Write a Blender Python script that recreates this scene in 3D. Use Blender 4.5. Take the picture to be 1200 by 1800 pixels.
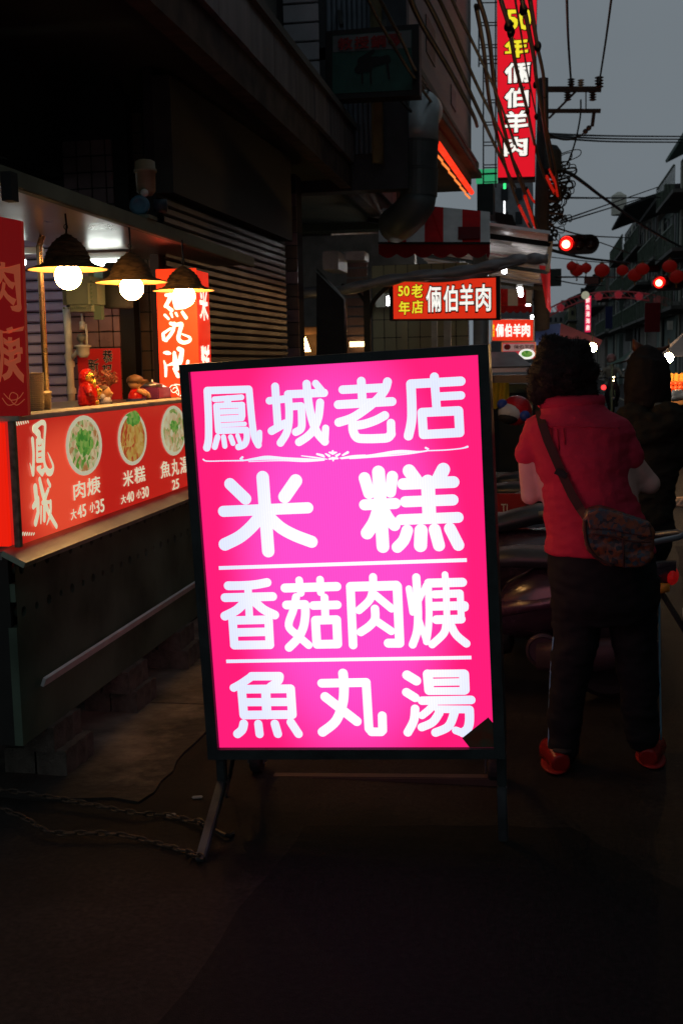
import bpy, bmesh, math, random
from mathutils import Vector, Matrix, noise
random.seed(7)
V = Vector
sc = bpy.context.scene
for o in list(bpy.data.objects): bpy.data.objects.remove(o)
col = sc.collection

# ------------------------------------------------------------------ camera
F = 2000.0                       # focal length measured on the 1200 x 1800 frame
S_ = V((345, 264, -2000)).normalized()          # street direction seen from the camera
U_ = V((-300, 15543, 2000)).normalized()        # plumb line seen from the camera
U_ = (U_ - S_ * U_.dot(S_)).normalized()
X_ = S_.cross(U_).normalized()
R3 = Matrix((X_, S_, U_))
CAM = V((0, 0, 1.5))
cam_d = bpy.data.cameras.new('camera'); cam = bpy.data.objects.new('camera', cam_d); col.objects.link(cam)
cam.matrix_world = Matrix.Translation(CAM) @ R3.to_4x4()
cam_d.sensor_fit = 'VERTICAL'; cam_d.sensor_height = 24; cam_d.lens = 24 * F / 1800
cam_d.clip_start = 0.05; cam_d.clip_end = 3000
cam_d.dof.use_dof = True; cam_d.dof.focus_distance = 3.7; cam_d.dof.aperture_fstop = 5.6
sc.camera = cam
# ------------------------------------------------------------------ sky, dusk sun, exposure
w = bpy.data.worlds.new('World'); sc.world = w; w.use_nodes = True
nt = w.node_tree; bg = nt.nodes['Background']
sky = nt.nodes.new('ShaderNodeTexSky'); sky.sky_type = 'NISHITA'; sky.sun_disc = False
sky.sun_elevation = math.radians(3); sky.sun_rotation = math.radians(150)
sky.dust_density = 3.0; sky.air_density = 1.0
hs = nt.nodes.new('ShaderNodeHueSaturation'); hs.inputs['Saturation'].default_value = 0.3
mxs = nt.nodes.new('ShaderNodeMix'); mxs.data_type = 'RGBA'; mxs.inputs[0].default_value = .9; mxs.inputs[7].default_value = (3.5, 4.15, 4.7, 1)   # even cloud deck
nt.links.new(sky.outputs[0], hs.inputs['Color']); nt.links.new(hs.outputs[0], mxs.inputs[6]); cn = nt.nodes.new('ShaderNodeTexNoise'); cn.inputs['Scale'].default_value = 2.2; cn.inputs['Detail'].default_value = 5
cr0 = nt.nodes.new('ShaderNodeValToRGB'); cr0.color_ramp.elements[0].position = .3; cr0.color_ramp.elements[0].color = (3.2, 3.75, 4.2, 1); cr0.color_ramp.elements[1].position = .7; cr0.color_ramp.elements[1].color = (3.8, 4.45, 5.05, 1)
nt.links.new(cn.outputs['Fac'], cr0.inputs[0]); nt.links.new(cr0.outputs[0], mxs.inputs[7]); nt.links.new(mxs.outputs[2], bg.inputs[0])
bg.inputs[1].default_value = 0.05
sd = bpy.data.lights.new('dusk_sun', 'SUN'); sd.energy = 0.012; sd.angle = math.radians(30); sd.color = (1, .9, .8)
sun = bpy.data.objects.new('dusk_sun', sd); col.objects.link(sun)
sun.rotation_euler = (math.radians(75), 0, math.radians(-150))
sc.view_settings.view_transform = 'Standard'; sc.view_settings.look = 'None'
sc.view_settings.exposure = 0; sc.view_settings.gamma = 1
sc.render.engine = 'CYCLES'
try:
    sc.cycles.use_denoising = True; sc.cycles.sample_clamp_indirect = 4; sc.cycles.max_bounces = 6
    sc.cycles.caustics_reflective = False; sc.cycles.caustics_refractive = False
except Exception: pass

# ------------------------------------------------------------------ survey helpers: a sight line met with a real plane
def ray(px, py): return (R3 @ V((px - 600, 900 - py, -F)))
def at(px, py, Y=None, X=None, Z=None):
    d = ray(px, py)
    if Y is not None: k = Y / d.y
    elif X is not None: k = X / d.x
    else: k = (Z - CAM.z) / d.z
    return CAM + d * k
def hit(px, py, O, N):
    d = ray(px, py); return CAM + d * ((O - CAM).dot(N) / d.dot(N))

# ------------------------------------------------------------------ materials
MATS = {}
def mat(name, c, rough=.6, metal=0., var=.25, scale=8., bump=0., emit=None, es=0., spec=.2, coord='Object', var2=None, stretch=(1,1,1), trans=0.):
    if name in MATS: return MATS[name]
    m = bpy.data.materials.new(name); m.use_nodes = True; n = m.node_tree.nodes; l = m.node_tree.links
    b = n['Principled BSDF']; b.inputs['Roughness'].default_value = rough; b.inputs['Metallic'].default_value = metal
    b.inputs['Specular IOR Level'].default_value = spec
    tc = n.new('ShaderNodeTexCoord'); mp = n.new('ShaderNodeMapping'); mp.inputs['Scale'].default_value = stretch
    l.new(tc.outputs[coord], mp.inputs[0])
    nz = n.new('ShaderNodeTexNoise'); nz.inputs['Scale'].default_value = scale; nz.inputs['Detail'].default_value = 8
    l.new(mp.outputs[0], nz.inputs['Vector'])
    rp = n.new('ShaderNodeValToRGB'); l.new(nz.outputs['Fac'], rp.inputs[0])
    d = var2 or tuple(x * (1 - var) for x in c); u = tuple(min(1, x * (1 + var * .6)) for x in c)
    rp.color_ramp.elements[0].position = .3; rp.color_ramp.elements[0].color = (*d, 1)
    rp.color_ramp.elements[1].position = .7; rp.color_ramp.elements[1].color = (*u, 1)
    l.new(rp.outputs[0], b.inputs['Base Color'])
    mr = n.new('ShaderNodeMapRange'); mr.inputs['To Min'].default_value = max(.02, rough - .12); mr.inputs['To Max'].default_value = min(1, rough + .15)
    l.new(nz.outputs['Fac'], mr.inputs['Value']); l.new(mr.outputs[0], b.inputs['Roughness'])
    if bump:
        bp = n.new('ShaderNodeBump'); bp.inputs['Strength'].default_value = bump; bp.inputs['Distance'].default_value = .01
        n2 = n.new('ShaderNodeTexNoise'); n2.inputs['Scale'].default_value = scale * 6; n2.inputs['Detail'].default_value = 6
        l.new(mp.outputs[0], n2.inputs['Vector']); l.new(n2.outputs['Fac'], bp.inputs['Height']); l.new(bp.outputs[0], b.inputs['Normal'])
    if emit:
        b.inputs['Emission Color'].default_value = (*emit, 1); b.inputs['Emission Strength'].default_value = es
    MATS[name] = m; return m
def glow(name, c, s, base=None):
    return mat(name, base or tuple(min(.8, x) for x in c), .4, var=.03, emit=c, es=s)

# ------------------------------------------------------------------ objects
def tag(o, label=None, cat=None, group=None, kind=None):
    if label: o['label'] = label
    if cat: o['category'] = cat
    if group: o['group'] = group
    if kind: o['kind'] = kind
    return o
def thing(name, label, cat, loc, group=None):
    o = bpy.data.objects.new(name, None); o.empty_display_size = .1; col.objects.link(o); o.location = loc
    return tag(o, label, cat, group)
WL = {}
def wloc(o):
    p = V((0, 0, 0))
    while o is not None: p = p + V(o.location); o = o.parent
    return p
class MB:
    def __init__(s): s.v = []; s.f = []
    def add(s, vs, fs):
        b = len(s.v); s.v += [V(x) for x in vs]; s.f += [tuple(i + b for i in f) for f in fs]; return s
    def box(s, c, size, M=None, bev=0.):
        hx, hy, hz = (x / 2 for x in size); c = V(c)
        if bev:
            b = min(bev, hx * .9, hy * .9, hz * .9); bm = bmesh.new(); bmesh.ops.create_cube(bm, size=1)
            for q in bm.verts: q.co = V((q.co.x * size[0], q.co.y * size[1], q.co.z * size[2]))
            bmesh.ops.bevel(bm, geom=bm.edges[:], offset=b, segments=2, affect='EDGES')
            bm.verts.index_update(); vs = [(M @ q.co if M else q.co) + c for q in bm.verts]; fs = [[q.index for q in f.verts] for f in bm.faces]
            bm.free(); return s.add(vs, fs)
        vs = [V((x * hx, y * hy, z * hz)) for x in (-1, 1) for y in (-1, 1) for z in (-1, 1)]
        vs = [(M @ q if M else q) + c for q in vs]
        return s.add(vs, [(0,1,3,2),(4,6,7,5),(0,4,5,1),(2,3,7,6),(0,2,6,4),(1,5,7,3)])
    def bar(s, p0, p1, w_, h_, up=V((0,0,1)), bev=0.):
        p0 = V(p0); p1 = V(p1); d = (p1 - p0); L = d.length; d.normalize()
        if abs(d.dot(up)) > .98: up = V((0, 1, 0))
        x = d.cross(up).normalized(); z = x.cross(d)
        M = Matrix((x, d, z)).transposed()
        return s.box((p0 + p1) / 2, (w_, L, h_), M, bev)
    def slab(s, pts, t, n=None):
        pts = [V(p) for p in pts]; n = n or (pts[1] - pts[0]).cross(pts[2] - pts[0]).normalized()
        k = len(pts); vs = pts + [p - n * t for p in pts]
        return s.add(vs, [tuple(range(k)), tuple(range(2 * k - 1, k - 1, -1))] + [(i, i + k, (i + 1) % k + k, (i + 1) % k) for i in range(k)])
    def tube(s, pts, r, n=8, cap=True, flat=1.):
        pts = [V(p) for p in pts]; rs = r if isinstance(r, (list, tuple)) else [r] * len(pts)
        rings = []; prev = None
        for i, p in enumerate(pts):
            a = pts[max(0, i - 1)]; b = pts[min(len(pts) - 1, i + 1)]; d = (b - a)
            if d.length < 1e-9: d = V((0, 0, 1))
            d.normalize()
            if prev is None:
                up = V((0, 0, 1)) if abs(d.z) < .9 else V((0, 1, 0)); x = d.cross(up).normalized()
            else:
                x = (prev - d * prev.dot(d)).normalized()
            prev = x; y = d.cross(x)
            rings.append([p + (x * math.cos(t) + y * math.sin(t) * flat) * rs[i] for t in [2 * math.pi * k / n for k in range(n)]])
        vs = [q for R in rings for q in R]; fs = []
        for i in range(len(rings) - 1):
            for k in range(n):
                fs.append((i * n + k, i * n + (k + 1) % n, (i + 1) * n + (k + 1) % n, (i + 1) * n + k))
        if cap: fs += [tuple(range(n - 1, -1, -1)), tuple(range((len(rings) - 1) * n, len(rings) * n))]
        return s.add(vs, fs)
    def lathe(s, c, prof, n=20, ax=V((0,0,1)), sx=1., sy=1., cap=True):
        c = V(c); ax = V(ax).normalized(); q = V((0, 0, 1)).rotation_difference(ax).to_matrix()
        vs = [c + q @ V((r * sx * math.cos(2 * math.pi * k / n), r * sy * math.sin(2 * math.pi * k / n), z)) for r, z in prof for k in range(n)]
        m = len(prof); fs = [(i * n + k, i * n + (k + 1) % n, (i + 1) * n + (k + 1) % n, (i + 1) * n + k) for i in range(m - 1) for k in range(n)]
        if cap and prof[0][0] > 1e-5: fs.append(tuple(range(n - 1, -1, -1)))
        if cap and prof[-1][0] > 1e-5: fs.append(tuple(range((m - 1) * n, m * n)))
        return s.add(vs, fs)
    def ball(s, c, r, n=16, m=10, sx=1., sy=1., sz=1., jit=0., js=6.):
        c = V(c); vs = []
        for i in range(m + 1):
            t = math.pi * i / m
            for k in range(n):
                a = 2 * math.pi * k / n
                q = V((math.sin(t) * math.cos(a) * sx, math.sin(t) * math.sin(a) * sy, math.cos(t) * sz)) * r
                if jit: q *= 1 + jit * noise.noise((q + c) * js) + jit * .5 * noise.noise((q + c) * js * 3)
                vs.append(c + q)
        fs = [(i * n + k, (i + 1) * n + k, (i + 1) * n + (k + 1) % n, i * n + (k + 1) % n) for i in range(m) for k in range(n)]
        return s.add(vs, fs)
    def quad(s, a, b, c, d): return s.add([a, b, c, d], [(0, 1, 2, 3)])
    def build(s, name, m, parent=None, smooth=False, origin=None, auto=None, M=None):
        """parent given: vertices are world positions, stored relative to the parent. M: a frame; vertices are local to it."""
        me = bpy.data.meshes.new(name); off = V((0, 0, 0))
        if M is None:
            if parent is not None: off = wloc(parent)
            elif origin is not None: off = V(origin)
            elif s.v:
                off = V((sum(p.x for p in s.v) / len(s.v), sum(p.y for p in s.v) / len(s.v), min(p.z for p in s.v)))
        me.from_pydata([tuple(p - off) for p in s.v], [], s.f); me.validate(); me.update()
        o = bpy.data.objects.new(name, me); col.objects.link(o); me.materials.append(m)
        bm = bmesh.new(); bm.from_mesh(me); bmesh.ops.remove_doubles(bm, verts=bm.verts, dist=1e-6) if smooth else None
        if not getattr(s, 'flatcards', False): bmesh.ops.recalc_face_normals(bm, faces=bm.faces)
        bm.to_mesh(me); bm.free()
        if smooth:
            for p in me.polygons: p.use_smooth = True
        if M is not None:
            if parent is not None:
                o.parent = parent; o.matrix_local = Matrix.Translation(-wloc(parent)) @ M
            else: o.matrix_world = M
        elif parent is not None: o.parent = parent
        else: o.location = off
        return o
def kids(o): return [c for c in KIDS.get(o.name, [])]
def copy_tree(o, parent=None):
    c = o.copy(); col.objects.link(c)
    if parent is not None: c.parent = parent
    for ch in list(o.children): copy_tree(ch, c)
    return c
def frame(O, Ux, N):
    """matrix with x=Ux, z=N, y=up in plane"""
    Ux = V(Ux).normalized(); N = V(N).normalized(); y = N.cross(Ux).normalized(); Ux = y.cross(N)
    return Matrix.Translation(O) @ Matrix((Ux, y, N)).transposed().to_4x4()
def remeshed(mb, name, m, parent, vox=.012, smooth_it=4, ripple=0., rs=12.):
    o = mb.build(name, m, parent)
    md = o.modifiers.new('r', 'REMESH'); md.mode = 'VOXEL'; md.voxel_size = vox
    s2 = o.modifiers.new('s', 'SMOOTH'); s2.iterations = smooth_it; s2.factor = .5
    dg = bpy.context.evaluated_depsgraph_get(); dg.update()
    me = bpy.data.meshes.new_from_object(o.evaluated_get(dg)); old = o.data
    o.modifiers.clear(); o.data = me; me.name = name
    if ripple:
        for v in me.vertices:
            q = v.co
            v.co = q + v.normal * ripple * (noise.noise(V((q.x, q.y, q.z * 2.2)) * rs) + .5 * noise.noise(V((q.x * 1.5, q.y, q.z * 3)) * rs * 2.3))
    for p in me.polygons: p.use_smooth = True
    if not me.materials: me.materials.append(m)
    return o
# lettering -----------------------------------------------------------------
def text_mesh(body, off=0.0, ext=0.004, space=1.0):
    cu = bpy.data.curves.new('t', 'FONT'); cu.body = body; cu.size = 1; cu.bevel_depth = off; cu.bevel_resolution = 1; cu.extrude = ext
    cu.resolution_u = 3; cu.space_character = space; cu.fill_mode = 'BOTH'
    o = bpy.data.objects.new('t', cu); col.objects.link(o)
    dg = bpy.context.evaluated_depsgraph_get(); dg.update()
    me = bpy.data.meshes.new_from_object(o.evaluated_get(dg))
    bpy.data.objects.remove(o); return me
def letters(name, body, m, parent, M, w_, h_, off=0.0, ext=.002, wob=0., cond=None):
    """fit lettering into a w_ x h_ rectangle centred on the frame M"""
    me = text_mesh(body, off, 0.004)
    xs = [v.co.x for v in me.vertices]; ys = [v.co.y for v in me.vertices]
    if not xs: return None
    cx, cy = (max(xs) + min(xs)) / 2, (max(ys) + min(ys)) / 2; sx = w_ / (max(xs) - min(xs)); sy = h_ / (max(ys) - min(ys))
    for v in me.vertices:
        x, y = (v.co.x - cx), (v.co.y - cy)
        if wob: x += wob * noise.noise(V((x * 3, y * 3, 1))); y += wob * noise.noise(V((x * 3, y * 3, 7)))
        v.co = V((x * sx, y * sy, v.co.z / (.004 + off) * ext))
    me.materials.clear(); me.materials.append(m); me.name = name
    o = bpy.data.objects.new(name, me); col.objects.link(o)
    if parent is not None: o.parent = parent; o.matrix_local = Matrix.Translation(-wloc(parent)) @ M
    else: o.matrix_world = M
    return o
def catmull(p, k=6):
    q = [p[0]] + list(p) + [p[-1]]; out = []
    for i in range(1, len(q) - 2):
        for j in range(k):
            t = j / k
            out.append(tuple(.5 * ((2 * q[i][a]) + (-q[i-1][a] + q[i+1][a]) * t + (2 * q[i-1][a] - 5 * q[i][a] + 4 * q[i+1][a] - q[i+2][a]) * t * t + (-q[i-1][a] + 3 * q[i][a] - 3 * q[i+1][a] + q[i+2][a]) * t ** 3) for a in range(len(q[i]))))
    out.append(tuple(p[-1])); return out
def strokes(name, data, conv, unit, m, parent, M, z0=.001, square=False, thick=.0):
    """data: [(radius, smooth, [(x, y[, r]) ...])]; conv maps survey x,y to the frame's x,y; each stroke is round ended"""
    mb = MB(); mb.flatcards = True; z = z0
    for r, sm, pts in data:
        pts = [(*p, r) if len(p) == 2 else p for p in pts]
        if sm: pts = catmull(pts)
        P = [(*conv(p[0], p[1]), p[2] * unit) for p in pts]
        for i in range(len(P)):
            x, y, rr = P[i]
            if not square:
                n = 20; mb.add([(x + rr * math.cos(2 * math.pi * k / n), y + rr * math.sin(2 * math.pi * k / n), z) for k in range(n)], [tuple(range(n))]); z += 1.2e-5
            if i < len(P) - 1:
                x2, y2, r2 = P[i + 1]; d = V((x2 - x, y2 - y))
                if d.length > 1e-7:
                    d.normalize(); nx, ny = -d.y, d.x
                    mb.add([(x + nx * rr, y + ny * rr, z), (x - nx * rr, y - ny * rr, z), (x2 - nx * r2, y2 - ny * r2, z), (x2 + nx * r2, y2 + ny * r2, z)], [(0, 1, 2, 3)]); z += 1.2e-5
    return mb.build(name, m, parent, M=M)
# ================================================================== SETTING
m_asph = mat('asphalt', (.024, .021, .018), .62, var=.7, scale=55, bump=1., coord='Object', spec=.12)
_n = m_asph.node_tree.nodes; _l = m_asph.node_tree.links; _b = _n['Principled BSDF']
_t = _n.new('ShaderNodeTexCoord'); _z = _n.new('ShaderNodeTexNoise'); _z.inputs['Scale'].default_value = 1.3; _z.inputs['Detail'].default_value = 9; _z.inputs['Roughness'].default_value = .7; _l.new(_t.outputs['Object'], _z.inputs['Vector'])
_r = _n.new('ShaderNodeValToRGB'); _r.color_ramp.elements[0].position = .35; _r.color_ramp.elements[0].color = (.45, .42, .4, 1); _r.color_ramp.elements[1].position = .68; _r.color_ramp.elements[1].color = (1.7, 1.65, 1.6, 1); _l.new(_z.outputs['Fac'], _r.inputs[0])
_x = _n.new('ShaderNodeMix'); _x.data_type = 'RGBA'; _x.blend_type = 'MULTIPLY'; _x.inputs[0].default_value = 1; _src = _b.inputs['Base Color'].links[0].from_socket; _l.new(_src, _x.inputs[6]); _l.new(_r.outputs[0], _x.inputs[7]); _l.new(_x.outputs[2], _b.inputs['Base Color'])
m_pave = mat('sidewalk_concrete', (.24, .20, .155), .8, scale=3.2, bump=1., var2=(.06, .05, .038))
# soft edge of the lamplit floor band, painted as a fade to asphalt colour (slab coordinates are relative to the sidewalk's origin)
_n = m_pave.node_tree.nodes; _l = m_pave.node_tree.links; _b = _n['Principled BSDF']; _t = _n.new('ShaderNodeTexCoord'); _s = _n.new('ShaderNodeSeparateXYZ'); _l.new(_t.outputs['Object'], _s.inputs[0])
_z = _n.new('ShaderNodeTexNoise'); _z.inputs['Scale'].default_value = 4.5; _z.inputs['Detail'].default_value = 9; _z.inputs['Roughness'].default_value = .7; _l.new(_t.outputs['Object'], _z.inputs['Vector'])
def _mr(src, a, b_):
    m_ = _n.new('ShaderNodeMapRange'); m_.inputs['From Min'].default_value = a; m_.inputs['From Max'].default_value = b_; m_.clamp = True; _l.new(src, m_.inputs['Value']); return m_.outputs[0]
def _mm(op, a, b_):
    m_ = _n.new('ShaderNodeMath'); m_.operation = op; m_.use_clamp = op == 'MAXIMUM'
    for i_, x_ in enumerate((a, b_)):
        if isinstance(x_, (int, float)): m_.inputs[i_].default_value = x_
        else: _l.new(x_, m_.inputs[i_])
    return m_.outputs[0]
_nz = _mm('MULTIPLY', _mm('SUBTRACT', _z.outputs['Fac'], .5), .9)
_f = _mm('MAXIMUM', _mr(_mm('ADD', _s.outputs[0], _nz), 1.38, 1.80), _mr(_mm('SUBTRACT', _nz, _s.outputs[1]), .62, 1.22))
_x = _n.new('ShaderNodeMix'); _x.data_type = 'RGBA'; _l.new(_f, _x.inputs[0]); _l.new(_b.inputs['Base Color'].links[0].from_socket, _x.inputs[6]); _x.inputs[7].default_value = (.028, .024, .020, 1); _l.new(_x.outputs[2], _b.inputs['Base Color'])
g = MB(); g.quad((-60, -20, 0), (60, -20, 0), (60, 700, 0), (-60, 700, 0)).build('ground', m_asph, origin=(0, 0, 0)); tag(bpy.data.objects['ground'], kind='structure')
pv = thing('sidewalk', None, None, (-3.2, 5, 0)); tag(pv, kind='structure'); del pv['kind']; pv['kind'] = 'structure'
# arcade floor of cast slabs with recessed joints
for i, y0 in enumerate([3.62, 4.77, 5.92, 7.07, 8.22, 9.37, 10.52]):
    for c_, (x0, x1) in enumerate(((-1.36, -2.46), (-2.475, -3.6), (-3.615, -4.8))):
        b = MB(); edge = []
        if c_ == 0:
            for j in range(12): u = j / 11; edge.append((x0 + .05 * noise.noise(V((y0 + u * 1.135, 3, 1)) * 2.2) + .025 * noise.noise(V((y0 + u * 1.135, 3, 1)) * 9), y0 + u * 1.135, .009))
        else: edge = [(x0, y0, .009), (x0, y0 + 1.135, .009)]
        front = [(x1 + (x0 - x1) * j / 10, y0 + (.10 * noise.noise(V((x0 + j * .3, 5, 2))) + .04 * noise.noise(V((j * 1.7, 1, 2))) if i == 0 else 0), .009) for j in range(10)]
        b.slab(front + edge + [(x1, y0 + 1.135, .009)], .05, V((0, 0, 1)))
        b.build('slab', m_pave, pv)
# cast-iron drain and worn paint on the carriageway
for nm_, pts_ in (('patch', [(-.9, 1.9), (.35, 1.75), (.5, 3.05), (.1, 3.6), (-.75, 3.5)]), ('patch', [(1.2, 3.2), (2.5, 3.0), (2.7, 6.2), (1.5, 6.6)]), ('patch', [(.9, 7.2), (2.9, 7.3), (2.8, 9.6), (1.1, 9.4)])):
    k_ = MB(); P_ = []
    for (xa, ya_), (xb, yb_) in zip(pts_, pts_[1:] + pts_[:1]):
        for j in range(8): u = j / 8; P_.append((xa + (xb - xa) * u + random.uniform(-.015, .015), ya_ + (yb_ - ya_) * u + random.uniform(-.015, .015), .004))
    k_.slab(P_, .003, V((0, 0, 1))); o = k_.build('road_patch', mat('newer_asphalt', (.016, .0145, .013), .7, var=.6, scale=60, bump=1., spec=.1)); tag(o, kind='structure')
m_line = mat('worn_road_paint', (.32, .28, .2), .7, var=.5, scale=9)
lm = MB(); lm.slab([(3.15, 4, .004), (3.25, 4, .004), (3.25, 60, .004), (3.15, 60, .004)], .003); o = lm.build('road_marking', m_line); tag(o, kind='structure')

# ================================================================== LIGHT-BOX SIGN
r1 = V((.98495, .03638, .16896)); r2 = V((-.0582, .9876, .1461)); t = V((-.385, -.7444, -3.5962))
r1, r2, t = R3 @ r1, R3 @ r2, R3 @ t
SN = r1.cross(r2).normalized()                       # towards the camera
pt = hit(868, 1313, CAM + t, SN); t *= 3.40 / pt.y
SO = CAM + t                                         # a point of the panel plane
def sp(px, py, d=0.): return hit(px, py, SO, SN) + SN * d
BL, BR, TR, TL = sp(385.9, 1314), sp(867.8, 1313.3), sp(840, 623.75), sp(335, 653.75)
SU = ((BR - BL).normalized() + (TR - TL).normalized()).normalized(); SV = SN.cross(SU).normalized()
FM = frame(BL, SU, SN); FMI = FM.inverted()
def sconv(px, py):
    q = FMI @ sp(px, py); return q.x, q.y
SPX = (BR - BL).length / 482                         # metres per survey pixel on the panel
footR = at(884, 1478, Z=0); footL = at(352, 1515, Z=0)
sign = thing('lightbox_sign', 'tall pink backlit signboard with white characters standing in a dark wheeled frame', 'sign', (V(footL) + V(footR)) / 2)
# lit panel: magenta acrylic over upright tubes
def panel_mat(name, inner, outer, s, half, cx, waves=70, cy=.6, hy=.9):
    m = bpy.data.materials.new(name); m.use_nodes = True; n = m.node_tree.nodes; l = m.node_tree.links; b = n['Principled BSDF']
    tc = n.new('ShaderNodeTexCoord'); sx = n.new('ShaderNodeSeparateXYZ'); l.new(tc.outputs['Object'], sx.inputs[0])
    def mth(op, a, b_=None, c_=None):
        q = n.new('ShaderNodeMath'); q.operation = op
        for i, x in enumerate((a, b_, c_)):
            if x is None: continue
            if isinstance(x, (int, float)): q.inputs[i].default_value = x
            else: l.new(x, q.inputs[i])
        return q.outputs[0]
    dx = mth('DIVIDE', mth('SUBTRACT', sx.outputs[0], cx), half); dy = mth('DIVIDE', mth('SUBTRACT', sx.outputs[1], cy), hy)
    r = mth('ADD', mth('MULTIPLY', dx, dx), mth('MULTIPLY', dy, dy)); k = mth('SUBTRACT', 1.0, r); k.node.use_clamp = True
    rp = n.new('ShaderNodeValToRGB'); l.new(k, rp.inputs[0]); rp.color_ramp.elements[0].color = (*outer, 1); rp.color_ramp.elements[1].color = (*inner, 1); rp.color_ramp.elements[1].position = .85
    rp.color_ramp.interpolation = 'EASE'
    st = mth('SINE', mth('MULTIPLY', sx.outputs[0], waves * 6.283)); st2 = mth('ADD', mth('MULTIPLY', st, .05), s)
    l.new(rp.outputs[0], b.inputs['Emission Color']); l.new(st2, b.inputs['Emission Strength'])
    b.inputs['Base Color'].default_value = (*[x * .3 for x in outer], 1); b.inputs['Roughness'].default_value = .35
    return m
PW = (BR - BL).length; PH = (TR - BR).length
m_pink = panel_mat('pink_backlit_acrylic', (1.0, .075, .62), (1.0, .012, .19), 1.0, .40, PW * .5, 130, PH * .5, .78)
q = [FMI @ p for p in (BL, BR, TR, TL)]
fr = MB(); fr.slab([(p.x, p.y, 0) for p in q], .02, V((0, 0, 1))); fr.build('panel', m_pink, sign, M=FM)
TH = .16
# back panel, lit the same way, set in the rear of the case
bk = MB(); bk.slab([(q[0].x, q[0].y, -TH - .001), (q[3].x, q[3].y, -TH - .001), (q[2].x, q[2].y, -TH - .001), (q[1].x, q[1].y, -TH - .001)], .02, V((0, 0, -1)))
bk.build('rear_panel', glow('pink_backlit_rear', (1, .36, .48), .85), sign, M=FM)
m_frame = mat('dark_frame_paint', (.034, .042, .042), .42, var=.3, scale=14, bump=.15)
m_leg = mat('galvanised_leg', (.09, .095, .1), .45, .5, var=.4, scale=10)
oq = [FMI @ sp(*p) for p in ((369, 1331), (888, 1330), (858, 605), (318, 641))]
for i in range(4):
    a, b = q[i], q[(i + 1) % 4]; c, d = oq[(i + 1) % 4], oq[i]
    e = MB(); e.slab([(a.x, a.y, .022), (b.x, b.y, .022), (c.x, c.y, .022), (d.x, d.y, .022)], TH + .05, V((0, 0, 1)))
    e.build('case_edge', m_frame, sign, M=FM)
# tubing legs: straight stubs, splayed front feet, rear feet with castors, low rail
def SF(px, py, back=0.): return sp(px, py) - SN * back
tubes = []
lA = SF(381, 1331, .05); lB = SF(384, 1385, .05); rA = SF(880, 1331, .05)
for a, b in ((lA, lB), (lB, footL + V((0, 0, .0))), (rA, SF(881, 1392, .05)), (SF(881, 1392, .05), footR)):
    e = MB(); e.bar(a, b, .03, .03, bev=.004); e.build('leg', m_frame if a in (lA, rA) else m_leg, sign)
rearL = at(455, 1412, Y=3.98); rearR = at(868, 1408, Y=3.98)
for top, f in ((SF(402, 1331, .15), rearL), (SF(873, 1331, .15), rearR)):
    e = MB(); ft = V((f.x, f.y, .115)); e.bar(top, ft, .03, .03, bev=.004); e.build('rear_leg', m_frame, sign)
e = MB(); e.bar(at(420, 1372, Y=3.96), at(876, 1376, Y=3.96), .045, .05, bev=.004); e.build('rail', mat('rail_brown_paint', (.05, .035, .03), .6, .1), sign)
m_rub = mat('black_rubber', (.02, .02, .02), .7)
for f in (rearL, rearR):
    e = MB(); e.lathe((f.x - .02, f.y, .055), [(.01, 0), (.05, 0), (.055, .008), (.055, .032), (.05, .04), (.01, .04)], 20, (1, 0, 0)); c = e.build('castor', m_rub, sign, smooth=False)
    e = MB(); e.box((f.x - .03, f.y, .085), (.006, .05, .09)).box((f.x + .03, f.y, .085), (.006, .05, .09)).box((f.x, f.y, .13), (.066, .05, .006)); e.build('fork', m_leg, c)
m_cable = mat('black_cable', (.012, .012, .012), .5)
e = MB(); e.tube(catmull([tuple(SF(395, 1331, .15)), tuple(at(405, 1360, Y=3.75)), tuple(at(398, 1400, Y=3.72)), tuple(at(412, 1430, Y=3.72)), tuple(at(404, 1470, Z=.012)), tuple(at(350, 1440, Z=.012))]), .007, 6); e.build('power_cord', m_cable, sign)
for i, (px, py) in enumerate(((380, 700), (864, 700), (868, 1200))):
    pass
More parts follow.
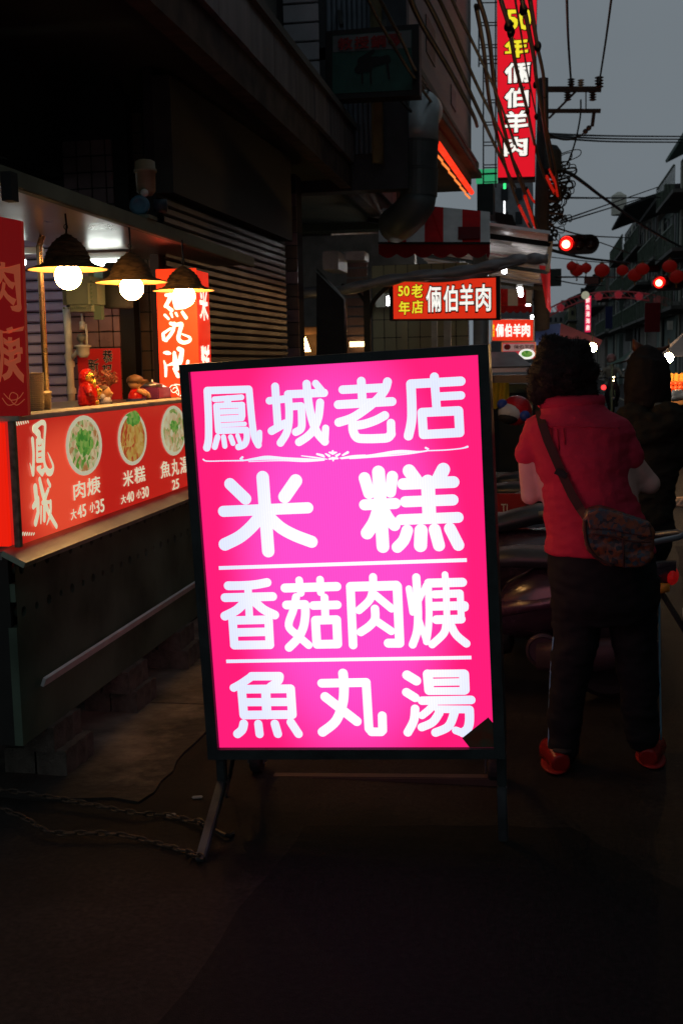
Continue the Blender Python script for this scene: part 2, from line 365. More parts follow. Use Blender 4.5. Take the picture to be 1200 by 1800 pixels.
# ---- characters of the panel (survey coordinates in four-times enlargements)
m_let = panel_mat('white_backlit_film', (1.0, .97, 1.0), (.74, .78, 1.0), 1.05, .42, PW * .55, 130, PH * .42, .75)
def C(ox, oy, s): return (lambda x, y: sconv(ox + x / s, oy + y / s)), SPX / s
C1, C2, C3, C4 = C(320, 600, 4.0), C(580, 600, 4.0), C(360, 800, 4.615), C(600, 790, 4.615)
C5, C6, C7, C8 = C(370, 990, 4.8), C(600, 990, 4.8), C(380, 1150, 4.615), C(620, 1150, 4.2857)
GL = [
 ('feng', C1, [(26, 1, [(175, 748), (187, 690), (188, 560), (184, 450), (179, 348)]), (25, 0, [(179, 346), (470, 337)]),
   (24, 1, [(472, 338), (482, 450), (494, 570), (510, 670), (537, 728)]), (18, 1, [(538, 728), (546, 690), (547, 640)]),
   (19, 0, [(230, 407), (420, 393)]), (25, 0, [(322, 405), (322, 440)]), (20, 0, [(245, 452), (425, 446)]), (22, 0, [(243, 455), (256, 628)]),
   (23, 0, [(421, 448), (424, 522)]), (19, 0, [(258, 497), (420, 490)]), (23, 0, [(262, 546), (420, 538)]), (15, 0, [(262, 590), (442, 580)]),
   (22, 0, [(258, 629), (452, 622)]), (22, 1, [(454, 624), (457, 680), (440, 725), (398, 742)]),
   (20, 0, [(252, 672), (232, 742)]), (18, 0, [(294, 672), (303, 736)]), (18, 0, [(344, 672), (360, 716)]), (15, 0, [(392, 662), (408, 706)])]),
 ('cheng', C1, [(27, 0, [(655, 318), (674, 605)]), (25, 0, [(614, 418), (725, 405)]), (27, 0, [(630, 630), (722, 578)]),
   (27, 0, [(745, 372), (998, 362)]), (26, 1, [(745, 372), (753, 480), (750, 580), (732, 650), (692, 714)]), (25, 0, [(780, 458), (836, 454)]),
   (26, 1, [(838, 456), (842, 540), (838, 610), (800, 638)]), (28, 1, [(876, 300), (888, 420), (912, 540), (950, 640), (1004, 704)]), (24, 0, [(1005, 700), (1010, 610)]),
   (27, 1, [(971, 430), (960, 530), (925, 620), (880, 670), (823, 708)]), (24, 0, [(940, 296), (995, 362)])]),
 ('lao', C2, [(28, 0, [(88, 340), (380, 325)]), (29, 0, [(219, 280), (228, 440)]), (29, 0, [(57, 445), (435, 423)]),
   (29, 1, [(403, 284), (385, 340), (330, 410), (245, 480), (155, 538), (61, 570)]), (29, 1, [(384, 521), (320, 555), (240, 582), (170, 592)]),
   (30, 1, [(160, 570), (163, 630), (190, 676), (250, 684), (350, 682), (405, 676), (430, 650)]), (28, 0, [(430, 650), (428, 574)])]),
 ('dian', C2, [(29, 0, [(732, 250), (736, 310)]), (30, 0, [(566, 300), (918, 280)]), (31, 1, [(567, 302), (572, 400), (574, 530), (565, 600), (550, 664)]),
   (28, 0, [(735, 300), (749, 485)]), (27, 0, [(762, 388), (919, 380)]), (30, 0, [(645, 500), (902, 488), (910, 641), (655, 655), (645, 500)])]),
 ('rice', C3, [(50, 0, [(470, 179), (515, 779)]), (47, 0, [(206, 234), (331, 354)]), (51, 0, [(738, 207), (648, 338)]), (44, 0, [(152, 456), (835, 427)]),
   (50, 1, [(450, 500), (370, 590), (280, 665), (163, 724)]), (48, 1, [(530, 510), (620, 590), (730, 650), (867, 702)])]),
 ('cake', C4, [(50, 0, [(300, 183), (336, 788)]), (46, 0, [(187, 232), (224, 355)]), (44, 0, [(412, 219), (396, 345)]), (43, 0, [(187, 449), (435, 438)]),
   (50, 1, [(300, 490), (265, 590), (208, 678)]), (46, 1, [(335, 480), (380, 560), (430, 614)]),
   (50, 0, [(548, 173), (605, 250)]), (51, 0, [(825, 162), (785, 240)]), (45, 0, [(500, 280), (907, 264)]), (43, 0, [(518, 424), (902, 409)]), (42, 0, [(482, 569), (944, 551)]), (53, 0, [(700, 260), (712, 550)]),
   (45, 1, [(533, 656), (505, 735), (453, 792)]), (51, 0, [(645, 657), (640, 779)]), (46, 0, [(755, 648), (790, 778)]), (45, 0, [(878, 640), (947, 775)])]),
 ('xiang', C5, [(37, 1, [(150, 190), (270, 188), (380, 180), (478, 162)]), (32, 0, [(317, 200), (330, 470)]), (37, 0, [(124, 290), (525, 280)]),
   (38, 1, [(290, 330), (220, 395), (123, 445)]), (38, 1, [(375, 325), (450, 390), (542, 435)]), (36, 0, [(188, 482), (488, 475)]), (36, 0, [(188, 480), (203, 690)]),
   (36, 0, [(491, 478), (502, 688)]), (36, 0, [(215, 583), (480, 577)]), (37, 0, [(203, 690), (502, 686)])]),
 ('gu', C5, [(38, 0, [(629, 209), (1064, 196)]), (32, 0, [(748, 143), (762, 250)]), (32, 0, [(924, 138), (930, 245)]), (33, 1, [(722, 285), (700, 390), (660, 528), (740, 612), (828, 690)]),
   (37, 0, [(642, 352), (798, 347)]), (36, 1, [(798, 350), (800, 440), (782, 545), (735, 635), (663, 710)]), (36, 0, [(868, 356), (1069, 350)]), (33, 0, [(962, 288), (970, 465)]),
   (37, 0, [(886, 480), (1064, 475), (1073, 680), (898, 683), (886, 480)])]),
 ('rou', C6, [(36, 0, [(75, 196), (98, 690)]), (40, 0, [(78, 198), (462, 188)]), (38, 0, [(470, 195), (490, 665)]), (38, 0, [(490, 674), (395, 674)]), (33, 0, [(266, 116), (268, 210)]),
   (33, 1, [(268, 200), (240, 305), (148, 396)]), (33, 0, [(285, 268), (422, 382)]), (35, 1, [(282, 384), (282, 470), (235, 530), (163, 580)]), (33, 0, [(300, 490), (420, 572)])]),
 ('geng', C6, [(27, 0, [(568, 214), (600, 415)]), (33, 1, [(630, 118), (640, 300), (645, 450), (635, 580), (600, 686)]), (24, 0, [(712, 185), (655, 310)]), (25, 0, [(655, 480), (716, 662)]),
   (27, 0, [(872, 95), (876, 160)]), (37, 0, [(735, 167), (1018, 160)]), (28, 1, [(732, 170), (735, 300), (738, 430), (732, 560), (716, 662)]), (27, 0, [(878, 130), (890, 500)]), (33, 0, [(785, 262), (995, 254)]),
   (28, 0, [(1000, 255), (1010, 478)]), (36, 0, [(770, 362), (1035, 356)]), (34, 0, [(1036, 362), (1036, 372)]), (36, 0, [(800, 475), (1008, 470)]), (32, 1, [(884, 505), (862, 590), (765, 684)]), (33, 1, [(915, 505), (965, 600), (1052, 676)])]),
 ('fish', C7, [(33, 1, [(142, 272), (200, 240), (285, 182)]), (35, 0, [(288, 178), (514, 177)]), (33, 1, [(516, 180), (505, 215), (440, 262)]),
   (36, 0, [(207, 283), (604, 279), (618, 488), (225, 492), (207, 283)]), (34, 0, [(225, 388), (610, 386)]), (38, 0, [(402, 285), (412, 490)]),
   (36, 1, [(225, 562), (212, 610), (174, 645)]), (34, 0, [(343, 563), (353, 646)]), (35, 0, [(477, 563), (501, 644)]), (35, 0, [(606, 550), (668, 644)])]),
 ('ball', C7, [(36, 0, [(856, 235), (1215, 228)]), (39, 1, [(1028, 155), (1036, 260), (1025, 400), (970, 540), (862, 630)]), (39, 0, [(884, 344), (1140, 543)])]),
 ('ball2', C8, [(33, 0, [(-40, 215), (100, 212), (121, 560)]), (33, 0, [(140, 584), (212, 584)]), (34, 0, [(122, 560), (142, 582)]), (33, 0, [(224, 572), (221, 462)])]),
 ('soup', C8, [(36, 0, [(408, 157), (477, 199)]), (33, 0, [(403, 286), (468, 327)]), (32, 1, [(468, 410), (458, 500), (413, 588)]), (36, 0, [(563, 150), (574, 270)]), (36, 0, [(836, 150), (841, 266)]),
   (29, 0, [(565, 145), (836, 143)]), (27, 0, [(590, 211), (820, 207)]), (29, 0, [(572, 277), (838, 275)]), (32, 0, [(520, 349), (889, 343)]), (28, 1, [(610, 375), (570, 420), (520, 460)]),
   (29, 0, [(640, 412), (875, 415)]), (33, 1, [(876, 418), (877, 500), (862, 560), (826, 590)]), (29, 0, [(828, 592), (775, 572)]), (31, 1, [(650, 440), (600, 510), (518, 548)]), (32, 1, [(765, 435), (720, 540), (622, 588)])]),
]
for nm, (cv, u), data in GL:
    strokes('characters', data, cv, u, m_let, sign, FM)
for cv, u, a, b, r in ((C3[0], C3[1], (115, 916), (2122, 852), 13),):
    pass
def bar_on(p0, p1, hw):
    (x0, y0), (x1, y1) = sconv(*p0), sconv(*p1); d = V((x1 - x0, y1 - y0)).normalized(); nx, ny = -d.y * hw, d.x * hw
    b = MB(); b.flatcards = True; b.add([(x0 + nx, y0 + ny, .0015), (x0 - nx, y0 - ny, .0015), (x1 - nx, y1 - ny, .0015), (x1 + nx, y1 + ny, .0015)], [(0, 1, 2, 3)]); b.build('rule', m_let, sign, M=FM)
bar_on((385, 998.3), (820, 984.3), SPX * 3.2); bar_on((398, 1162.3), (828, 1155.6), SPX * 3.1)
# flourish under the first line
fl = [(1.0, 1, [(150, 830, 5), (180, 842, 4), (300, 840, 4), (430, 838, 5)]), (1, 0, [(425, 815, 8), (410, 826, 5), (440, 838, 4)]),
      (1, 1, [(430, 838, 4), (520, 826, 10), (600, 818, 14), (720, 823, 9), (860, 828, 7), (1000, 832, 4)]), (1, 1, [(470, 845, 3), (700, 838, 4), (860, 842, 6), (1000, 836, 3)]),
      (1, 1, [(840, 804, 3), (930, 815, 5), (1020, 828, 3)]), (1, 0, [(950, 792, 7), (990, 803, 9), (1000, 812, 5)]),
      (1, 0, [(1010, 790, 5), (1035, 805, 9)]), (1, 0, [(1110, 790, 5), (1085, 805, 9)]), (1, 0, [(1060, 770, 6), (1060, 786, 11), (1035, 780, 5)]), (1, 0, [(1060, 786, 11), (1085, 780, 5)]),
      (1, 0, [(1062, 820, 9), (1035, 826, 6)]), (1, 0, [(1062, 822, 9), (1095, 822, 6)]), (1, 0, [(1062, 822, 8), (1063, 838, 5)]),
      (1, 0, [(1130, 800, 6), (1165, 780, 9)]), (1, 1, [(1110, 820, 3), (1200, 806, 6), (1290, 798, 3)]),
      (1, 1, [(1120, 824, 4), (1340, 800, 8), (1520, 777, 13), (1660, 776, 6), (1720, 768, 4)]), (1, 1, [(1180, 822, 5), (1290, 814, 6), (1560, 794, 4), (1720, 770, 4)]),
      (1, 0, [(1712, 748, 7), (1730, 755, 5), (1718, 768, 4)]), (1, 1, [(1720, 768, 4), (1850, 763, 4), (1960, 752, 4), (2005, 740, 7)])]
strokes('flourish', fl, C1[0], C1[1], m_let, sign, FM)
# dark flyer taped over the lower corner
fx = [sconv(620 + x / 4.2857, 1150 + y / 4.2857) for x, y in ((822, 628), (1018, 472), (1061, 522), (1061, 699), (878, 699))]
e = MB(); e.add([(x, y, .004) for x, y in fx], [(0, 1, 2, 3, 4)])
m_fly = mat('printed_flyer', (.03, .06, .04), .5, var=.9, scale=16, var2=(.20, .03, .012))
fo = e.build('flyer', m_fly, None, M=FM); tag(fo, 'small dark printed flyer stuck over the lower right corner of the pink sign', 'flyer')
# ================================================================== ARCADE BUILDING ON THE LEFT
def yz(M_=None): return None
def FX(X, O=None): return frame((X, 0, 0), (0, 1, 0), (1, 0, 0))        # local x = Y, local y = Z, normal to the street
def FY(Y): return frame((0, Y, 0), (1, 0, 0), (0, -1, 0))               # local x = X, local y = Z, facing the camera
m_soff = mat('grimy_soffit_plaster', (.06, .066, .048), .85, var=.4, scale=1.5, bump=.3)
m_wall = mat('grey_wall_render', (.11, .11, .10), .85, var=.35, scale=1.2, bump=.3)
m_tile_l = mat('pale_glazed_tile', (.30, .31, .33), .35, var=.22, scale=5)
m_tile_b = mat('brown_wall_tile', (.13, .085, .06), .35, var=.35, scale=6)
m_tile_p = mat('pinkish_wall_tile', (.21, .135, .13), .3, var=.3, scale=7)
m_grout = mat('dark_grout', (.03, .03, .03), .9)
m_marb = mat('stained_fascia_panel', (.17, .15, .145), .5, var=.5, scale=3, stretch=(1, 3, .4))
bA = thing('arcade_building', 'dark arcade building on the left with stained canopy over the food stall', 'building', (-3.5, 6, 0))
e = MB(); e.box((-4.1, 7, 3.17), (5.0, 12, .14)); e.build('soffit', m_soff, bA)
for y in (3.4,):
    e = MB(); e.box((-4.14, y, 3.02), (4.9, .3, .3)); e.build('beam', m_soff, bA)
e = MB(); e.box((-2.75, 6.2, 2.83), (.28, 9, .55)); e.build('beam', mat('dark_beam', (.04, .043, .04), .8, var=.3), bA)
# fascia: separate stained panels with open joints
y = 2.0; k = 0
while y < 12.9:
    L = .62; e = MB(); e.box((-1.585 + random.uniform(-.004, .004), y + L / 2, 3.36), (.05, L - .012, .27)); e.build('panel', m_marb, bA); y += L
e = MB(); e.box((-1.63, 7.5, 3.36), (.04, 11, .25)); e.build('fascia', m_grout, bA)
e = MB(); e.box((-1.61, 7.5, 3.525), (.16, 11, .05)); e.build('coping', m_wall, bA)
e = MB(); e.box((-1.64, 7.5, 3.12), (.1, 11, .2)); e.build('edge_beam', mat('edge_rust', (.07, .05, .04), .8, var=.6), bA)
e = MB(); e.slab([(-4, 13, 3.02), (-1.55, 13, 3.02), (-1.55, 13, 3.95), (-4, 13, 3.95)], .3); e.build('end_wall', mat('greenish_wall', (.075, .08, .05), .85, var=.3, scale=1.2), bA)
# upper wall, recess and pilaster
e = MB(); e.box((-3.2, 5.9, 7.5), (2.6, 6.0, 8)); e.build('wall', m_wall, bA)
P0 = at(488, 80, X=-1.9); P1 = at(530, 80, X=-1.9); P2 = at(556, 60, Y=P1.y)
ya, yb = P0.y, P1.y
e = MB(); e.box(((-1.9 + P2.x) / 2 - .06, (ya + yb) / 2, 7), (abs(P2.x + 1.9) + .1, yb - ya, 7)); e.build('pilaster', m_grout, bA)
tile_me = None
for r in range(15):
    z = 3.6 + r * .135
    for k in range(5):
        L = (yb - ya) / 5
        e = MB(); e.box((-1.868 + .0, ya + (k + .5) * L, z + .06), (.035, L - .012, .121), bev=.003); e.build('tile', m_tile_l, bA)
for r in range(15):
    z = 3.6 + r * .135
    e = MB(); e.box(((P0.x + P2.x) / 2 + .12, ya - .012, z + .06), (.26, .02, .121), bev=.003); e.build('tile', m_tile_l, bA)
# recess wall facing the camera with corrugated sheet, drain pipe
ry = 9.9
e = MB(); e.box((-2.2, ry + .2, 6.5), (2.2, .2, 7)); e.build('recess_wall', mat('recess_grey', (.05, .055, .06), .7), bA)
xl, xr = at(572, 100, Y=ry).x, at(652, 100, Y=ry).x
n = 9
for i in range(n):
    x = xl + (xr - xl) * (i + .5) / n; e = MB(); e.lathe((x, ry + .09, 3.3), [((xr - xl) / n * .5, 0), ((xr - xl) / n * .5, 5.5)], 8); e.build('corrugation', mat('blue_grey_sheet', (.13, .16, .19), .5, .3, var=.2), bA)
xp = at(662, 100, Y=ry).x; e = MB(); e.tube([(xp, ry - .02, 3.2), (xp, ry - .02, 9)], .05, 12); pp = e.build('drain_pipe', mat('yellowed_pvc', (.2, .18, .1), .5), bA, smooth=True)
# stall recess: wall facing the camera behind the stall
WY = 6.15
wl, wr = at(-60, 560, Y=WY).x, at(214, 560, Y=WY).x
e = MB(); e.box(((wl + wr) / 2, WY + .1, 1.6), (wr - wl, .16, 3.2)); e.build('partition', m_grout, bA)
sx0, sx1 = at(20, 560, Y=WY).x, at(121, 560, Y=WY).x
m_slat = mat('lavender_shutter_slat', (.42, .40, .60), .45, .1, var=.12, scale=4)
z = .3
rs = thing('roller_shutter', 'lavender ribbed shutter behind the food stall', 'shutter', ((sx0 + sx1) / 2, WY, .3))
while z < 2.35:
    e = MB(); e.add([(sx0, WY - .002, z), (sx1, WY - .002, z), (sx1, WY - .022, z + .008), (sx0, WY - .022, z + .008), (sx1, WY - .026, z + .045), (sx0, WY - .026, z + .045), (sx1, WY - .002, z + .053), (sx0, WY - .002, z + .053)],
                    [(0, 1, 2, 3), (3, 2, 4, 5), (5, 4, 6, 7)]); e.build('slat', m_slat, rs); z += .059
# pink tile wall
tx0 = at(124, 560, Y=WY).x; tx1 = at(211, 560, Y=WY).x; T = .083; r0 = 0
nx = int((tx1 - tx0) / T) + 1
TM = {}
for r in range(0, 17):
    for k in range(nx):
        x0 = tx0 + k * T; x1 = min(tx0 + (k + 1) * T, tx1)
        if x1 - x0 < .03: continue
        z0 = 1.28 + r * T * 1.05
        if z0 > 2.75: continue
        e = MB(); e.box(((x0 + x1) / 2, WY + .006, z0 + T / 2), (x1 - x0 - .007, .018, T * 1.05 - .007), bev=.002); e.build('tile', m_tile_p, bA)
# brown tiled pier and dark steel post between the recess and the long shutter
bx0, bx1 = at(245, 560, Y=6.3).x, at(282, 560, Y=6.3).x
e = MB(); e.box(((bx0 + bx1) / 2, 6.42, 1.5), (bx1 - bx0, .2, 3)); e.build('pier', m_grout, bA)
for r in range(18):
    for k in range(2):
        ww = (bx1 - bx0) / 2; e = MB(); e.box((bx0 + (k + .5) * ww, 6.315, 1.0 + r * .11), (ww - .008, .02, .102), bev=.002); e.build('tile', m_tile_b, bA)
px_ = at(228, 560, Y=6.2).x
e = MB(); e.box((px_, 6.2, 1.5), (.085, .085, 3.0)); e.build('post', mat('dark_steel', (.02, .02, .018), .5, .3), bA)
# long brown roller shutter on the street side of the shop
rs2 = thing('roller_shutter', 'long dark brown roller shutter between the stall and the tiled pier', 'shutter', (-2, 7.5, 0))
A = at(284, 350, X=-2.0); B = at(498, 420, X=-1.9)
m_sl2 = mat('brown_shutter_slat', (.034, .026, .02), .38, .5, var=.35, scale=3)
ys, ye = A.y, B.y; ztop = 2.42; z = .12
while z < ztop:
    h = .047
    e = MB(); xa, xb = -2.0, -1.9
    e.add([(xa, ys, z), (xb, ye, z), (xb + .010, ye, z + .010), (xa + .010, ys, z + .010), (xb + .013, ye, z + h * .75), (xa + .013, ys, z + h * .75), (xb, ye, z + h * .88), (xa, ys, z + h * .88)], [(0, 1, 2, 3), (3, 2, 4, 5), (5, 4, 6, 7)])
    e.build('slat', m_sl2, rs2); z += h
e = MB(); e.slab([(-2.03, ys, 0), (-1.93, ye, 0), (-1.93, ye, 3.1), (-2.03, ys, 3.1)], .05); e.build('backing', m_grout, rs2)
e = MB(); e.slab([(-1.93, ys, ztop + .02), (-1.83, ye, ztop + .02), (-1.83, ye, 3.05), (-1.93, ys, 3.05)], .1); e.build('shutter_box', mat('shutter_box_metal', (.05, .055, .045), .6, .2, var=.3), rs2)
# tiled pier at the end of the shutter
qx0, qx1 = at(503, 520, Y=9.0).x, at(524, 520, Y=9.0).x
pr = thing('tiled_pier', 'narrow pier with brown and pink tiles right of the dark shutter', 'pillar', ((qx0 + qx1) / 2, 9.1, 0))
e = MB(); e.box(((qx0 + qx1) / 2, 9.13, 1.5), (qx1 - qx0 - .01, .22, 3.0)); e.build('core', m_grout, pr)
for r in range(26):
    e = MB(); e.box(((qx0 + qx1) / 2, 9.01, .3 + r * .1), (qx1 - qx0, .02, .093), bev=.002); e.build('tile', [m_tile_b, m_tile_p, m_tile_b][r % 3], pr)
# white ceiling boards over the stall, lit from below
m_ceil = mat('white_ceiling_board', (.42, .42, .40), .6, var=.1)
cb = thing('ceiling', None, None, (-3, 5, 2.35)); tag(cb, kind='structure')
for i in range(3):
    for j in range(3):
        e = MB(); e.box((-2.43 - i * .62, 5.85 - j * .62, 2.28), (.6, .6, .015)); e.build('ceiling_board', m_ceil, cb)

# ================================================================== FOOD STALL
m_ss = mat('brushed_stainless', (.30, .30, .28), .32, .9, var=.25, scale=2, stretch=(1, 1, 12), bump=.1)
m_ss2 = mat('dull_stall_steel', (.10, .14, .10), .55, .3, var=.6, scale=2.5, bump=.2)
SX = -1.75; Y0 = 3.6; Y1 = at(345, 720, X=SX).y; ZT = 1.335; ZB = .905
stall = thing('food_stall', 'steel food stall with red menu board and small roof on the left', 'stall', (-2.1, 4.6, 0))
# cabinet face built as pierced plate
def pierced(Xp, ya, yb, za, zb, n, r, rz):
    b = MB(); w_ = (yb - ya) / n; cz = (za + zb) / 2; N = 16
    for i in range(n):
        cy = ya + (i + .5) * w_; rr = r if i % 2 == 0 else r * .72
        for k in range(N):
            def sq(a):
                c, s = math.cos(a), math.sin(a); f = 1 / max(abs(c), abs(s)); return (Xp, cy + c * f * w_ / 2, cz + s * f * (zb - za) / 2)
            a0 = 2 * math.pi * k / N; a1 = 2 * math.pi * (k + 1) / N
            c0 = (Xp, cy + rr * math.cos(a0), cz + rr * math.sin(a0)); c1 = (Xp, cy + rr * math.cos(a1), cz + rr * math.sin(a1))
            b.add([sq(a0), sq(a1), c1, c0, (c1[0] - .03, c1[1], c1[2]), (c0[0] - .03, c0[1], c0[2])], [(0, 1, 2, 3), (3, 2, 4, 5)])
    return b
zr1 = at(150, 958, X=SX).z; zr2 = at(150, 1027, X=SX).z
pierced(SX - .02, Y0 + .01, Y1, zr1 - .045, zr1 + .045, 20, .019, 1).build('pierced_panel', m_ss2, stall)
pierced(SX - .02, Y0 + .01, Y1, zr2 - .045, zr2 + .045, 20, .019, 1).build('pierced_panel', m_ss2, stall)
e = MB(); e.box((SX - .03, (Y0 + Y1) / 2, (zr1 - .045 + zr2 + .045) / 2), (.02, Y1 - Y0 - .01, max(.01, zr1 - zr2 - .09))); e.build('face_strip', m_ss2, stall)
zc = .20
e = MB(); e.box((SX - .035, (Y0 + Y1) / 2, (zc + zr2 - .045) / 2), (.03, Y1 - Y0, zr2 - .045 - zc)); e.build('lower_panel', m_ss2, stall)
e = MB(); e.box((SX - .42, (Y0 + Y1) / 2, .24), (.72, Y1 - Y0 - .04, .04)).box((SX - .8, (Y0 + Y1) / 2, .55), (.03, Y1 - Y0, .66)); e.build('cabinet_body', m_grout, stall)
e = MB(); e.box((SX - .4, Y0 + .012, .54), (.72, .02, .68)); e.build('end_panel', mat('dark_end_panel', (.03, .03, .026), .6), stall)
zs0 = at(60, 1213, X=SX).z; 
e = MB(); e.slab([(SX - .0, Y0 + .12, zs0), (SX + .012, Y0 + .12, zs0 + .03), (SX + .012, Y1 - .05, zs0 + .03), (SX - .0, Y1 - .05, zs0)], .012); e.build('lip', mat('bare_aluminium', (.7, .72, .7), .45, .2, var=.2), stall)
e = MB(); e.slab([(SX - .03, Y0 - .05, ZB - .004), (SX + .05, Y0 - .05, ZB - .045), (SX + .05, Y1 + .05, ZB - .045), (SX - .03, Y1 + .05, ZB - .004)], .02); e.build('ledge', mat('bright_ledge_steel', (.36, .40, .30), .4, .35, var=.3, scale=6), stall)
e = MB(); e.box((SX - .42, (Y0 + Y1) / 2, ZB - .03), (.72, Y1 - Y0, .03)); e.build('worktop', m_ss, stall)
# menu light board
m_red = mat('red_menu_film', (.55, .025, .018), .45, var=.08, emit=(.62, .022, .012), es=.72)
n_ = m_red.node_tree
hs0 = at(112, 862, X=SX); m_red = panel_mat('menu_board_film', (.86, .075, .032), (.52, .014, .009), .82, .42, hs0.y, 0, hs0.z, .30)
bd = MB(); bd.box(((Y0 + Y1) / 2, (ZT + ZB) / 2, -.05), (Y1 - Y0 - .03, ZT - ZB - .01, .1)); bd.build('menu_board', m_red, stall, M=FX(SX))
e = MB(); e.box((SX - .04, (Y0 + Y1) / 2, ZT + .008), (.14, Y1 - Y0, .018), bev=.003); e.build('top_trim', mat('cream_trim', (.55, .5, .36), .5), stall)
e = MB(); e.box((SX + .003, Y0 + .004, (ZT + ZB) / 2), (.02, .022, ZT - ZB)); e.build('corner_trim', mat('grimy_trim', (.2, .2, .15), .5, .4, var=.6, scale=30), stall)
m_red2 = glow('red_end_board_film', (.8, .012, .003), .95)
e = MB(); e.box((SX - .42, Y0 - .012, (ZT + ZB) / 2), (.8, .02, ZT - ZB - .012)); e.build('end_board', m_red2, stall)
m_cream = mat('cream_print', (.62, .62, .42), .5, var=.05, emit=(.78, .76, .52), es=.75)
FB = FX(SX + .002); FBI = FB.inverted()
def bconv(px, py):
    p = FBI @ at(px, py, X=SX + .002); return p.x, p.y
def bc(x, y): return bconv(x / 6.425, 700 + y / 6.425)
br = [(1, 1, [(385, 345, 26), (430, 300, 18), (468, 272, 16)]), (1, 1, [(468, 272, 16), (508, 300, 18), (500, 480, 14), (497, 700, 15), (530, 820, 24), (575, 835, 22), (597, 770, 14), (560, 670, 9), (535, 612, 3)]),
      (1, 0, [(385, 350, 24), (435, 405, 26)]), (1, 1, [(363, 468, 20), (375, 640, 17), (368, 850, 20)]), (1, 0, [(366, 850, 18), (332, 735, 4)]),
      (1, 0, [(430, 400, 24), (440, 480, 30)]), (1, 0, [(440, 480, 13), (472, 480, 13), (475, 700, 15), (415, 705, 14), (412, 480, 14)]), (1, 0, [(420, 570, 13), (470, 562, 13)]), (1, 0, [(420, 640, 13), (470, 632, 13)]),
      (1, 0, [(455, 770, 8), (420, 795, 15), (470, 845, 22), (500, 800, 14)]),
      (1, 0, [(392, 1010, 28), (408, 1170, 26), (370, 1225, 18)]), (1, 0, [(420, 1140, 24), (425, 1290, 22), (395, 1408, 24)]), (1, 1, [(442, 920, 19), (478, 1080, 24), (535, 1270, 20), (630, 1445, 18)]),
      (1, 1, [(538, 1030, 15), (500, 1150, 20), (492, 1370, 20)]), (1, 1, [(562, 1170, 17), (560, 1300, 15), (520, 1425, 6)]), (1, 0, [(530, 930, 15), (555, 985, 17)]), (1, 0, [(456, 1230, 12), (452, 1410, 8)]), (1, 0, [(470, 1180, 15), (560, 1170, 10)])]
strokes('shop_name', br, bc, .0037 / 6.425, m_cream, stall, FB)
# scrolls in the corners
sc_ = []
for (x, y, dx, dy) in ((140, 265, 1, 1), (205, 1560, 1, -1)):
    for k in range(7):
        a = k / 6; sc_.append((1, 0, [(x + 20 + 150 * a * dx, y + (22 - 18 * a) * dy - 14 * a, 14 - 6 * a), (x + 30 + 150 * a * dx, y + (44 - 22 * a) * dy - 14 * a, 8)]))
        sc_.append((1, 0, [(x + 8 - dy * 0 + 18 * (1 - a) - (20 * a if dy < 0 else -15 * a), y + 45 * dy + 270 * a * dy, 13 - 6 * a), (x + 36 - 20 * a - (20 * a if dy < 0 else -15 * a), y + 62 * dy + 270 * a * dy, 8)]))
strokes('corner_scroll', sc_, bc, .0028 / 6.425, m_cream, stall, FB)
# printed bowls of food
def food(name, c1, c2, c3, s=38):
    m = bpy.data.materials.new(name); m.use_nodes = True; n = m.node_tree.nodes; l = m.node_tree.links; b = n['Principled BSDF']
    tc = n.new('ShaderNodeTexCoord'); vo = n.new('ShaderNodeTexVoronoi'); vo.inputs['Scale'].default_value = s; l.new(tc.outputs['Object'], vo.inputs['Vector'])
    nz = n.new('ShaderNodeTexNoise'); nz.inputs['Scale'].default_value = 14; l.new(tc.outputs['Object'], nz.inputs['Vector'])
    mx = n.new('ShaderNodeMix'); mx.data_type = 'FLOAT'; mx.inputs[0].default_value = .55; l.new(vo.outputs['Color'], mx.inputs[2]); l.new(nz.outputs['Fac'], mx.inputs[3])
    rp = n.new('ShaderNodeValToRGB'); l.new(mx.outputs[0], rp.inputs[0]); cr = rp.color_ramp
    cr.elements[0].position = .34; cr.elements[0].color = (*c1, 1); cr.elements[1].position = .64; cr.elements[1].color = (*c3, 1); q = cr.elements.new(.5); q.color = (*c2, 1)
    l.new(rp.outputs[0], b.inputs['Base Color']); l.new(rp.outputs[0], b.inputs['Emission Color']); b.inputs['Emission Strength'].default_value = .55; return m
def disc_on(px, py, a, b, m, name, dz, parent=stall, n=28, jag=0., conv=bconv, M=FB):
    q = MB(); q.flatcards = True; q.add([(*conv(px + a * (1 + jag * noise.noise(V((math.cos(t) * 3, math.sin(t) * 3, px)))) * math.cos(t), py + b * (1 + jag * noise.noise(V((math.cos(t) * 3, math.sin(t) * 3, px + 5)))) * math.sin(t)), dz) for t in [-2 * math.pi * k / n for k in range(n)]], [tuple(range(n))]); return q.build(name, m, parent, M=M)
m_rim = mat('bowl_print_rim', (.6, .58, .4), .5, var=.05, emit=(.72, .72, .5), es=.55)
F1 = food('soup_print', (.10, .32, .03), (.72, .62, .35), (.45, .20, .06)); F2 = food('rice_print', (.62, .42, .12), (.55, .33, .06), (.50, .07, .02)); F3 = food('noodle_print', (.70, .68, .42), (.62, .42, .2), (.16, .36, .06))
FG = food('herb_print', (.05, .25, .03), (.16, .42, .06), (.3, .45, .1), 60)
for (x, y, a, b, m_, gx, gy, ga, gb) in ((147.5, 783, 32, 53, F1, 149, 777, 15, 24), (232.5, 771, 25.5, 47, F2, 234, 736, 12, 14), (305, 757, 22, 44, F3, 305, 748, 7, 9)):
    disc_on(x, y, a, b, m_rim, 'bowl', .0008); disc_on(x + .5, y, a * .84, b * .86, m_, 'dish', .0016, jag=.06); disc_on(gx, gy, ga, gb, FG, 'garnish', .0024, jag=.6)
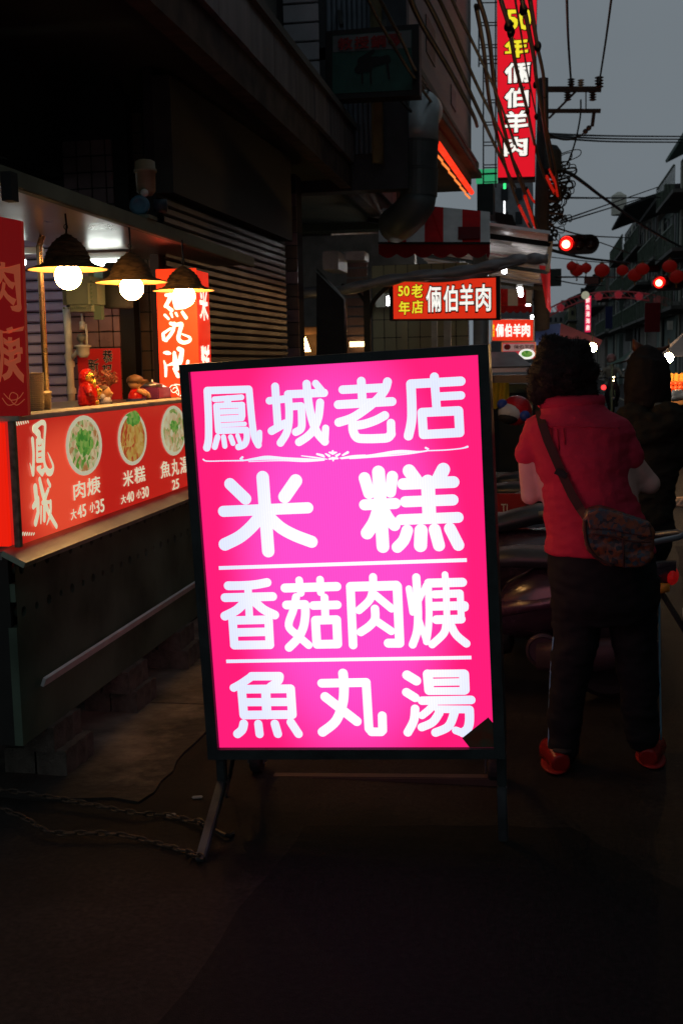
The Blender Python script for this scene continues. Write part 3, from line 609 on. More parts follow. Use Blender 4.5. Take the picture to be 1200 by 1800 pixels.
# menu words and prices
def words(body, x0, x1, yt, yb, off=.012, m=m_cream):
    """left and right survey x, and top and bottom y at the left edge, on the board"""
    a = bconv(x0, yb); t_ = bconv(x0, yt); b = bconv(x1, yb)
    M = FB @ Matrix.Translation(((a[0] + b[0]) / 2, (a[1] + t_[1]) / 2, .0012)); letters('menu_words', body, m, stall, M, abs(b[0] - a[0]), abs(t_[1] - a[1]), off, .0008)
for w_ in (('肉', 130, 151, 848, 880), ('焿', 154, 177, 841, 873), ('大', 125, 135, 896, 915), ('45', 137, 152, 889, 912), ('小', 158, 168, 884, 902), ('35', 169, 184, 880, 904), ('米', 217, 235, 829, 857), ('糕', 237, 256, 822, 851),
           ('大', 213, 222, 871, 887), ('40', 223, 236, 866, 885), ('小', 240, 249, 862, 877), ('30', 250, 262, 857, 877), ('魚', 283, 300, 812, 842), ('丸', 302, 315, 808, 838), ('湯', 317, 332, 804, 834), ('25', 303, 315, 844, 862)): words(*w_)
# roof: steel beam, polished underside, rear post
ZR = 2.115
e = MB(); e.box((SX, 5.2, ZR + .03), (.04, 3.6, .06), bev=.004); e.build('roof_beam', m_ss2, stall)
e = MB(); e.box((SX - .55, 3.42, ZR + .03), (1.1, .045, .06), bev=.004); e.build('roof_beam', mat('dark_steel', (.02, .02, .018), .5, .3), stall)
e = MB(); e.box((SX - .34, 5.15, ZR + .012), (.62, 3.5, .014)); e.build('roof_sheet', mat('polished_sheet', (.34, .30, .27), .3, 1., var=.15, scale=3, bump=.08), stall)
e = MB(); e.box((at(32, 375, Y=3.55).x, 3.5, ZR - .03), (.035, .05, .09)); e.build('bracket', m_grout, stall)
ptop = at(66, 372, Y=5.0); e = MB(); e.tube([(ptop.x, 5.0, ZB), (ptop.x, 5.0, ZR - .05), (ptop.x + .02, 5.0, ZR)], .014, 12); e.build('post', mat('warm_reflection_steel', (.6, .42, .22), .25, .9), stall, smooth=True)  # warm reflection put into the base colour of the stainless post
for x_, y_ in ():
    e = MB(); e.tube([(x_, y_, ZT), (x_, y_, ZR)], .015, 10); e.build('post', m_ss2, stall, smooth=True)
# banners: red box columns at both ends
cl = at(275, 560, Y=Y1 - .02); cr_ = at(345, 560, Y=Y1 - .02); ctz = at(300, 472, Y=Y1 - .02).z
m_ban = glow('red_banner_lit', (.95, .045, .01), 1.0); m_ban2 = glow('red_banner_side', (.8, .02, .006), .85); m_wl = glow('white_lettering_lit', (1, .9, .75), 1.15)
col_ = thing('banner_column', 'glowing red column sign with white brush characters at the far end of the stall', 'sign', ((cl.x + cr_.x) / 2, Y1, ZT))
e = MB(); e.slab([(cl.x, Y1, ZT + .02), (cr_.x, Y1, ZT + .02), (cr_.x, Y1, ctz), (cl.x, Y1, ctz)], .012); e.build('front_face', m_ban, col_)
sy = at(368, 560, X=cr_.x).y
e = MB(); e.slab([(cr_.x + .002, Y1 + .004, ZT + .02), (cr_.x + .002, sy, ZT + .02), (cr_.x + .002, sy, ctz - .01), (cr_.x + .002, Y1 + .004, ctz - .01)], .012); e.build('side_face', m_ban2, col_)
FC = FY(Y1 - .002); FCI = FC.inverted()
def cc(x, y):
    p = FCI @ at(250 + x / 6.92, 440 + y / 6.92, Y=Y1 - .002); return p.x, p.y
yu = [(1, 0, [(290, 545, 20), (420, 540, 24)]), (1, 1, [(350, 520, 24), (330, 600, 26), (285, 680, 22)]), (1, 0, [(380, 560, 30), (420, 680, 36)]), (1, 0, [(440, 560, 30), (560, 600, 34), (520, 680, 34), (420, 690, 34)]), (1, 0, [(300, 680, 20), (360, 730, 24)]),
      (1, 0, [(278, 788, 18), (322, 832, 16)]), (1, 0, [(352, 768, 17), (370, 812, 12)]), (1, 0, [(412, 765, 16), (430, 800, 12)]), (1, 0, [(492, 755, 20), (535, 820, 22)]),
      (1, 1, [(350, 890, 22), (420, 905, 22), (480, 900, 26), (455, 1000, 24), (445, 1080, 26), (500, 1122, 24), (575, 1105, 20), (580, 1060, 16), (490, 1020, 10)]), (1, 1, [(392, 890, 22), (380, 970, 22), (330, 1050, 22), (285, 1098, 18)]), (1, 0, [(258, 1020, 22), (265, 1085, 20), (300, 1100, 16)]), (1, 0, [(262, 1010, 18), (350, 950, 14)]),
      (1, 1, [(270, 1245, 14), (310, 1248, 26), (345, 1255, 14)]), (1, 1, [(268, 1345, 8), (290, 1420, 20), (290, 1530, 16)]), (1, 0, [(310, 1400, 8), (400, 1370, 26)]), (1, 0, [(395, 1245, 20), (410, 1390, 38)]), (1, 0, [(450, 1200, 30), (490, 1215, 26), (470, 1330, 34), (430, 1430, 36)]), (1, 0, [(390, 1440, 18), (440, 1530, 26), (540, 1500, 24), (560, 1350, 20)]),
      (1, 1, [(250, 1645, 12), (290, 1665, 10), (340, 1680, 5), (380, 1730, 5), (430, 1700, 5), (420, 1650, 5), (370, 1640, 5), (340, 1670, 5)]), (1, 1, [(400, 1630, 5), (470, 1640, 5), (520, 1700, 5), (470, 1770, 6)]), (1, 1, [(380, 1690, 5), (400, 1670, 5), (440, 1690, 5), (450, 1760, 5), (420, 1730, 4)])]
strokes('characters', yu, cc, .0029 / 6.92 * .98, m_wl, col_, FC)
FS = FX(cr_.x + .005)
for ch, z_, h_ in (('米', 1.83, .17), ('糕', 1.53, .19)):
    letters('characters', ch, m_wl, col_, FS @ Matrix.Translation(((Y1 + sy) / 2, z_, 0)), (sy - Y1) * .72, h_, .02, .0008, wob=.08)
lb = at(-30, 560, Y=3.62); rb = at(46, 560, Y=3.62)
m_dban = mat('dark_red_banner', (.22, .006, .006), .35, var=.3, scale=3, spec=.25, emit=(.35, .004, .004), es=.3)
nb = thing('banner_column', 'dark red column banner with faded orange characters at the near left end of the stall', 'sign', (lb.x, 3.62, ZT))
pts = [at(-40, 742, Y=3.62), at(50, 730, Y=3.62), at(37, 388, Y=3.62), at(-40, 372, Y=3.62)]
e = MB(); e.slab(pts, .02, V((0, -1, 0))); e.build('front_face', m_dban, nb)
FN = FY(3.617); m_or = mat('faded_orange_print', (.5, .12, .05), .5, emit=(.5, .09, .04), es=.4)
a = at(17, 500, Y=3.617); letters('characters', '肉', m_or, nb, FN @ Matrix.Translation((a.x - .02, a.z, 0)), .12, .17, .02, .0008, wob=.12)
a = at(18, 620, Y=3.617); letters('characters', '焿', m_or, nb, FN @ Matrix.Translation((a.x - .02, a.z, 0)), .14, .2, .02, .0008, wob=.12)
def fconv(Y):
    def f(px, py):
        p = at(px, py, Y=Y); return p.x, p.z
    return f
cv = fconv(3.617)
strokes('corner_scroll', [(1, 1, [(5, 700, .9), (15, 712, .9), (28, 708, .9), (32, 695, .9), (22, 690, .9), (18, 700, .9), (30, 712, .9), (44, 702, .9)]), (1, 1, [(8, 692, .9), (20, 703, .9), (34, 700, .9), (42, 690, .9)])], cv, .0018, m_or, nb, FN)

# ================================================================== PENDANT LAMPS
m_rat = mat('woven_rattan', (.13, .075, .03), .8, var=.6, scale=30, bump=.9, stretch=(1, 1, 3))
m_rin = mat('rattan_inside', (.5, .28, .09), .7, var=.3, scale=20)
m_bulb = glow('bulb_glow', (1, .55, .19), 120, base=(.8, .8, .8))
lamps = [(121, 497, 130, 'pendant lamp with woven shade nearest the camera, left of three', 479, 410), (232, 516, 120, 'middle woven pendant lamp hanging over the stall counter', 501, 443), (324, 528, 103, 'woven pendant lamp hanging in front of the red column sign', 515, 467)]
for i, (px, py, wpx, lab, rimy, topy) in enumerate(lamps):
    Yl = (4.35, 4.85, 5.4)[i]; c = at(px, py, Y=Yl); k = (at(px + 1, py, Y=Yl).x - at(px, py, Y=Yl).x)
    R = wpx / 2 * k; rz = at(px, rimy, Y=Yl).z + .012; tz = at(px, topy, Y=Yl).z; H = tz - rz
    L = thing('pendant_lamp', lab, 'lamp', (c.x, Yl, c.z - .06), 'rattan pendant lamps over the stall')
    prof = [(R, 0), (R * .985, .004), (R * .8, H * .08), (R * .66, H * .15), (R * .58, H * .24), (R * .555, H * .35), (R * .52, H * .46), (R * .45, H * .6), (R * .36, H * .73), (R * .25, H * .84), (R * .12, H * .94), (R * .03, H)]
    e = MB(); e.lathe((c.x, Yl, rz), prof, 40, cap=False); e.build('lamp_shade', m_rat, L, smooth=True)
    inn = [(R * .985, -.001), (R * .78, H * .06), (R * .63, H * .13), (R * .55, H * .22), (R * .51, H * .34), (R * .45, H * .45), (R * .36, H * .58), (R * .2, H * .74)]
    e = MB(); e.lathe((c.x, Yl, rz), inn, 40, cap=False); s_ = e.build('shade_lining', m_rin, L, smooth=True)
    for kk in range(10):
        q0 = kk / 10; zz = [H * .0, H * .08, H * .15, H * .24, H * .35, H * .46, H * .6, H * .73, H * .84, H * .94][kk]
        rr = R * [.995, .8, .66, .58, .555, .52, .45, .36, .25, .12][kk]
        e = MB(); e.tube([(c.x + (rr + .001) * math.cos(t), Yl + (rr + .001) * math.sin(t), rz + zz) for t in [2 * math.pi * j / 32 for j in range(33)]], .0022, 5, False); e.build('woven_band', m_rat, L, smooth=True)
    rb_ = 24.5 / 2000 * (Yl + .25) * (1, .88, .82)[i] * 1.0
    rb_ *= .94
    e = MB(); e.ball((c.x, Yl, rz - rb_ * .5), rb_, 24, 16); e.build('bulb', m_bulb, L, smooth=True)
    e = MB(); e.lathe((c.x, Yl, rz + rb_ * .2), [(.02, 0), (.02, .05), (.012, .06)], 14); e.build('socket', m_rub, L)
    e = MB(); e.tube([(c.x, Yl, tz), (c.x + .003, Yl, tz + .03), (c.x, Yl, ZR)], .004, 6); e.build('cord', m_cable, L)
    e = MB(); e.tube([(c.x + .008 * math.cos(t), Yl, tz + .025 + .01 * math.sin(t)) for t in [2 * math.pi * j / 12 for j in range(13)]], .002, 5); e.build('hook', m_ss2, L)
# fluorescent battens at the back of the stall
m_fl = glow('fluorescent_tube', (.9, 1.0, .95), 12)
fa, fb = at(158, 462, Y=5.75), at(214, 468, Y=5.75)
t_ = thing('fluorescent_lamp', 'white fluorescent lamp shining between the first two woven pendants', 'lamp', (fa + fb) / 2)
e = MB(); e.box(((fa.x + fb.x) / 2, 5.78, fa.z + .035), (abs(fb.x - fa.x) + .06, .06, .03)); e.build('housing', m_ceil, t_)
e = MB(); e.tube([fa, (fb.x, fb.y, fa.z - .005)], .016, 12); e.build('tube', m_fl, t_, smooth=True)
e = MB(); e.tube([(fb.x - .07, 5.70, fa.z - .06), (fb.x + .01, 5.70, fa.z - .062)], .014, 12); e.build('tube', m_fl, t_, smooth=True)
fa, fb = at(2, 452, Y=5.6), at(44, 462, Y=5.6)
t_ = thing('fluorescent_lamp', 'small white fluorescent lamp peeping out behind the near red banner', 'lamp', (fa + fb) / 2)
e = MB(); e.tube([fa, fb], .018, 12); e.build('tube', m_fl, t_, smooth=True)
e = MB(); e.box(((fa.x + fb.x) / 2, 5.63, fa.z + .03), (.3, .05, .03)); e.build('housing', m_ceil, t_)
# ================================================================== THINGS ON THE COUNTER
XS = -1.93
e = MB(); e.box((SX - .36, (Y0 + Y1) / 2, ZT + .006), (.5, Y1 - Y0 - .06, .012)); e.build('shelf', m_ss, stall)
SHZ = ZT + .0135
def spot(px, py=725):
    p = at(px, py, X=XS); return V((XS, p.y, SHZ)), (p - CAM).length / F
def lathe_px(c, k, prof, **kw): pass
m_cup = mat('cream_paper_cup', (.6, .48, .26), .6, var=.08)
p, k = spot(62); t = thing('cup_stack', 'tall stack of cream paper bowls beside the near red banner', 'bowls', p)
e = MB(); pr_ = []
for i in range(19): z = i * .0078; pr_ += [(.033 + .005 * i / 18, z), (.037 + .005 * i / 18, z + .004), (.037 + .005 * i / 18, z + .0058)]
e.lathe(p, pr_ + [(.001, .147)], 24); e.build('stack', m_cup, t)
p2 = p + V((.01, .075, 0)); t = thing('cup_stack', 'short leaning stack of cream cups right of the tall stack', 'bowls', p2)
e = MB(); pr_ = []
for i in range(12): z = i * .006; pr_ += [(.02 + .006 * i / 11, z), (.023 + .006 * i / 11, z + .0055)]
e.lathe(p2, pr_ + [(.001, .072)], 20, V((0.05, -.15, 1))); e.build('stack', m_cup, t)
m_gred = mat('glossy_red_ceramic', (.55, .015, .01), .15, var=.1, emit=None); m_gold = mat('gold_leaf_paint', (.75, .45, .06), .25, .8, var=.3, scale=30, bump=.4)
p, k = spot(156); g_ = thing('god_figurine', 'shiny red and gold bearded fortune figurine on the counter', 'figurine', p)
e = MB(); e.tube([p, p + V((0, 0, .04)), p + V((0, 0, .085)), p + V((0, 0, .105))], [.042, .045, .036, .018], 14).tube([p + V((.01, -.03, .085)), p + V((.03, -.05, .055)), p + V((.035, -.03, .045))], [.018, .016, .01], 10).tube([p + V((.01, .03, .085)), p + V((.03, .045, .06)), p + V((.035, .02, .045))], [.018, .016, .01], 10).ball(p + V((-.005, 0, .125)), .03, sz=1.1)
remeshed(e, 'robe', m_gred, g_, .0035, 3, .002, 60)
e = MB(); e.ball(p + V((.012, -.006, .122)), .022, sz=1.15, jit=.15, js=60); fc = e.build('face', m_gold, g_, smooth=True)
e = MB(); e.ball(p + V((.032, -.008, .122)), .004).ball(p + V((.03, -.018, .128)), .003).ball(p + V((.03, .002, .128)), .003); e.build('features', mat('dark_ink', (.02, .01, .01), .5), fc, smooth=True)
e = MB(); e.tube([p + V((.025, -.004, .108)), p + V((.036, -.004, .085)), p + V((.03, -.004, .07))], [.014, .009, .002], 10); e.build('beard', m_gold, g_, smooth=True)
e = MB(); e.ball(p + V((.04, .025, .06)), .017, sy=1.3, jit=.25, js=50).ball(p + V((.038, .0, .012)), .012, jit=.2, js=50).ball(p + V((.035, .035, .035)), .01); e.build('gold_ingot', m_gold, g_, smooth=True)
e = MB(); e.tube([p + V((0, .002, .15)), p + V((0, .0, .158))], [.022, .012], 12); e.build('hat', m_gred, g_, smooth=True)
p, k = spot(188); b_ = thing('bust_figurine', 'small painted bust figurine with white collar next to the gold figurine', 'figurine', p)
e = MB(); e.ball(p + V((0, .005, .052)), .022, sz=1.2, jit=.1, js=50).tube([p + V((.016, .012, .05)), p + V((.028, .016, .043))], [.007, .004], 8).ball(p + V((.012, .008, .035)), .011); e.build('head', mat('figurine_skin', (.6, .32, .14), .4), b_, smooth=True)
e = MB(); e.tube([p, p + V((0, 0, .03))], [.03, .018], 12).ball(p + V((-.012, -.014, .03)), .016); e.build('collar', mat('figurine_white', (.45, .4, .42), .5), b_, smooth=True)
e = MB(); e.ball(p + V((-.008, 0, .068)), .02, sz=.8, jit=.2, js=60); e.build('hair', mat('figurine_hair', (.12, .07, .04), .6), b_, smooth=True)
p, k = spot(207); f_ = thing('dried_bouquet', 'rusty brown dried bouquet in a small grey pot behind the figurines', 'plant', p + V((-.06, 0, 0)))
pc = p + V((-.06, 0, 0))
e = MB(); e.lathe(pc, [(.02, 0), (.03, .02), (.036, .036), (.03, .036), (.001, .03)], 18); e.build('pot', mat('grey_glaze', (.1, .1, .08), .35), f_, smooth=True)
e = MB()
for i in range(260):
    a = random.uniform(0, 6.283); rr = random.uniform(.2, 1) ** .6; q_ = pc + V((math.cos(a) * .06 * rr, math.sin(a) * .095 * rr - .01, .11 + random.uniform(-.032, .045) * (1.1 - rr * .4)))
    d = V((random.uniform(-1, 1), random.uniform(-1, 1), random.uniform(-1, 1))) * .013; u_ = V((random.uniform(-1, 1), random.uniform(-1, 1), random.uniform(-1, 1))) * .006
    e.add([q_ - d, q_ + u_, q_ + d, q_ - u_], [(0, 1, 2, 3)])
for i in range(12):
    a = i * .6; e.tube([pc + V((0, 0, .03)), pc + V((math.cos(a) * .03, math.sin(a) * .05, .09))], .0015, 4)
e.flatcards = True; bo = e.build('dried_leaves', mat('dried_leaf', (.24, .085, .05), .8, var=.5, scale=40), f_); bo['kind'] = 'stuff'
p, k = spot(240); s3 = thing('boy_figurine', 'cartoonish seated boy figurine in red trousers with brown cap', 'figurine', p)
m_sk = bpy.data.materials['figurine_skin']
e = MB(); e.ball(p + V((0, 0, .085)), .034, sy=1.15, sz=.85).ball(p + V((.03, .012, .08)), .008); e.build('head', m_sk, s3, smooth=True)
e = MB(); e.lathe(p + V((0, 0, .092)), [(.041, -.002), (.042, .008), (.036, .022), (.02, .032), (.001, .036)], 20, sy=1.1).tube([p + V((.02, -.03, .094)), p + V((.05, .03, .092))], [.012, .01], 8); e.build('cap', mat('brown_cap', (.12, .06, .025), .45, var=.5, scale=30), s3, smooth=True)
e = MB(); e.tube([p, p + V((0, 0, .03)), p + V((0, 0, .058))], [.04, .036, .02], 14); e.build('red_clothes', m_gred, s3, smooth=True)
e = MB(); e.tube([p + V((.02, -.025, .055)), p + V((.045, -.005, .035)), p + V((.045, .015, .03))], [.011, .01, .008], 10).tube([p + V((.02, .025, .055)), p + V((.045, .045, .03)), p + V((.05, .05, .012))], [.011, .012, .012], 10); e.build('arms', m_sk, s3, smooth=True)
e = MB(); e.lathe(p, [(.047, 0), (.047, .01), (.04, .011)], 20); e.build('base', mat('blue_base', (.04, .05, .14), .4), s3)
p, k = spot(266, 722); bx = thing('purple_box', 'purple box with shiny rimmed steel lid at the far end of the counter', 'box', p + V((0, .05, 0)))
e = MB(); e.box(p + V((0, .05, .03)), (.12, .2, .06), bev=.006); e.build('body', mat('purple_plastic', (.16, .03, .10), .3, var=.15), bx)
e = MB(); e.lathe(p + V((0, .03, .06)), [(.052, 0), (.054, .016), (.05, .018), (.046, .006), (.001, .006)], 28); e.build('steel_rim', m_ss, bx, smooth=True)
e = MB(); e.lathe(p + V((0, .03, .066)), [(.044, 0), (.04, .012), (.012, .02), (.006, .024), (.006, .034), (.001, .036)], 24); e.build('lid', m_ss, bx, smooth=True)
# red New-Year poster
a, b = at(141, 722, Y=6.05), at(211, 612, Y=6.05)
po = thing('poster', 'red greeting poster with black brush characters behind the gold figurine', 'poster', (a.x, 6.05, a.z))
e = MB(); e.slab([(a.x, 6.05, a.z), (b.x, 6.05, a.z), (b.x, 6.05, b.z), (a.x, 6.05, b.z)], .006); e.build('sheet', mat('red_paper', (.5, .02, .02), .6, var=.08), po)
m_ink = mat('black_ink_print', (.015, .015, .02), .6); m_edge = mat('pale_outline_print', (.4, .4, .38), .6)
for ch, x, y, w_ in (('恭', 190, 626, 18), ('祝', 189, 651, 17), ('新', 165, 642, 18), ('年', 171, 668, 13)):
    q_ = at(x, y, Y=6.045); k = (q_ - CAM).length / F
    for off_, m_, d_ in ((.035, m_edge, .0), (.008, m_ink, -.0015)):
        letters('brush_characters', ch, m_, po, FY(6.0435 + d_) @ Matrix.Translation((q_.x, q_.z, 0)), w_ * k * (1.06 if d_ == 0 else 1), w_ * 1.25 * k * (1.06 if d_ == 0 else 1), off_, .0006, wob=.1)
# pvc pipes and the valve cup on the tiled wall
m_pvc = mat('dirty_white_pvc', (.5, .5, .42), .5, var=.2, scale=10)
def P(px, py, Y): return at(px, py, Y=Y)
t = thing('pvc_pipe', 'white plastic drain pipe running down the tiled wall of the stall', 'pipe', P(126, 720, 6.0))
e = MB(); e.tube([P(117, 540, 6.0), P(121, 600, 6.0), P(124, 660, 6.0), P(127, 722, 6.0)], .021, 14); e.build('pipe', m_pvc, t, smooth=True)
for y_ in (632, 645, 692): 
    q_ = P(118 + (y_ - 540) * .054, y_, 6.0); e = MB(); e.lathe(q_, [(.027, 0), (.027, .03)], 16); e.build('collar', m_pvc, t)
e = MB(); e.tube([P(126, 630, 6.0), P(134, 622, 5.97), P(142, 612, 5.97)], .013, 10); e.build('branch', m_pvc, t, smooth=True)
q_ = P(147, 622, 5.95); t2 = thing('valve_cup', 'white plastic trap cup with grey valve fixed to the tiled wall', 'valve', q_)
e = MB(); e.lathe(q_, [(.022, -.02), (.034, .0), (.036, .035), (.045, .037), (.045, .046), (.02, .05)], 20); e.build('cup', m_pvc, t2, smooth=True)
e = MB(); e.ball(P(143, 594, 5.95), .024, jit=.15, js=30).tube([P(143, 600, 5.95), P(145, 612, 5.95)], .01, 8); e.build('valve', mat('grey_valve', (.12, .13, .12), .5), t2, smooth=True)
e = MB(); e.tube([P(145, 566, 5.97), P(145, 580, 5.96)], .016, 10).tube([P(151, 570, 5.97), P(153, 590, 5.96), P(153, 606, 5.96)], .007, 8).tube([P(144, 548, 5.99), P(145, 566, 5.97)], .006, 6); e.build('feed_tube', m_pvc, t2, smooth=True)
# gas-heater-like green metal housing with riveted rim, dark drum beside
q_ = P(136, 516, 5.55); t = thing('water_heater', 'grey green metal heater housing with riveted rim behind the first lamp', 'heater', q_ + V((0, .1, -.12)))
a, b = P(107, 548, 5.5), P(165, 484, 5.5)
e = MB(); e.box(((a.x + b.x) / 2, 5.62, (a.z + b.z) / 2), (b.x - a.x, .24, b.z - a.z), bev=.035); e.build('housing', mat('grey_green_enamel', (.14, .17, .13), .4, .1, var=.12), t, smooth=False)
e = MB()
for i in range(7): e.ball((a.x + .02 + (b.x - a.x - .04) * i / 6, 5.497, a.z + .018), .006, 8, 6).ball((b.x - .015, 5.497, a.z + .03 + (b.z - a.z - .06) * i / 6), .006, 8, 6)
e.build('rivets', m_ss2, t, smooth=True)
e = MB(); e.lathe(((b.x + .05), 5.7, a.z + .02), [(.07, 0), (.075, .01), (.075, .2), (.06, .23)], 20); e.build('drum', m_grout, t, smooth=True)
e = MB(); e.bar((a.x + .09, 5.7, a.z + .2), (a.x + .09, 6.1, a.z + .2), .03, .03).bar((b.x, 5.7, a.z + .2), (b.x, 6.1, a.z + .2), .03, .03).bar((b.x - .02, 5.6, a.z + .03), (b.x - .02, 5.6, a.z - .04), .04, .04); e.build('bracket', m_ss2, t)
# electric pump / motor standing on the roof beam
bs = at(252, 402, X=SX - .02); t = thing('electric_pump', 'small pump with beige can and blue round flange on top of the stall roof', 'pump', (bs.x, bs.y, ZR + .06))
kx = (bs - CAM).length / F; zb = ZR + .06
e = MB(); e.box((bs.x, bs.y, zb + .008), (.1, .12, .016)); e.build('base_plate', m_ss2, t)
q_ = V((bs.x - .01, bs.y, zb + .06)); ax = V((.25, -1, 0)).normalized()
e = MB(); e.lathe(q_ - ax * -.03, [(.026, .012), (.042, .01), (.046, -.004), (.042, -.02), (.028, -.022), (.026, .012)], 28, ax); e.build('flange', mat('dull_blue_enamel', (.05, .14, .19), .4, var=.3), t, smooth=True)
e = MB(); e.lathe(q_, [(.034, -.06), (.036, .02), (.02, .03)], 20, ax).lathe(q_ + V((.07, .08, .01)), [(.03, -.03), (.03, .03)], 16, V((1, .2, 0))); e.build('motor', mat('dark_blue_enamel', (.02, .035, .045), .5), t, smooth=True)
e = MB(); e.lathe(V((bs.x + .01, bs.y + .03, zb + .11)), [(.028, 0), (.043, .02), (.046, .1), (.052, .102), (.052, .115), (.047, .118), (.045, .15), (.03, .158)], 26); e.build('can', mat('aged_beige_plastic', (.20, .16, .09), .5, var=.2), t, smooth=True)
e = MB(); e.ball(V((bs.x + .02, bs.y - .02, zb + .115)), .018); e.build('knob', m_pvc, t, smooth=True)
# paving blocks under the stall
m_blk = mat('rough_concrete_block', (.12, .105, .085), .9, var=.4, scale=18, bump=1.)
bspots = [(3.95, 'nearest the camera', 2, .02), (4.72, 'in the middle of the stall', 2, 0), (5.45, 'at the far end of the stall', 2, .01)]
def block(c, rot):
    b = MB(); L, W, H = .24, .12, .095
    out = []
    for i in range(7): out.append((-L / 2 + L * i / 6, -W / 2 + (.008 if i % 2 else 0)))
    for i in range(7): out.append((L / 2 - L * i / 6, W / 2 - (.008 if i % 2 else 0)))
    cs, sn = math.cos(rot), math.sin(rot)
    pts = [(c[0] + x * cs - y * sn, c[1] + x * sn + y * cs, c[2] + H) for x, y in out]; b.slab(pts, H, V((0, 0, 1))); return b
for y_, lab, n_b, jx in bspots:
    for r in range(n_b):
        for s in range(2 if r == 0 or y_ > 4.4 else 1):
            cx_ = SX - .02 - s * .13 - (0 if r == 0 else .03) + random.uniform(-.008, .008)
            w_ = ('front lower', 'rear lower', 'front upper', 'rear upper')[r * 2 + s]
            tag(block((cx_, y_ + (0 if r == 0 else -.03) + random.uniform(-.01, .01), r * .0955 + .0095), 1.5708 + random.uniform(-.05, .05)).build('paving_block', m_blk), '%s rough paving block of the pile %s' % (w_, lab), 'block', 'paving blocks propping up the stall')
# two rusty chains across the floor
m_chn = mat('rusty_chain', (.10, .075, .055), .6, .5, var=.5, scale=20)
def link_mesh():
    b = MB(); L, W = .021, .0095; pts = []
    for j in range(14):
        a = 2 * math.pi * j / 14; pts.append((math.cos(a) * L * (1 if abs(math.cos(a)) > .3 else .9), math.sin(a) * W, 0))
    b.tube(pts + [pts[0]], .0034, 6, False); return b
def chain(path, label):
    P_ = [at(x, y, Z=h) for x, y, h in path]; t = thing('chain', label, 'chain', P_[0]); t.location.z = P_[0].z
    pts = catmull([tuple(p) for p in P_], 30); acc = 0; last = V(pts[0]); proto = None; i = 0; step = .0335
    for a_, b_ in zip(pts, pts[1:]):
        a_, b_ = V(a_), V(b_); seg = (b_ - a_).length; 
        if seg < 1e-6: continue
        while acc + seg >= step * (i + 1):
            u = (step * (i + 1) - acc) / seg; q_ = a_.lerp(b_, u); d = (b_ - a_).normalized()
            if proto is None:
                proto = link_mesh().build('link', m_chn, None, smooth=True, M=Matrix.Identity(4)); o = proto
            else: o = proto.copy(); col.objects.link(o)
            side = d.cross(V((0, 0, 1))).normalized(); up = side.cross(d); ang = (0.25 if i % 2 else 1.3) + random.uniform(-.2, .2)
            y_ = side * math.cos(ang) + up * math.sin(ang); z_ = d.cross(y_)
            o.parent = t; o.matrix_local = Matrix.Translation(q_ - wloc(t)) @ Matrix((d, y_, z_)).transposed().to_4x4(); i += 1
        acc += seg
chain([(-20, 1385, .05), (60, 1396, .04), (150, 1412, .03), (210, 1424, .03), (250, 1430, .025), (290, 1433, .012), (345, 1444, .02), (366, 1450, .06)], 'upper rusty chain running from the stall to the pink sign leg')
chain([(-20, 1412, .05), (40, 1436, .035), (90, 1462, .03), (150, 1464, .03), (210, 1467, .025), (270, 1480, .012), (330, 1497, .014), (362, 1508, .03)], 'lower rusty chain running from the stall to the pink sign leg')
m_butt = mat('white_paper_scrap', (.5, .45, .38), .7)
for i, (x, y, lab) in enumerate(((347, 1401, 'white cigarette end beside the sign, the right one of two'), (300, 1432, 'white cigarette end lying by the upper chain, the left one of two'))):
    p = at(x, y, Z=.008); e = MB(); e.bar(p - V((.018, .006, 0)), p + V((.018, .006, 0)), .009, .009, bev=.003); tag(e.build('cigarette_end', m_butt), lab, 'litter', 'litter on the ground')

# ================================================================== SHOPS FURTHER ALONG THE LEFT
m_blk2 = mat('sooty_metal', (.025, .027, .025), .6, .2, var=.3)
e = MB(); e.box((-2.6, 13.4, 1.5), (2.4, .2, 3.0)); tag(e.build('shop_back_wall', mat('grey_shop_wall', (.26, .25, .23), .85)), 'dark back wall of the open shop behind the grills', 'wall')
# beige tiled wall facing the camera
a, b = at(655, 615, Y=12.8), at(822, 540, Y=12.8)
bw = thing('tiled_wall', 'beige tiled wall panel under the red horizontal signboard', 'wall', (a.x, 12.8, .2))
T = .2; r = 0
e = MB(); e.box(((a.x + b.x) / 2, 12.92, 1.3), (b.x - a.x, .2, 2.6)); e.build('core', m_grout, bw)
m_beige = mat('beige_ceramic', (.42, .38, .22), .4, var=.12, scale=3)
nx = 8
for r in range(12):
    for k in range(nx):
        w_ = (b.x - a.x) / nx; e = MB(); e.box((a.x + (k + .5) * w_, 12.81, .2 + (r + .5) * T), (w_ - .008, .02, T - .008), bev=.003); e.build('tile', m_beige, bw)
for i, (x0, x1, m_, cut) in enumerate(((758, 768, m_pvc, 0), (780, 792, m_pvc, 0), (706, 716, m_beige, 0))):
    a_, b_ = at(x0, 580, Y=12.2), at(x1, 580, Y=12.2); e = MB(); e.box(((a_.x + b_.x) / 2, 12.2, 1.2), (b_.x - a_.x, .06, 2.4)); tag(e.build('door_post', m_), ['left pale door post under the red signboard', 'right pale door post under the red signboard', 'beige post in front of the tiled wall'][i], 'post', 'door posts under the red signboard')
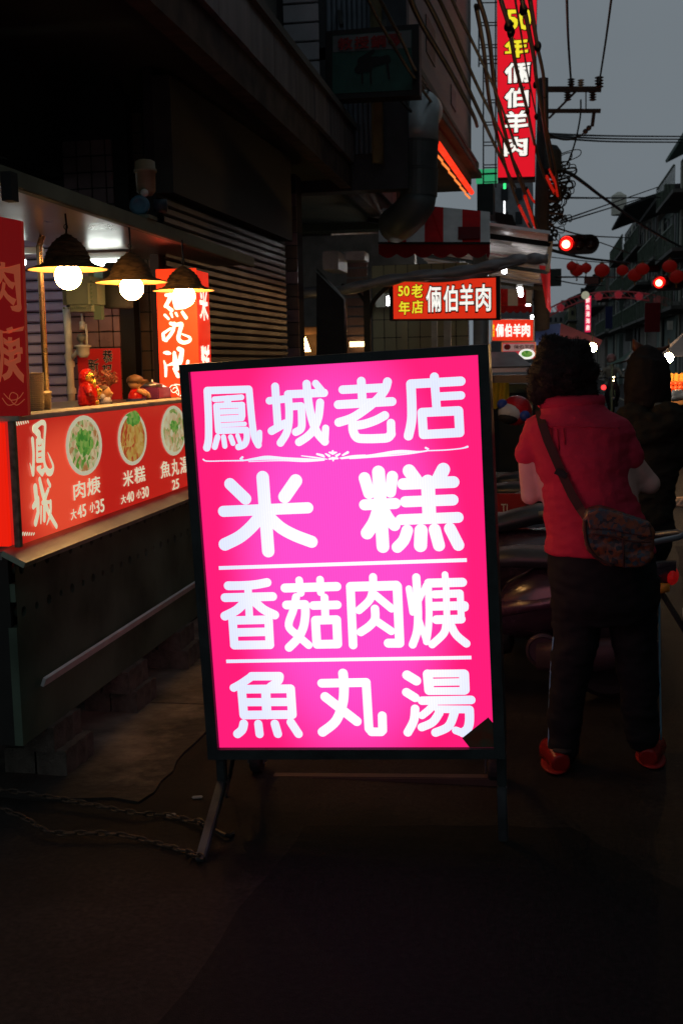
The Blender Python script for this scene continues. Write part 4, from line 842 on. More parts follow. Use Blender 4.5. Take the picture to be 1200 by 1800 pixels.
# grill unit with hood and sloped stainless edge
gq = thing('grill_unit', 'dark grill unit with stainless hood and sloping edge beyond the shutter', 'grill', at(590, 610, Y=10.2))
gq.location.z = 0
def PB(a_, b_, Y, d, name, m_, par, bev=.004):
    A_, B_ = at(a_[0], a_[1], Y=Y), at(b_[0], b_[1], Y=Y); q = MB(); q.box(((A_.x + B_.x) / 2, Y + d / 2, (A_.z + B_.z) / 2), (abs(B_.x - A_.x), d, abs(B_.z - A_.z)), bev=bev); return q.build(name, m_, par)
PB((567, 474), (594, 441), 10.2, .5, 'hood', mat('greasy_stainless', (.35, .35, .34), .35, .7, var=.5, scale=3), gq)
PB((597, 458), (640, 441), 10.6, .3, 'duct', bpy.data.materials['greasy_stainless'], gq)
e = MB(); e.tube([at(556, 474, Y=9.9), at(606, 526, Y=9.9), at(608, 640, Y=9.9)], .014, 8); e.build('edge_rail', m_ss, gq, smooth=True)
e = MB(); e.slab([at(556, 476, Y=9.92), at(556, 640, Y=9.92), at(608, 640, Y=9.92), at(606, 527, Y=9.92)], .04); e.build('side_panel', m_blk2, gq)
PB((527, 640), (566, 583), 10.4, .3, 'fire_box', mat('rusty_hot_steel', (.22, .13, .08), .6, .3, var=.5), gq)
PB((528, 588), (566, 574), 10.2, .5, 'lintel', mat('copper_flashing', (.3, .16, .09), .4, .6, var=.4), gq)
e = MB(); q_ = at(537, 612, Y=10.1); e.lathe(q_ - V((0, 0, .03)), [(.045, 0), (.03, .05), (.012, .1), (.002, .13)], 12); e.build('flame', glow('fire_glow', (1, .62, .22), 22), gq, smooth=True)
# slatted pale door with warm light, Y post with brace
wd = thing('slatted_door', 'warm lit slatted metal door behind the grill unit', 'door', at(628, 640, Y=11.3)); wd.location.z = 0
for i in range(11):
    PB((609, 640 - i * 17), (645, 625 - i * 17), 11.3, .03, 'slat', mat('pinkish_door_slat', (.3, .2, .17), .4, .3, var=.25), wd)
e = MB(); q_ = at(627, 605, Y=11.1); e.box(q_, (.14, .03, .05)); tag(e.build('shop_lamp', glow('shop_lamp_glow', (1, .6, .25), 5)), 'small orange lamp glowing low on the slatted door', 'lamp')
fr_ = thing('steel_frame', 'dark steel post with curved brace left of the horizontal red sign', 'post', at(646, 640, Y=10.6)); fr_.location.z = 0
e = MB(); p_ = at(646, 600, Y=10.6); e.bar((p_.x, 10.6, 0), (p_.x, 10.6, at(646, 505, Y=10.6).z), .06, .06); e.build('post', m_blk2, fr_)
e = MB(); e.tube(catmull([tuple(at(648, 560, Y=10.6)), tuple(at(656, 530, Y=10.6)), tuple(at(680, 505, Y=10.6)), tuple(at(700, 492, Y=10.6))]), .02, 8); e.build('brace', m_blk2, fr_, smooth=True)
e = MB(); e.tube(catmull([tuple(at(648, 545, Y=10.6)), tuple(at(630, 515, Y=10.6)), tuple(at(600, 500, Y=10.6))]), .015, 8); e.build('brace', m_blk2, fr_, smooth=True)
PB((660, 540), (690, 515), 12.4, .2, 'lamp_housing', m_pvc, fr_)
t = thing('strip_light', 'short white strip light left of the horizontal red sign', 'lamp', at(681, 535, Y=12.0)); PB((679, 537), (683.5, 521), 12.0, .04, 'tube', glow('strip_glow_soft', (.95, .97, 1.), 22), t); PB((683.5, 539), (685, 519), 12.02, .06, 'housing', m_ceil, t)
rw_ = thing('shop_row', 'long row of dim shop fronts behind the corrugated canopy', 'building', (-3, 24, 0))
e = MB(); e.box((-4.9, 24, 1.9), (5, 21, 3.8)); e.build('wall', mat('dim_shop_wall', (.16, .15, .14), .85, var=.4), rw_)
for i in range(6):
    e = MB(); e.box((-2.38, 15.2 + i * 3.2, 1.2), (.06, 2.4, 2.2)); e.build('shutter', mat('grey_shop_shutter', (.22, .23, .24), .5, .2, var=.3), rw_)
gp = thing('metal_pillar', 'round grey metal pillar between the two red lit signs', 'pillar', at(845, 640, Y=12.5)); gp.location.z = 0
e = MB(); e.tube([(at(845, 600, Y=12.5).x, 12.5, 0), (at(845, 600, Y=12.5).x, 12.5, 2.75)], .085, 20); e.build('shaft', mat('mid_grey_metal', (.3, .32, .31), .45, .4), gp, smooth=True)
# fabric awnings ------------------------------------------------------------
m_awr = mat('red_awning_cloth', (.58, .012, .015), .8, var=.25, scale=6); m_aww = mat('grey_white_awning_cloth', (.68, .70, .68), .8, var=.2, scale=5); m_val = mat('red_valance_cloth', (.30, .01, .012), .8, var=.25)
def awning(label, c, s, Y, edges, top, bot, val, per, ncol0):
    ox, oy = c; t = thing('awning', label, 'awning', at(ox + edges[0] / s, oy + bot / s, Y=Y))
    def q(x, y, d=0): return at(ox + x / s, oy + y / s, Y=Y + d)
    def ty(x):
        for (x0, y0), (x1, y1) in zip(top, top[1:]):
            if x0 <= x <= x1: return y0 + (y1 - y0) * (x - x0) / (x1 - x0)
        return top[-1][1]
    for i, (x0, x1) in enumerate(zip(edges, edges[1:])):
        xs = [x0] + [p[0] for p in top if x0 < p[0] < x1] + [x1]
        pts = [q(x0, bot), q(x1, bot)] + [q(x, ty(x), .45) for x in reversed(xs)]
        e = MB(); e.slab(pts, .008); e.build('stripe', (m_aww, m_awr)[(i + ncol0) % 2], t)
    e = MB(); x = edges[0]; n = 0; pts = []
    while x < edges[-1]:
        pts = []; x1 = min(x + per, edges[-1])
        for j in range(9): u = j / 8; pts.append(q(x + (x1 - x) * u, val - (val - bot) * .28 + math.sin(math.pi * u) * (val - bot) * .28, .015 * math.sin(x / 40.)))
        e.slab([q(x, bot + 3), *pts, q(x1, bot + 3)], .006, V((0, -1, 0))); x = x1
    e.build('valance', m_val, t); return t, q
a1, aq = awning('red and white striped awning with scalloped red valance over the grill shop', (660, 350), 3.75, 11.0, [20, 80, 200, 322, 445, 570, 690, 752], [(20, 205), (190, 180), (360, 45), (752, 84)], 287, 388, 118, 0)
e = MB(); e.bar(aq(18, 290, -.01), aq(755, 290, -.01), .02, .02); e.build('front_bar', m_blk2, a1)
e = MB(); e.slab([aq(542, 262, .02), aq(688, 258, .02), aq(688, 182, .2), aq(542, 182, .2)], .004); e.build('cloth_label', mat('dark_red_label', (.12, .008, .01), .8), a1)
a2, _ = awning('small red and white awning further down under the sheet roof', (660, 350), 3.75, 17.5, [815, 870, 935, 990, 1030], [(815, 590), (1030, 600)], 700, 752, 46, 1)
# sheet roofs with strip lights
m_cor = mat('oily_corrugated_sheet', (.50, .46, .44), .35, .3, var=.45, scale=2.5, bump=.15)
rf = thing('sheet_roof', 'long corrugated metal canopy with strip lights beyond the striped awning', 'roof', (-.9, 12, 2.75))
y = 11.9; n = 0
while y < 27:
    e = MB(); z0 = 2.95 + random.uniform(-.01, .01); e.add([(-1.75, y, z0 + .15), (.12, y, z0 - .18), (.12, y + .16, z0 - .13), (-1.75, y + .16, z0 + .2), (.12, y + .32, z0 - .18), (-1.75, y + .32, z0 + .15)], [(0, 1, 2, 3), (3, 2, 4, 5)])
    e.flatcards = True; e.build('roof_sheet', m_cor, rf); y += .322
e = MB(); e.bar((.12, 11.8, 2.72), (.12, 27, 2.72), .05, .06); e.build('edge_bar', m_blk2, rf)
for y in (12, 15.7, 19.4, 23.1): e = MB(); e.bar((-1.75, y, 3.0), (.12, y, 2.68), .04, .05); e.build('rafter', m_blk2, rf)
for (ax_, ay, bx_, by, Yl, lab) in ((868, 440, 900, 455, 12.9, 'first'), (905, 486, 926, 502, 14.5, 'second'), (922, 520, 938, 532, 17.5, 'third'), (800, 452, 830, 462, 13.6, 'leftmost'), (930, 545, 944, 552, 20.5, 'farthest')):
    p_, q_ = at(ax_, ay, Y=Yl), at(bx_, by, Y=Yl + .0); t = thing('strip_light', '%s white strip light under the corrugated canopy' % lab, 'lamp', (p_ + q_) / 2, 'strip lights under the canopy')
    zz = min(p_.z, q_.z); xm = (p_.x + q_.x) / 2
    e = MB(); e.bar((xm - .02, Yl, zz), (xm - .02, Yl + 1.15, zz), .07, .04); e.build('housing', m_ceil, t); e = MB(); e.tube([(xm - .02, Yl, zz - .035), (xm - .02, Yl + 1.15, zz - .045)], .03, 8); e.build('tube', glow('strip_glow', (.95, .97, 1.), 34), t, smooth=True)
# translucent rolled tarpaulin
m_tarp = mat('murky_tarpaulin', (.22, .23, .24), .3, var=.5, scale=5, stretch=(1, 1, 4), spec=.8, bump=.3)
tp = thing('tarpaulin', 'grey rolled tarpaulin sagging above the horizontal red sign', 'tarpaulin', at(760, 490, Y=10.4))
pts = [(520, 516), (600, 510), (660, 497), (720, 487), (790, 480), (850, 470), (900, 458), (935, 455), (962, 456)]
P_ = [at(x, y, Y=10.4) + V((0, 0, 0)) for x, y in pts]
e = MB(); e.tube(catmull([tuple(p) for p in P_], 6), [.035 + .02 * abs(math.sin(i * .55)) for i in range(len(catmull([tuple(p) for p in P_], 6)))], 12); e.build('roll', m_tarp, tp, smooth=True)
e = MB(); n_t = 22
for i in range(n_t + 1):
    u = i / n_t; x = 690 + 250 * u; y0 = 491 - 34 * u + 0; sag = math.sin(math.pi * u) * 22 * (1 - .35 * u)
    e.v += [at(x, y0, Y=10.42), at(x, y0 + sag * .5, Y=10.38 - .03 * math.sin(u * 9)), at(x, y0 + sag, Y=10.42)]
for i in range(n_t):
    for j in range(2): e.f.append((i * 3 + j, i * 3 + j + 1, (i + 1) * 3 + j + 1, (i + 1) * 3 + j))
e.flatcards = True; e.build('sag', mat('pale_wet_plastic', (.22, .23, .24), .2, var=.3, scale=6, spec=.8), tp, smooth=True)
# signs ----------------------------------------------------------------------
m_rs = mat('red_lit_sign_film', (.5, .02, .01), .4, var=.1, scale=5, emit=(.78, .03, .008), es=.8); m_bd = mat('sign_case_black', (.015, .015, .015), .5)
m_wt = glow('white_sign_text', (1, .98, .9), .95); m_yt = glow('yellow_sign_text', (.95, .8, .03), .9); m_bk = mat('black_outline_film', (.01, .008, .008), .6)
def lit_box(label, name, pts, Y, depth, m_face, border=.02, m_case=None, group=None):
    P_ = [at(x, y, Y=Y) for x, y in pts]      # bl, br, tr, tl
    c = sum(P_, V((0, 0, 0))) / 4; t = thing(name, label, 'sign', (c.x, Y, P_[0].z), group)
    cx = [c + (p - c) * (1 + border / (p - c).length * 1.4) for p in P_]
    e = MB(); e.slab([p + V((0, .006, 0)) for p in cx], depth, V((0, -1, 0))); e.build('case', m_case or m_bd, t)
    e = MB(); e.slab(P_, .004, V((0, -1, 0))); e.build('face', m_face, t); return t
def sign_text(t, ch, cx, cy, w_, h_, Y, m_, off=.02, outline=.06, name='characters', wob=0.):
    p = at(cx, cy, Y=Y); k = abs(at(cx + 1, cy, Y=Y).x - p.x); kz = abs(at(cx, cy + 1, Y=Y).z - p.z)
    if outline: letters('outline', ch, m_bk, t, FY(Y - .006) @ Matrix.Translation((p.x, p.z, 0)), w_ * k * 1.14, h_ * kz * 1.12, off + outline, .0015, wob)
    letters(name, ch, m_, t, FY(Y - .011) @ Matrix.Translation((p.x, p.z, 0)), w_ * k, h_ * kz, off, .0015, wob)
s2 = (660, 350, 3.75)
def c2(x, y): return 660 + x / 3.75, 350 + y / 3.75
hs_ = lit_box('red horizontal lit signboard with yellow and white characters under the tarpaulin', 'shop_sign', [c2(118, 790), c2(792, 784), c2(790, 518), c2(114, 545)], 10.7, .14, m_rs, .03)
for ch, x0, y0, x1, y1, m_ in (('50', 148, 572, 224, 640, m_yt), ('老', 235, 562, 310, 650, m_yt), ('年', 152, 672, 226, 762, m_yt), ('店', 238, 666, 312, 755, m_yt), ('倆', 332, 572, 430, 745, m_wt), ('伯', 446, 570, 540, 742, m_wt), ('羊', 552, 562, 645, 738, m_wt), ('肉', 660, 562, 758, 740, m_wt)):
    a_, b_ = c2(x0, y0), c2(x1, y1); sign_text(hs_, ch, (a_[0] + b_[0]) / 2, (a_[1] + b_[1]) / 2, b_[0] - a_[0], b_[1] - a_[1], 10.7, m_, .018, .03)
s3_ = lit_box('small red lit sign with white characters and yellow edge text hanging behind the big one', 'shop_sign', [c2(768, 932), c2(1034, 932), c2(1036, 795), c2(770, 795)], 13.6, .12, m_rs, .015, m_pvc)
for ch, x0, x1 in (('倆', 790, 842), ('伯', 848, 896), ('羊', 904, 956), ('肉', 960, 1016)):
    a_, b_ = c2(x0, 822), c2(x1, 908); sign_text(s3_, ch, (a_[0] + b_[0]) / 2, (a_[1] + b_[1]) / 2, b_[0] - a_[0], b_[1] - a_[1], 13.6, m_wt, .03, .0)
a_ = c2(776, 866); sign_text(s3_, '老\n店', a_[0], a_[1], 3.2, 22, 13.6, m_yt, .01, 0)
ms = lit_box('small lit menu board picturing a bowl of greens below the second red sign', 'menu_sign', [c2(834, 1050), c2(1048, 1050), c2(1048, 945), c2(834, 948)], 13.3, .5, mat('menu_sign_film', (.4, .03, .05), .5, emit=(.55, .03, .05), es=.6), .008, mat('warm_case', (.4, .2, .1), .5, emit=(.8, .3, .08), es=.35))
PM = FY(13.292); 
def mconv(px, py):
    p = at(px, py, Y=13.292); return p.x, p.z
e = MB(); e.flatcards = True; hh = [c2(838, 1003), c2(1044, 1000), c2(1044, 952), c2(838, 956)]; e.add([(*mconv(*p), .001) for p in hh], [(0, 1, 2, 3)]); e.build('header', mat('pinkish_header', (.5, .3, .28), .5, emit=(.6, .33, .3), es=.35), ms, M=PM)
a_ = c2(975, 972); sign_text(ms, '倆伯羊肉', a_[0], a_[1], 36, 7, 13.29, mat('brown_print', (.12, .04, .03), .5), .02, 0)
a_ = c2(866, 975); disc_on(a_[0], a_[1], 6, 5, mat('logo_red', (.4, .02, .02), .5), 'logo', .002, ms, conv=mconv, M=PM)
a_ = c2(995, 1022); disc_on(a_[0], a_[1], 14, 9, m_wt, 'bowl', .002, ms, conv=mconv, M=PM); disc_on(a_[0], a_[1] - .5, 10, 6, FG, 'greens', .003, ms, conv=mconv, M=PM)
# tall vertical sign
VY = 17.5
m_vs = mat('red_vertical_film', (.5, .01, .015), .4, var=.08, scale=3, emit=(.80, .008, .022), es=.85)
vs = lit_box('tall vertical red lit sign with yellow 50 and white brush characters by the utility pole', 'vertical_sign', [(875, 312), (939, 310), (943, -60), (873, -60)], VY, .3, m_vs, .03)
def c4(x, y): return 820 + x / 4.615, y / 4.615
for ch, x0, y0, x1, y1, m_ in (('50', 318, 72, 525, 248, m_yt), ('年', 302, 305, 500, 474, m_yt), ('倆', 302, 502, 512, 676, m_wt), ('伯', 300, 706, 500, 876, m_wt), ('羊', 300, 892, 500, 1080, m_wt), ('肉', 298, 1105, 492, 1270, m_wt)):
    a_, b_ = c4(x0, y0), c4(x1, y1); sign_text(vs, ch, (a_[0] + b_[0]) / 2, (a_[1] + b_[1]) / 2, (b_[0] - a_[0]) * .98, (b_[1] - a_[1]) * .96, VY, m_, .032, .035, wob=.05)
lf = thing('lattice_frame', 'thin steel lattice frame holding the vertical red sign', 'frame', at(850, 320, Y=VY))
for x_, y0, y1 in ((841, -40, 118), (849, 100, 330), (870.5, -40, 330)):
    e = MB(); e.bar(at(x_, y1, Y=VY), at(x_, y0, Y=VY), .02, .02); e.build('upright', m_blk2, lf)
for y_ in (-2, 5, 40, 45, 79, 84, 99, 105, 138, 143, 176, 181, 215, 220, 250, 256, 290, 295, 320, 112):
    e = MB(); e.bar(at(841 if y_ < 118 else 849, y_, Y=VY), at(873, y_ - .5, Y=VY), .014, .014); e.build('rung', m_blk2, lf)
# piano sign
ps = lit_box('unlit dark green signboard with a grand piano silhouette and red characters', 'piano_sign', [(584, 165), (724, 158), (723, 52), (584, 63)], 9.2, .18, mat('dark_green_sign', (.02, .075, .06), .5, var=.3), .05)
PP = FY(9.195)
def pconv(px, py):
    p = at(px, py, Y=9.195); return p.x, p.z
e = MB(); e.flatcards = True; e.add([(*pconv(*p), .001) for p in ((585, 92), (722, 84), (722, 53), (585, 64))], [(0, 1, 2, 3)]); e.build('header', mat('grey_sign_header', (.12, .13, .13), .5), ps, M=PP)
for i, ch in enumerate('教授鋼琴'): sign_text(ps, ch, 607 + i * 29, 77.5 - i * 2.2, 27, 22, 9.188, mat('dull_red_print', (.22, .02, .02), .6), .03, 0)
pn = [(1, 0, [(632, 118, 6), (680, 103, 6)]), (1, 0, [(630, 124, 5), (640, 102, 5), (656, 90, 3)]), (1, 0, [(636, 108, 8), (672, 106, 6)]), (1, 0, [(628, 122, 5), (650, 122, 4)]), (1, 0, [(636, 125, 1.6), (637, 146, 1.6)]), (1, 0, [(651, 122, 1.6), (652, 146, 1.6)]), (1, 0, [(680, 108, 2.5), (684, 138, 1.5)]), (1, 0, [(676, 104, 5), (684, 106, 3)])]
strokes('piano_silhouette', pn, pconv, .0046, mat('piano_black', (.006, .006, .006), .4), ps, PP, z0=.003)
e = MB(); e.bar(at(600, 45, Y=9.3) , at(596, 20, Y=10.), .03, .03).bar(at(700, 172, Y=9.3), at(722, 196, Y=10), .02, .02); e.build('bracket', m_blk2, ps)
# galvanised duct
m_galv = mat('galvanised_duct', (.40, .47, .48), .4, .3, var=.25, scale=4)
dt = thing('exhaust_duct', 'large bent galvanised exhaust duct in front of the tiled facade', 'duct', at(734, 380, Y=10.2))
DY = 10.2; kx = abs(at(735, 300, Y=DY).x - at(734, 300, Y=DY).x); R_ = 33 * kx
ctop = at(737, 250, Y=DY)
for (y0, y1, m_) in ((248, 296, mat('dark_duct', (.09, .11, .11), .5, .3, var=.3, scale=3)), (297, 345, bpy.data.materials['dark_duct'])):
    e = MB(); p0, p1 = at(735, y1, Y=DY), at(737, y0, Y=DY); e.tube([p0, p0.lerp(p1, .93), p0.lerp(p1, .94), p1], [R_, R_, R_ * 1.03, R_ * 1.03], 28); e.build('section', m_, dt, smooth=False)
e = MB(); cc0 = ctop; pts = [cc0, cc0 + V((0, .01, R_ * .9)), cc0 + V((0, .18, R_ * 1.6)), cc0 + V((0, .55, R_ * 1.9))]; e.tube([cc0, cc0 + V((0, 0, .1)), cc0 + V((-.0, .05, .22)), cc0 + V((0, .2, .32)), cc0 + V((0, .5, .36))], R_, 28); e.build('top_elbow', m_galv, dt, smooth=True)
b0 = at(735, 345, Y=DY); e = MB(); e.tube([b0 + V((0, 0, .02)), b0 + V((-.01, 0, -.05)), b0 + V((-.07, .02, -.13)), b0 + V((-.16, .1, -.19)), b0 + V((-.24, .3, -.2))], R_ * .98, 28); e.build('lower_elbow', bpy.data.materials['dark_duct'], dt, smooth=True)
for i in range(14): pass
# facade B along the bend of the street
fb_ = thing('facade_building', 'grey tiled building with tall dark windows left of the vertical red sign', 'building', (-1.3, 14, 4.2))
m_fine = mat('small_grey_mosaic', (.20, .19, .19), .6, var=.25, scale=45, bump=.4)
def FBp(y, z, out=0.): return V((-1.9 + .05 * y + out, y, z))
def wallB(y0, y1, z0, z1, t, m_, name, out=0.): 
    q = MB(); q.slab([FBp(y0, z0, out), FBp(y1, z0, out), FBp(y1, z1, out), FBp(y0, z1, out)], t, V((1, -.05, 0)).normalized()); return q.build(name, m_, fb_)
yE = 17.9; wins = [(12.35, 12.95), (13.7, 14.5), (15.3, 16.1)]; zs = [(6.35, 9.9)]
ycur = 10.0
for (a_, b_) in wins + [(yE, yE)]:
    wallB(ycur, a_, 4.2, 13, .3, m_fine, 'wall')
    if b_ > a_:
        wallB(a_, b_, 4.2, 6.3, .3, m_fine, 'wall'); wallB(a_, b_, 9.9, 13, .3, m_fine, 'wall')
        e = MB(); e.slab([FBp(a_, 6.3, -.12), FBp(b_, 6.3, -.12), FBp(b_, 9.9, -.12), FBp(a_, 9.9, -.12)], .02, V((1, -.05, 0)).normalized()); wn = e.build('window', mat('dark_window_glass', (.02, .024, .028), .55, spec=.25), fb_)
        e = MB(); e.bar(FBp((a_ + b_) / 2, 6.3, -.1), FBp((a_ + b_) / 2, 9.9, -.1), .04, .05).bar(FBp(a_ + .03, 6.3, -.1), FBp(a_ + .03, 9.9, -.1), .05, .05).bar(FBp(b_ - .03, 6.3, -.1), FBp(b_ - .03, 9.9, -.1), .05, .05)
        for zz in (6.33, 7.5, 8.7, 9.87): e.bar(FBp(a_, zz, -.1), FBp(b_, zz, -.1), .05, .05)
        e.build('window_frame', m_pvc if False else m_ss2, wn)
    ycur = b_
for (a_, b_, z0, z1) in ((11.6, 12.4, 5.15, 5.6), (13.2, 13.9, 4.95, 5.35), (15.4, 15.9, 4.85, 5.1)):
    e = MB(); e.slab([FBp(a_, z0, .012), FBp(b_, z0, .012), FBp(b_, z1, .012), FBp(a_, z1, .012)], .01, V((1, -.05, 0)).normalized()); e.build('vent_window', bpy.data.materials['dark_window_glass'], fb_)
e = MB(); e.slab([FBp(yE, 4.2), FBp(yE, 13), FBp(yE, 13) + V((-3, 0, 0)), FBp(yE, 4.2) + V((-3, 0, 0))], .2, V((0, 1, 0))); e.build('end_wall', m_fine, fb_)
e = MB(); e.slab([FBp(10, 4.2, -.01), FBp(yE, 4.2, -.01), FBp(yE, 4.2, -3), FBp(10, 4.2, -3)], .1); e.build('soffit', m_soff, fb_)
for dz, w_ in ((.06, .16), (.22, .07)):
    e = MB(); e.bar(FBp(10, 4.3 + dz, .05), FBp(yE + .3, 4.3 + dz, .05), w_, .07); e.build('ledge', m_wall, fb_)
na, nb_ = at(769, 253, Y=13.1), at(829, 339, Y=17.4)
nt_ = thing('neon_tube', 'long glowing orange red neon tube under the facade ledge', 'neon light', na)
for i in range(6):
    p_, q_ = na.lerp(nb_, i / 6), na.lerp(nb_, (i + .94) / 6)
    e = MB(); e.tube([p_, q_], .036, 8); e.build('tube', glow('neon_red', (1, .035, .01), 1.25), nt_, smooth=True)
    e = MB(); e.tube([p_ + V((-.03, 0, -.10)), q_ + V((-.03, 0, -.08))], .014, 8); e.build('tube', glow('neon_amber', (1, .25, .05), 1.1), nt_, smooth=True)
e = MB(); e.bar(na + V((-.06, 0, .05)), nb_ + V((-.06, 0, .05)), .03, .1); e.build('batten', m_blk2, nt_)
# dark storage beyond the facade: box over awning, far grey facade, green light box
bxd = thing('roof_structure', 'dark boxy metal structure above the striped awning', 'structure', at(835, 385, Y=13))
PB((838, 378), (866, 322), 13, .6, 'box', mat('dark_green_box', (.04, .05, .05), .5, .2), bxd)
e = MB(); e.slab([at(858, 378, Y=15), at(915, 420, Y=15), at(900, 378, Y=15), at(868, 372, Y=15)], .3, V((0, -1, 0))); e.build('sloped_sheet', m_blk2, bxd)
fg = thing('distant_building', 'pale grey building glimpsed between the vertical sign and the pole', 'building', at(905, 640, Y=34)); fg.location.z = 0
PB((862, 640), (936, 318), 34, 3, 'wall', mat('pale_facade', (.22, .23, .24), .8, var=.15), fg)
for y_ in (330, 372, 414): 
    for x_ in (880, 905): PB((x_, y_ + 22), (x_ + 12, y_), 33.96, .05, 'window', bpy.data.materials['dark_window_glass'], fg)
wsn = thing('strip_sign', 'narrow vertical white lit strip above the corrugated canopy', 'sign', at(886, 375, Y=24)); PB((884.5, 376), (887, 353), 24, .1, 'face', glow('white_strip', (.95, .97, 1), 2.2), wsn)
wsn = thing('strip_sign', 'small green lit strip hanging below the vertical red sign', 'sign', at(886, 331, Y=24)); PB((884, 331), (888.5, 319), 24, .1, 'face', glow('green_strip', (.05, .9, .25), 1.3), wsn)
gs = thing('green_sign', 'green lit signboard behind the lattice frame', 'sign', at(855, 322, Y=23)); PB((836, 321), (873, 296), 23, .2, 'face', glow('green_sign_glow', (.03, .32, .13), .9), gs)
PB((836, 308), (873, 303), 22.97, .02, 'bar', m_blk2, gs)
# things behind the pink sign: counter hood, yellow cloth, helmet
hd = thing('food_cart', 'stainless food cart with sloping hood between the pink sign and the woman', 'cart', at(900, 800, Y=9.6)); hd.location.z = 0
e = MB(); e.slab([at(858, 645, Y=9.6), at(935, 643, Y=9.6), at(905, 618, Y=9.9), at(862, 619, Y=9.9)], .02); e.build('hood', bpy.data.materials['greasy_stainless'], hd)
PB((858, 655), (938, 646), 9.6, .5, 'hood_rim', m_ss, hd); PB((860, 674), (935, 659), 9.7, .4, 'shelf', mat('brown_steel', (.22, .16, .1), .4, .5), hd); PB((862, 830), (930, 690), 9.8, .4, 'body', m_blk2, hd); PB((880, 700), (925, 675), 9.85, .3, 'back', m_ss2, hd)
for x_ in (862, 932): PB((x_ - 2, 830), (x_ + 2, 650), 9.62, .04, 'post', m_ss2, hd)
tw = thing('yellow_cloth', 'yellow cloth hanging from the stainless cart', 'cloth', at(878, 716, Y=9.2)); e = MB(); n_t = 12; vv = []
for i in range(n_t + 1):
    u = i / n_t
    for j in range(5): vv.append(at(862 + 32 * u, 673 + (42 + 4 * math.sin(u * 7)) * j / 4, Y=9.25 + .03 * math.sin(u * 14 + j * .3)))
e.add(vv, [(i * 5 + j, i * 5 + j + 1, (i + 1) * 5 + j + 1, (i + 1) * 5 + j) for i in range(n_t) for j in range(4)]); e.flatcards = True; e.build('cloth', mat('yellow_fabric', (.55, .35, .02), .8, var=.2, scale=9), tw, smooth=True)
# ================================================================== UTILITY POLE, CABLES
PYY = 20.0
m_pole = mat('tarred_pole', (.035, .03, .028), .8, var=.3, bump=.4)
po_ = thing('utility_pole', 'dark utility pole with two crossarms and a tangle of wires', 'utility pole', (at(951, 640, Y=PYY).x, PYY, 0))
def Q(x, y, Y=PYY): return at(x, y, Y=Y)
e = MB(); e.tube([(Q(951, 640).x, PYY, 0), Q(951, 430), Q(954, 138)], [.15, .13, .085], 16); e.build('shaft', m_pole, po_, smooth=True)
m_arm = mat('weathered_crossarm', (.05, .035, .03), .8, var=.4)
for a_, b_, s_ in (((952, 157), (1056, 157), .08), ((955, 195), (1055, 195), .06)):
    e = MB(); e.bar(Q(*a_), Q(*b_), s_, s_); e.build('crossarm', m_arm, po_)
e = MB(); e.bar(Q(964, 208), Q(1016, 156), .05, .03).bar(Q(1029, 160), Q(1029, 194), .02, .02); e.build('brace', m_arm, po_)
m_ins = mat('brown_insulator', (.06, .035, .03), .3); m_insw = mat('pale_insulator', (.3, .27, .25), .3)
def insul(x, y, up=1, m_=None, s=1.):
    p = Q(x, y); z = 0; pr_ = []
    for i in range(4): pr_ += [(.03 * s, z), (.065 * s, z + .02 * s * up), (.035 * s, z + .035 * s * up)]; z += .04 * s * up
    e = MB(); e.lathe(p, pr_, 12); e.build('insulator', m_ or m_ins, po_)
insul(1003, 155); insul(1052, 155, 1, None, 1.2); insul(1020, 155, 1, m_insw, .9); insul(997, 160, -1); insul(1041, 160, -1)
e = MB(); e.tube([Q(1043, 198), Q(1040, 222)], .03, 8).tube([Q(1039, 222), Q(1020, 238)], .012, 6); e.build('strain_insulator', m_ins, po_)
for x_, y_ in ((1034, 225), (1028, 231)): e = MB(); e.ball(Q(x_, y_), .045, 10, 8); e.build('strain_insulator', m_ins, po_, smooth=True)
e = MB(); a_ = Q(968, 268); e.lathe(Q(968, 302), [(.13, 0), (.16, .04), (.16, .34), (.1, .42), (.03, .44)], 18).lathe(Q(980, 300), [(.06, 0), (.06, .3), (.03, .34)], 12); e.build('transformer', mat('dark_transformer', (.03, .035, .035), .6), po_, smooth=False)
m_wire = mat('black_wire', (.012, .012, .012), .5)
rw = random.Random(5); e = MB()
for i in range(46):
    x0 = 955 + rw.uniform(0, 25); y0 = rw.uniform(285, 400); w_ = rw.uniform(12, 58) * (1 if y0 < 350 else .6); h_ = rw.uniform(-18, 28)
    e.tube(catmull([tuple(Q(952, y0 - 5)), tuple(Q(x0, y0 + rw.uniform(-8, 14))), tuple(Q(x0 + w_ * .7, y0 + h_)), tuple(Q(x0 + w_ * .75, y0 + h_ - 12)), tuple(Q(x0 + w_ * .3, y0 + h_ - 8)), tuple(Q(953, y0 + h_ + rw.uniform(-6, 22)))], 5), rw.choice((.008, .011, .016)), 4, False)
o = e.build('tangled_wires', m_wire, po_); o['kind'] = 'stuff'
for y_, L in ((310, 24), (338, 30), (352, 22), (374, 34), (392, 18)): e = MB(); e.bar(Q(953, y_), Q(955 + L, y_ + 3), .035, .035); e.build('wire_bracket', m_arm, po_)
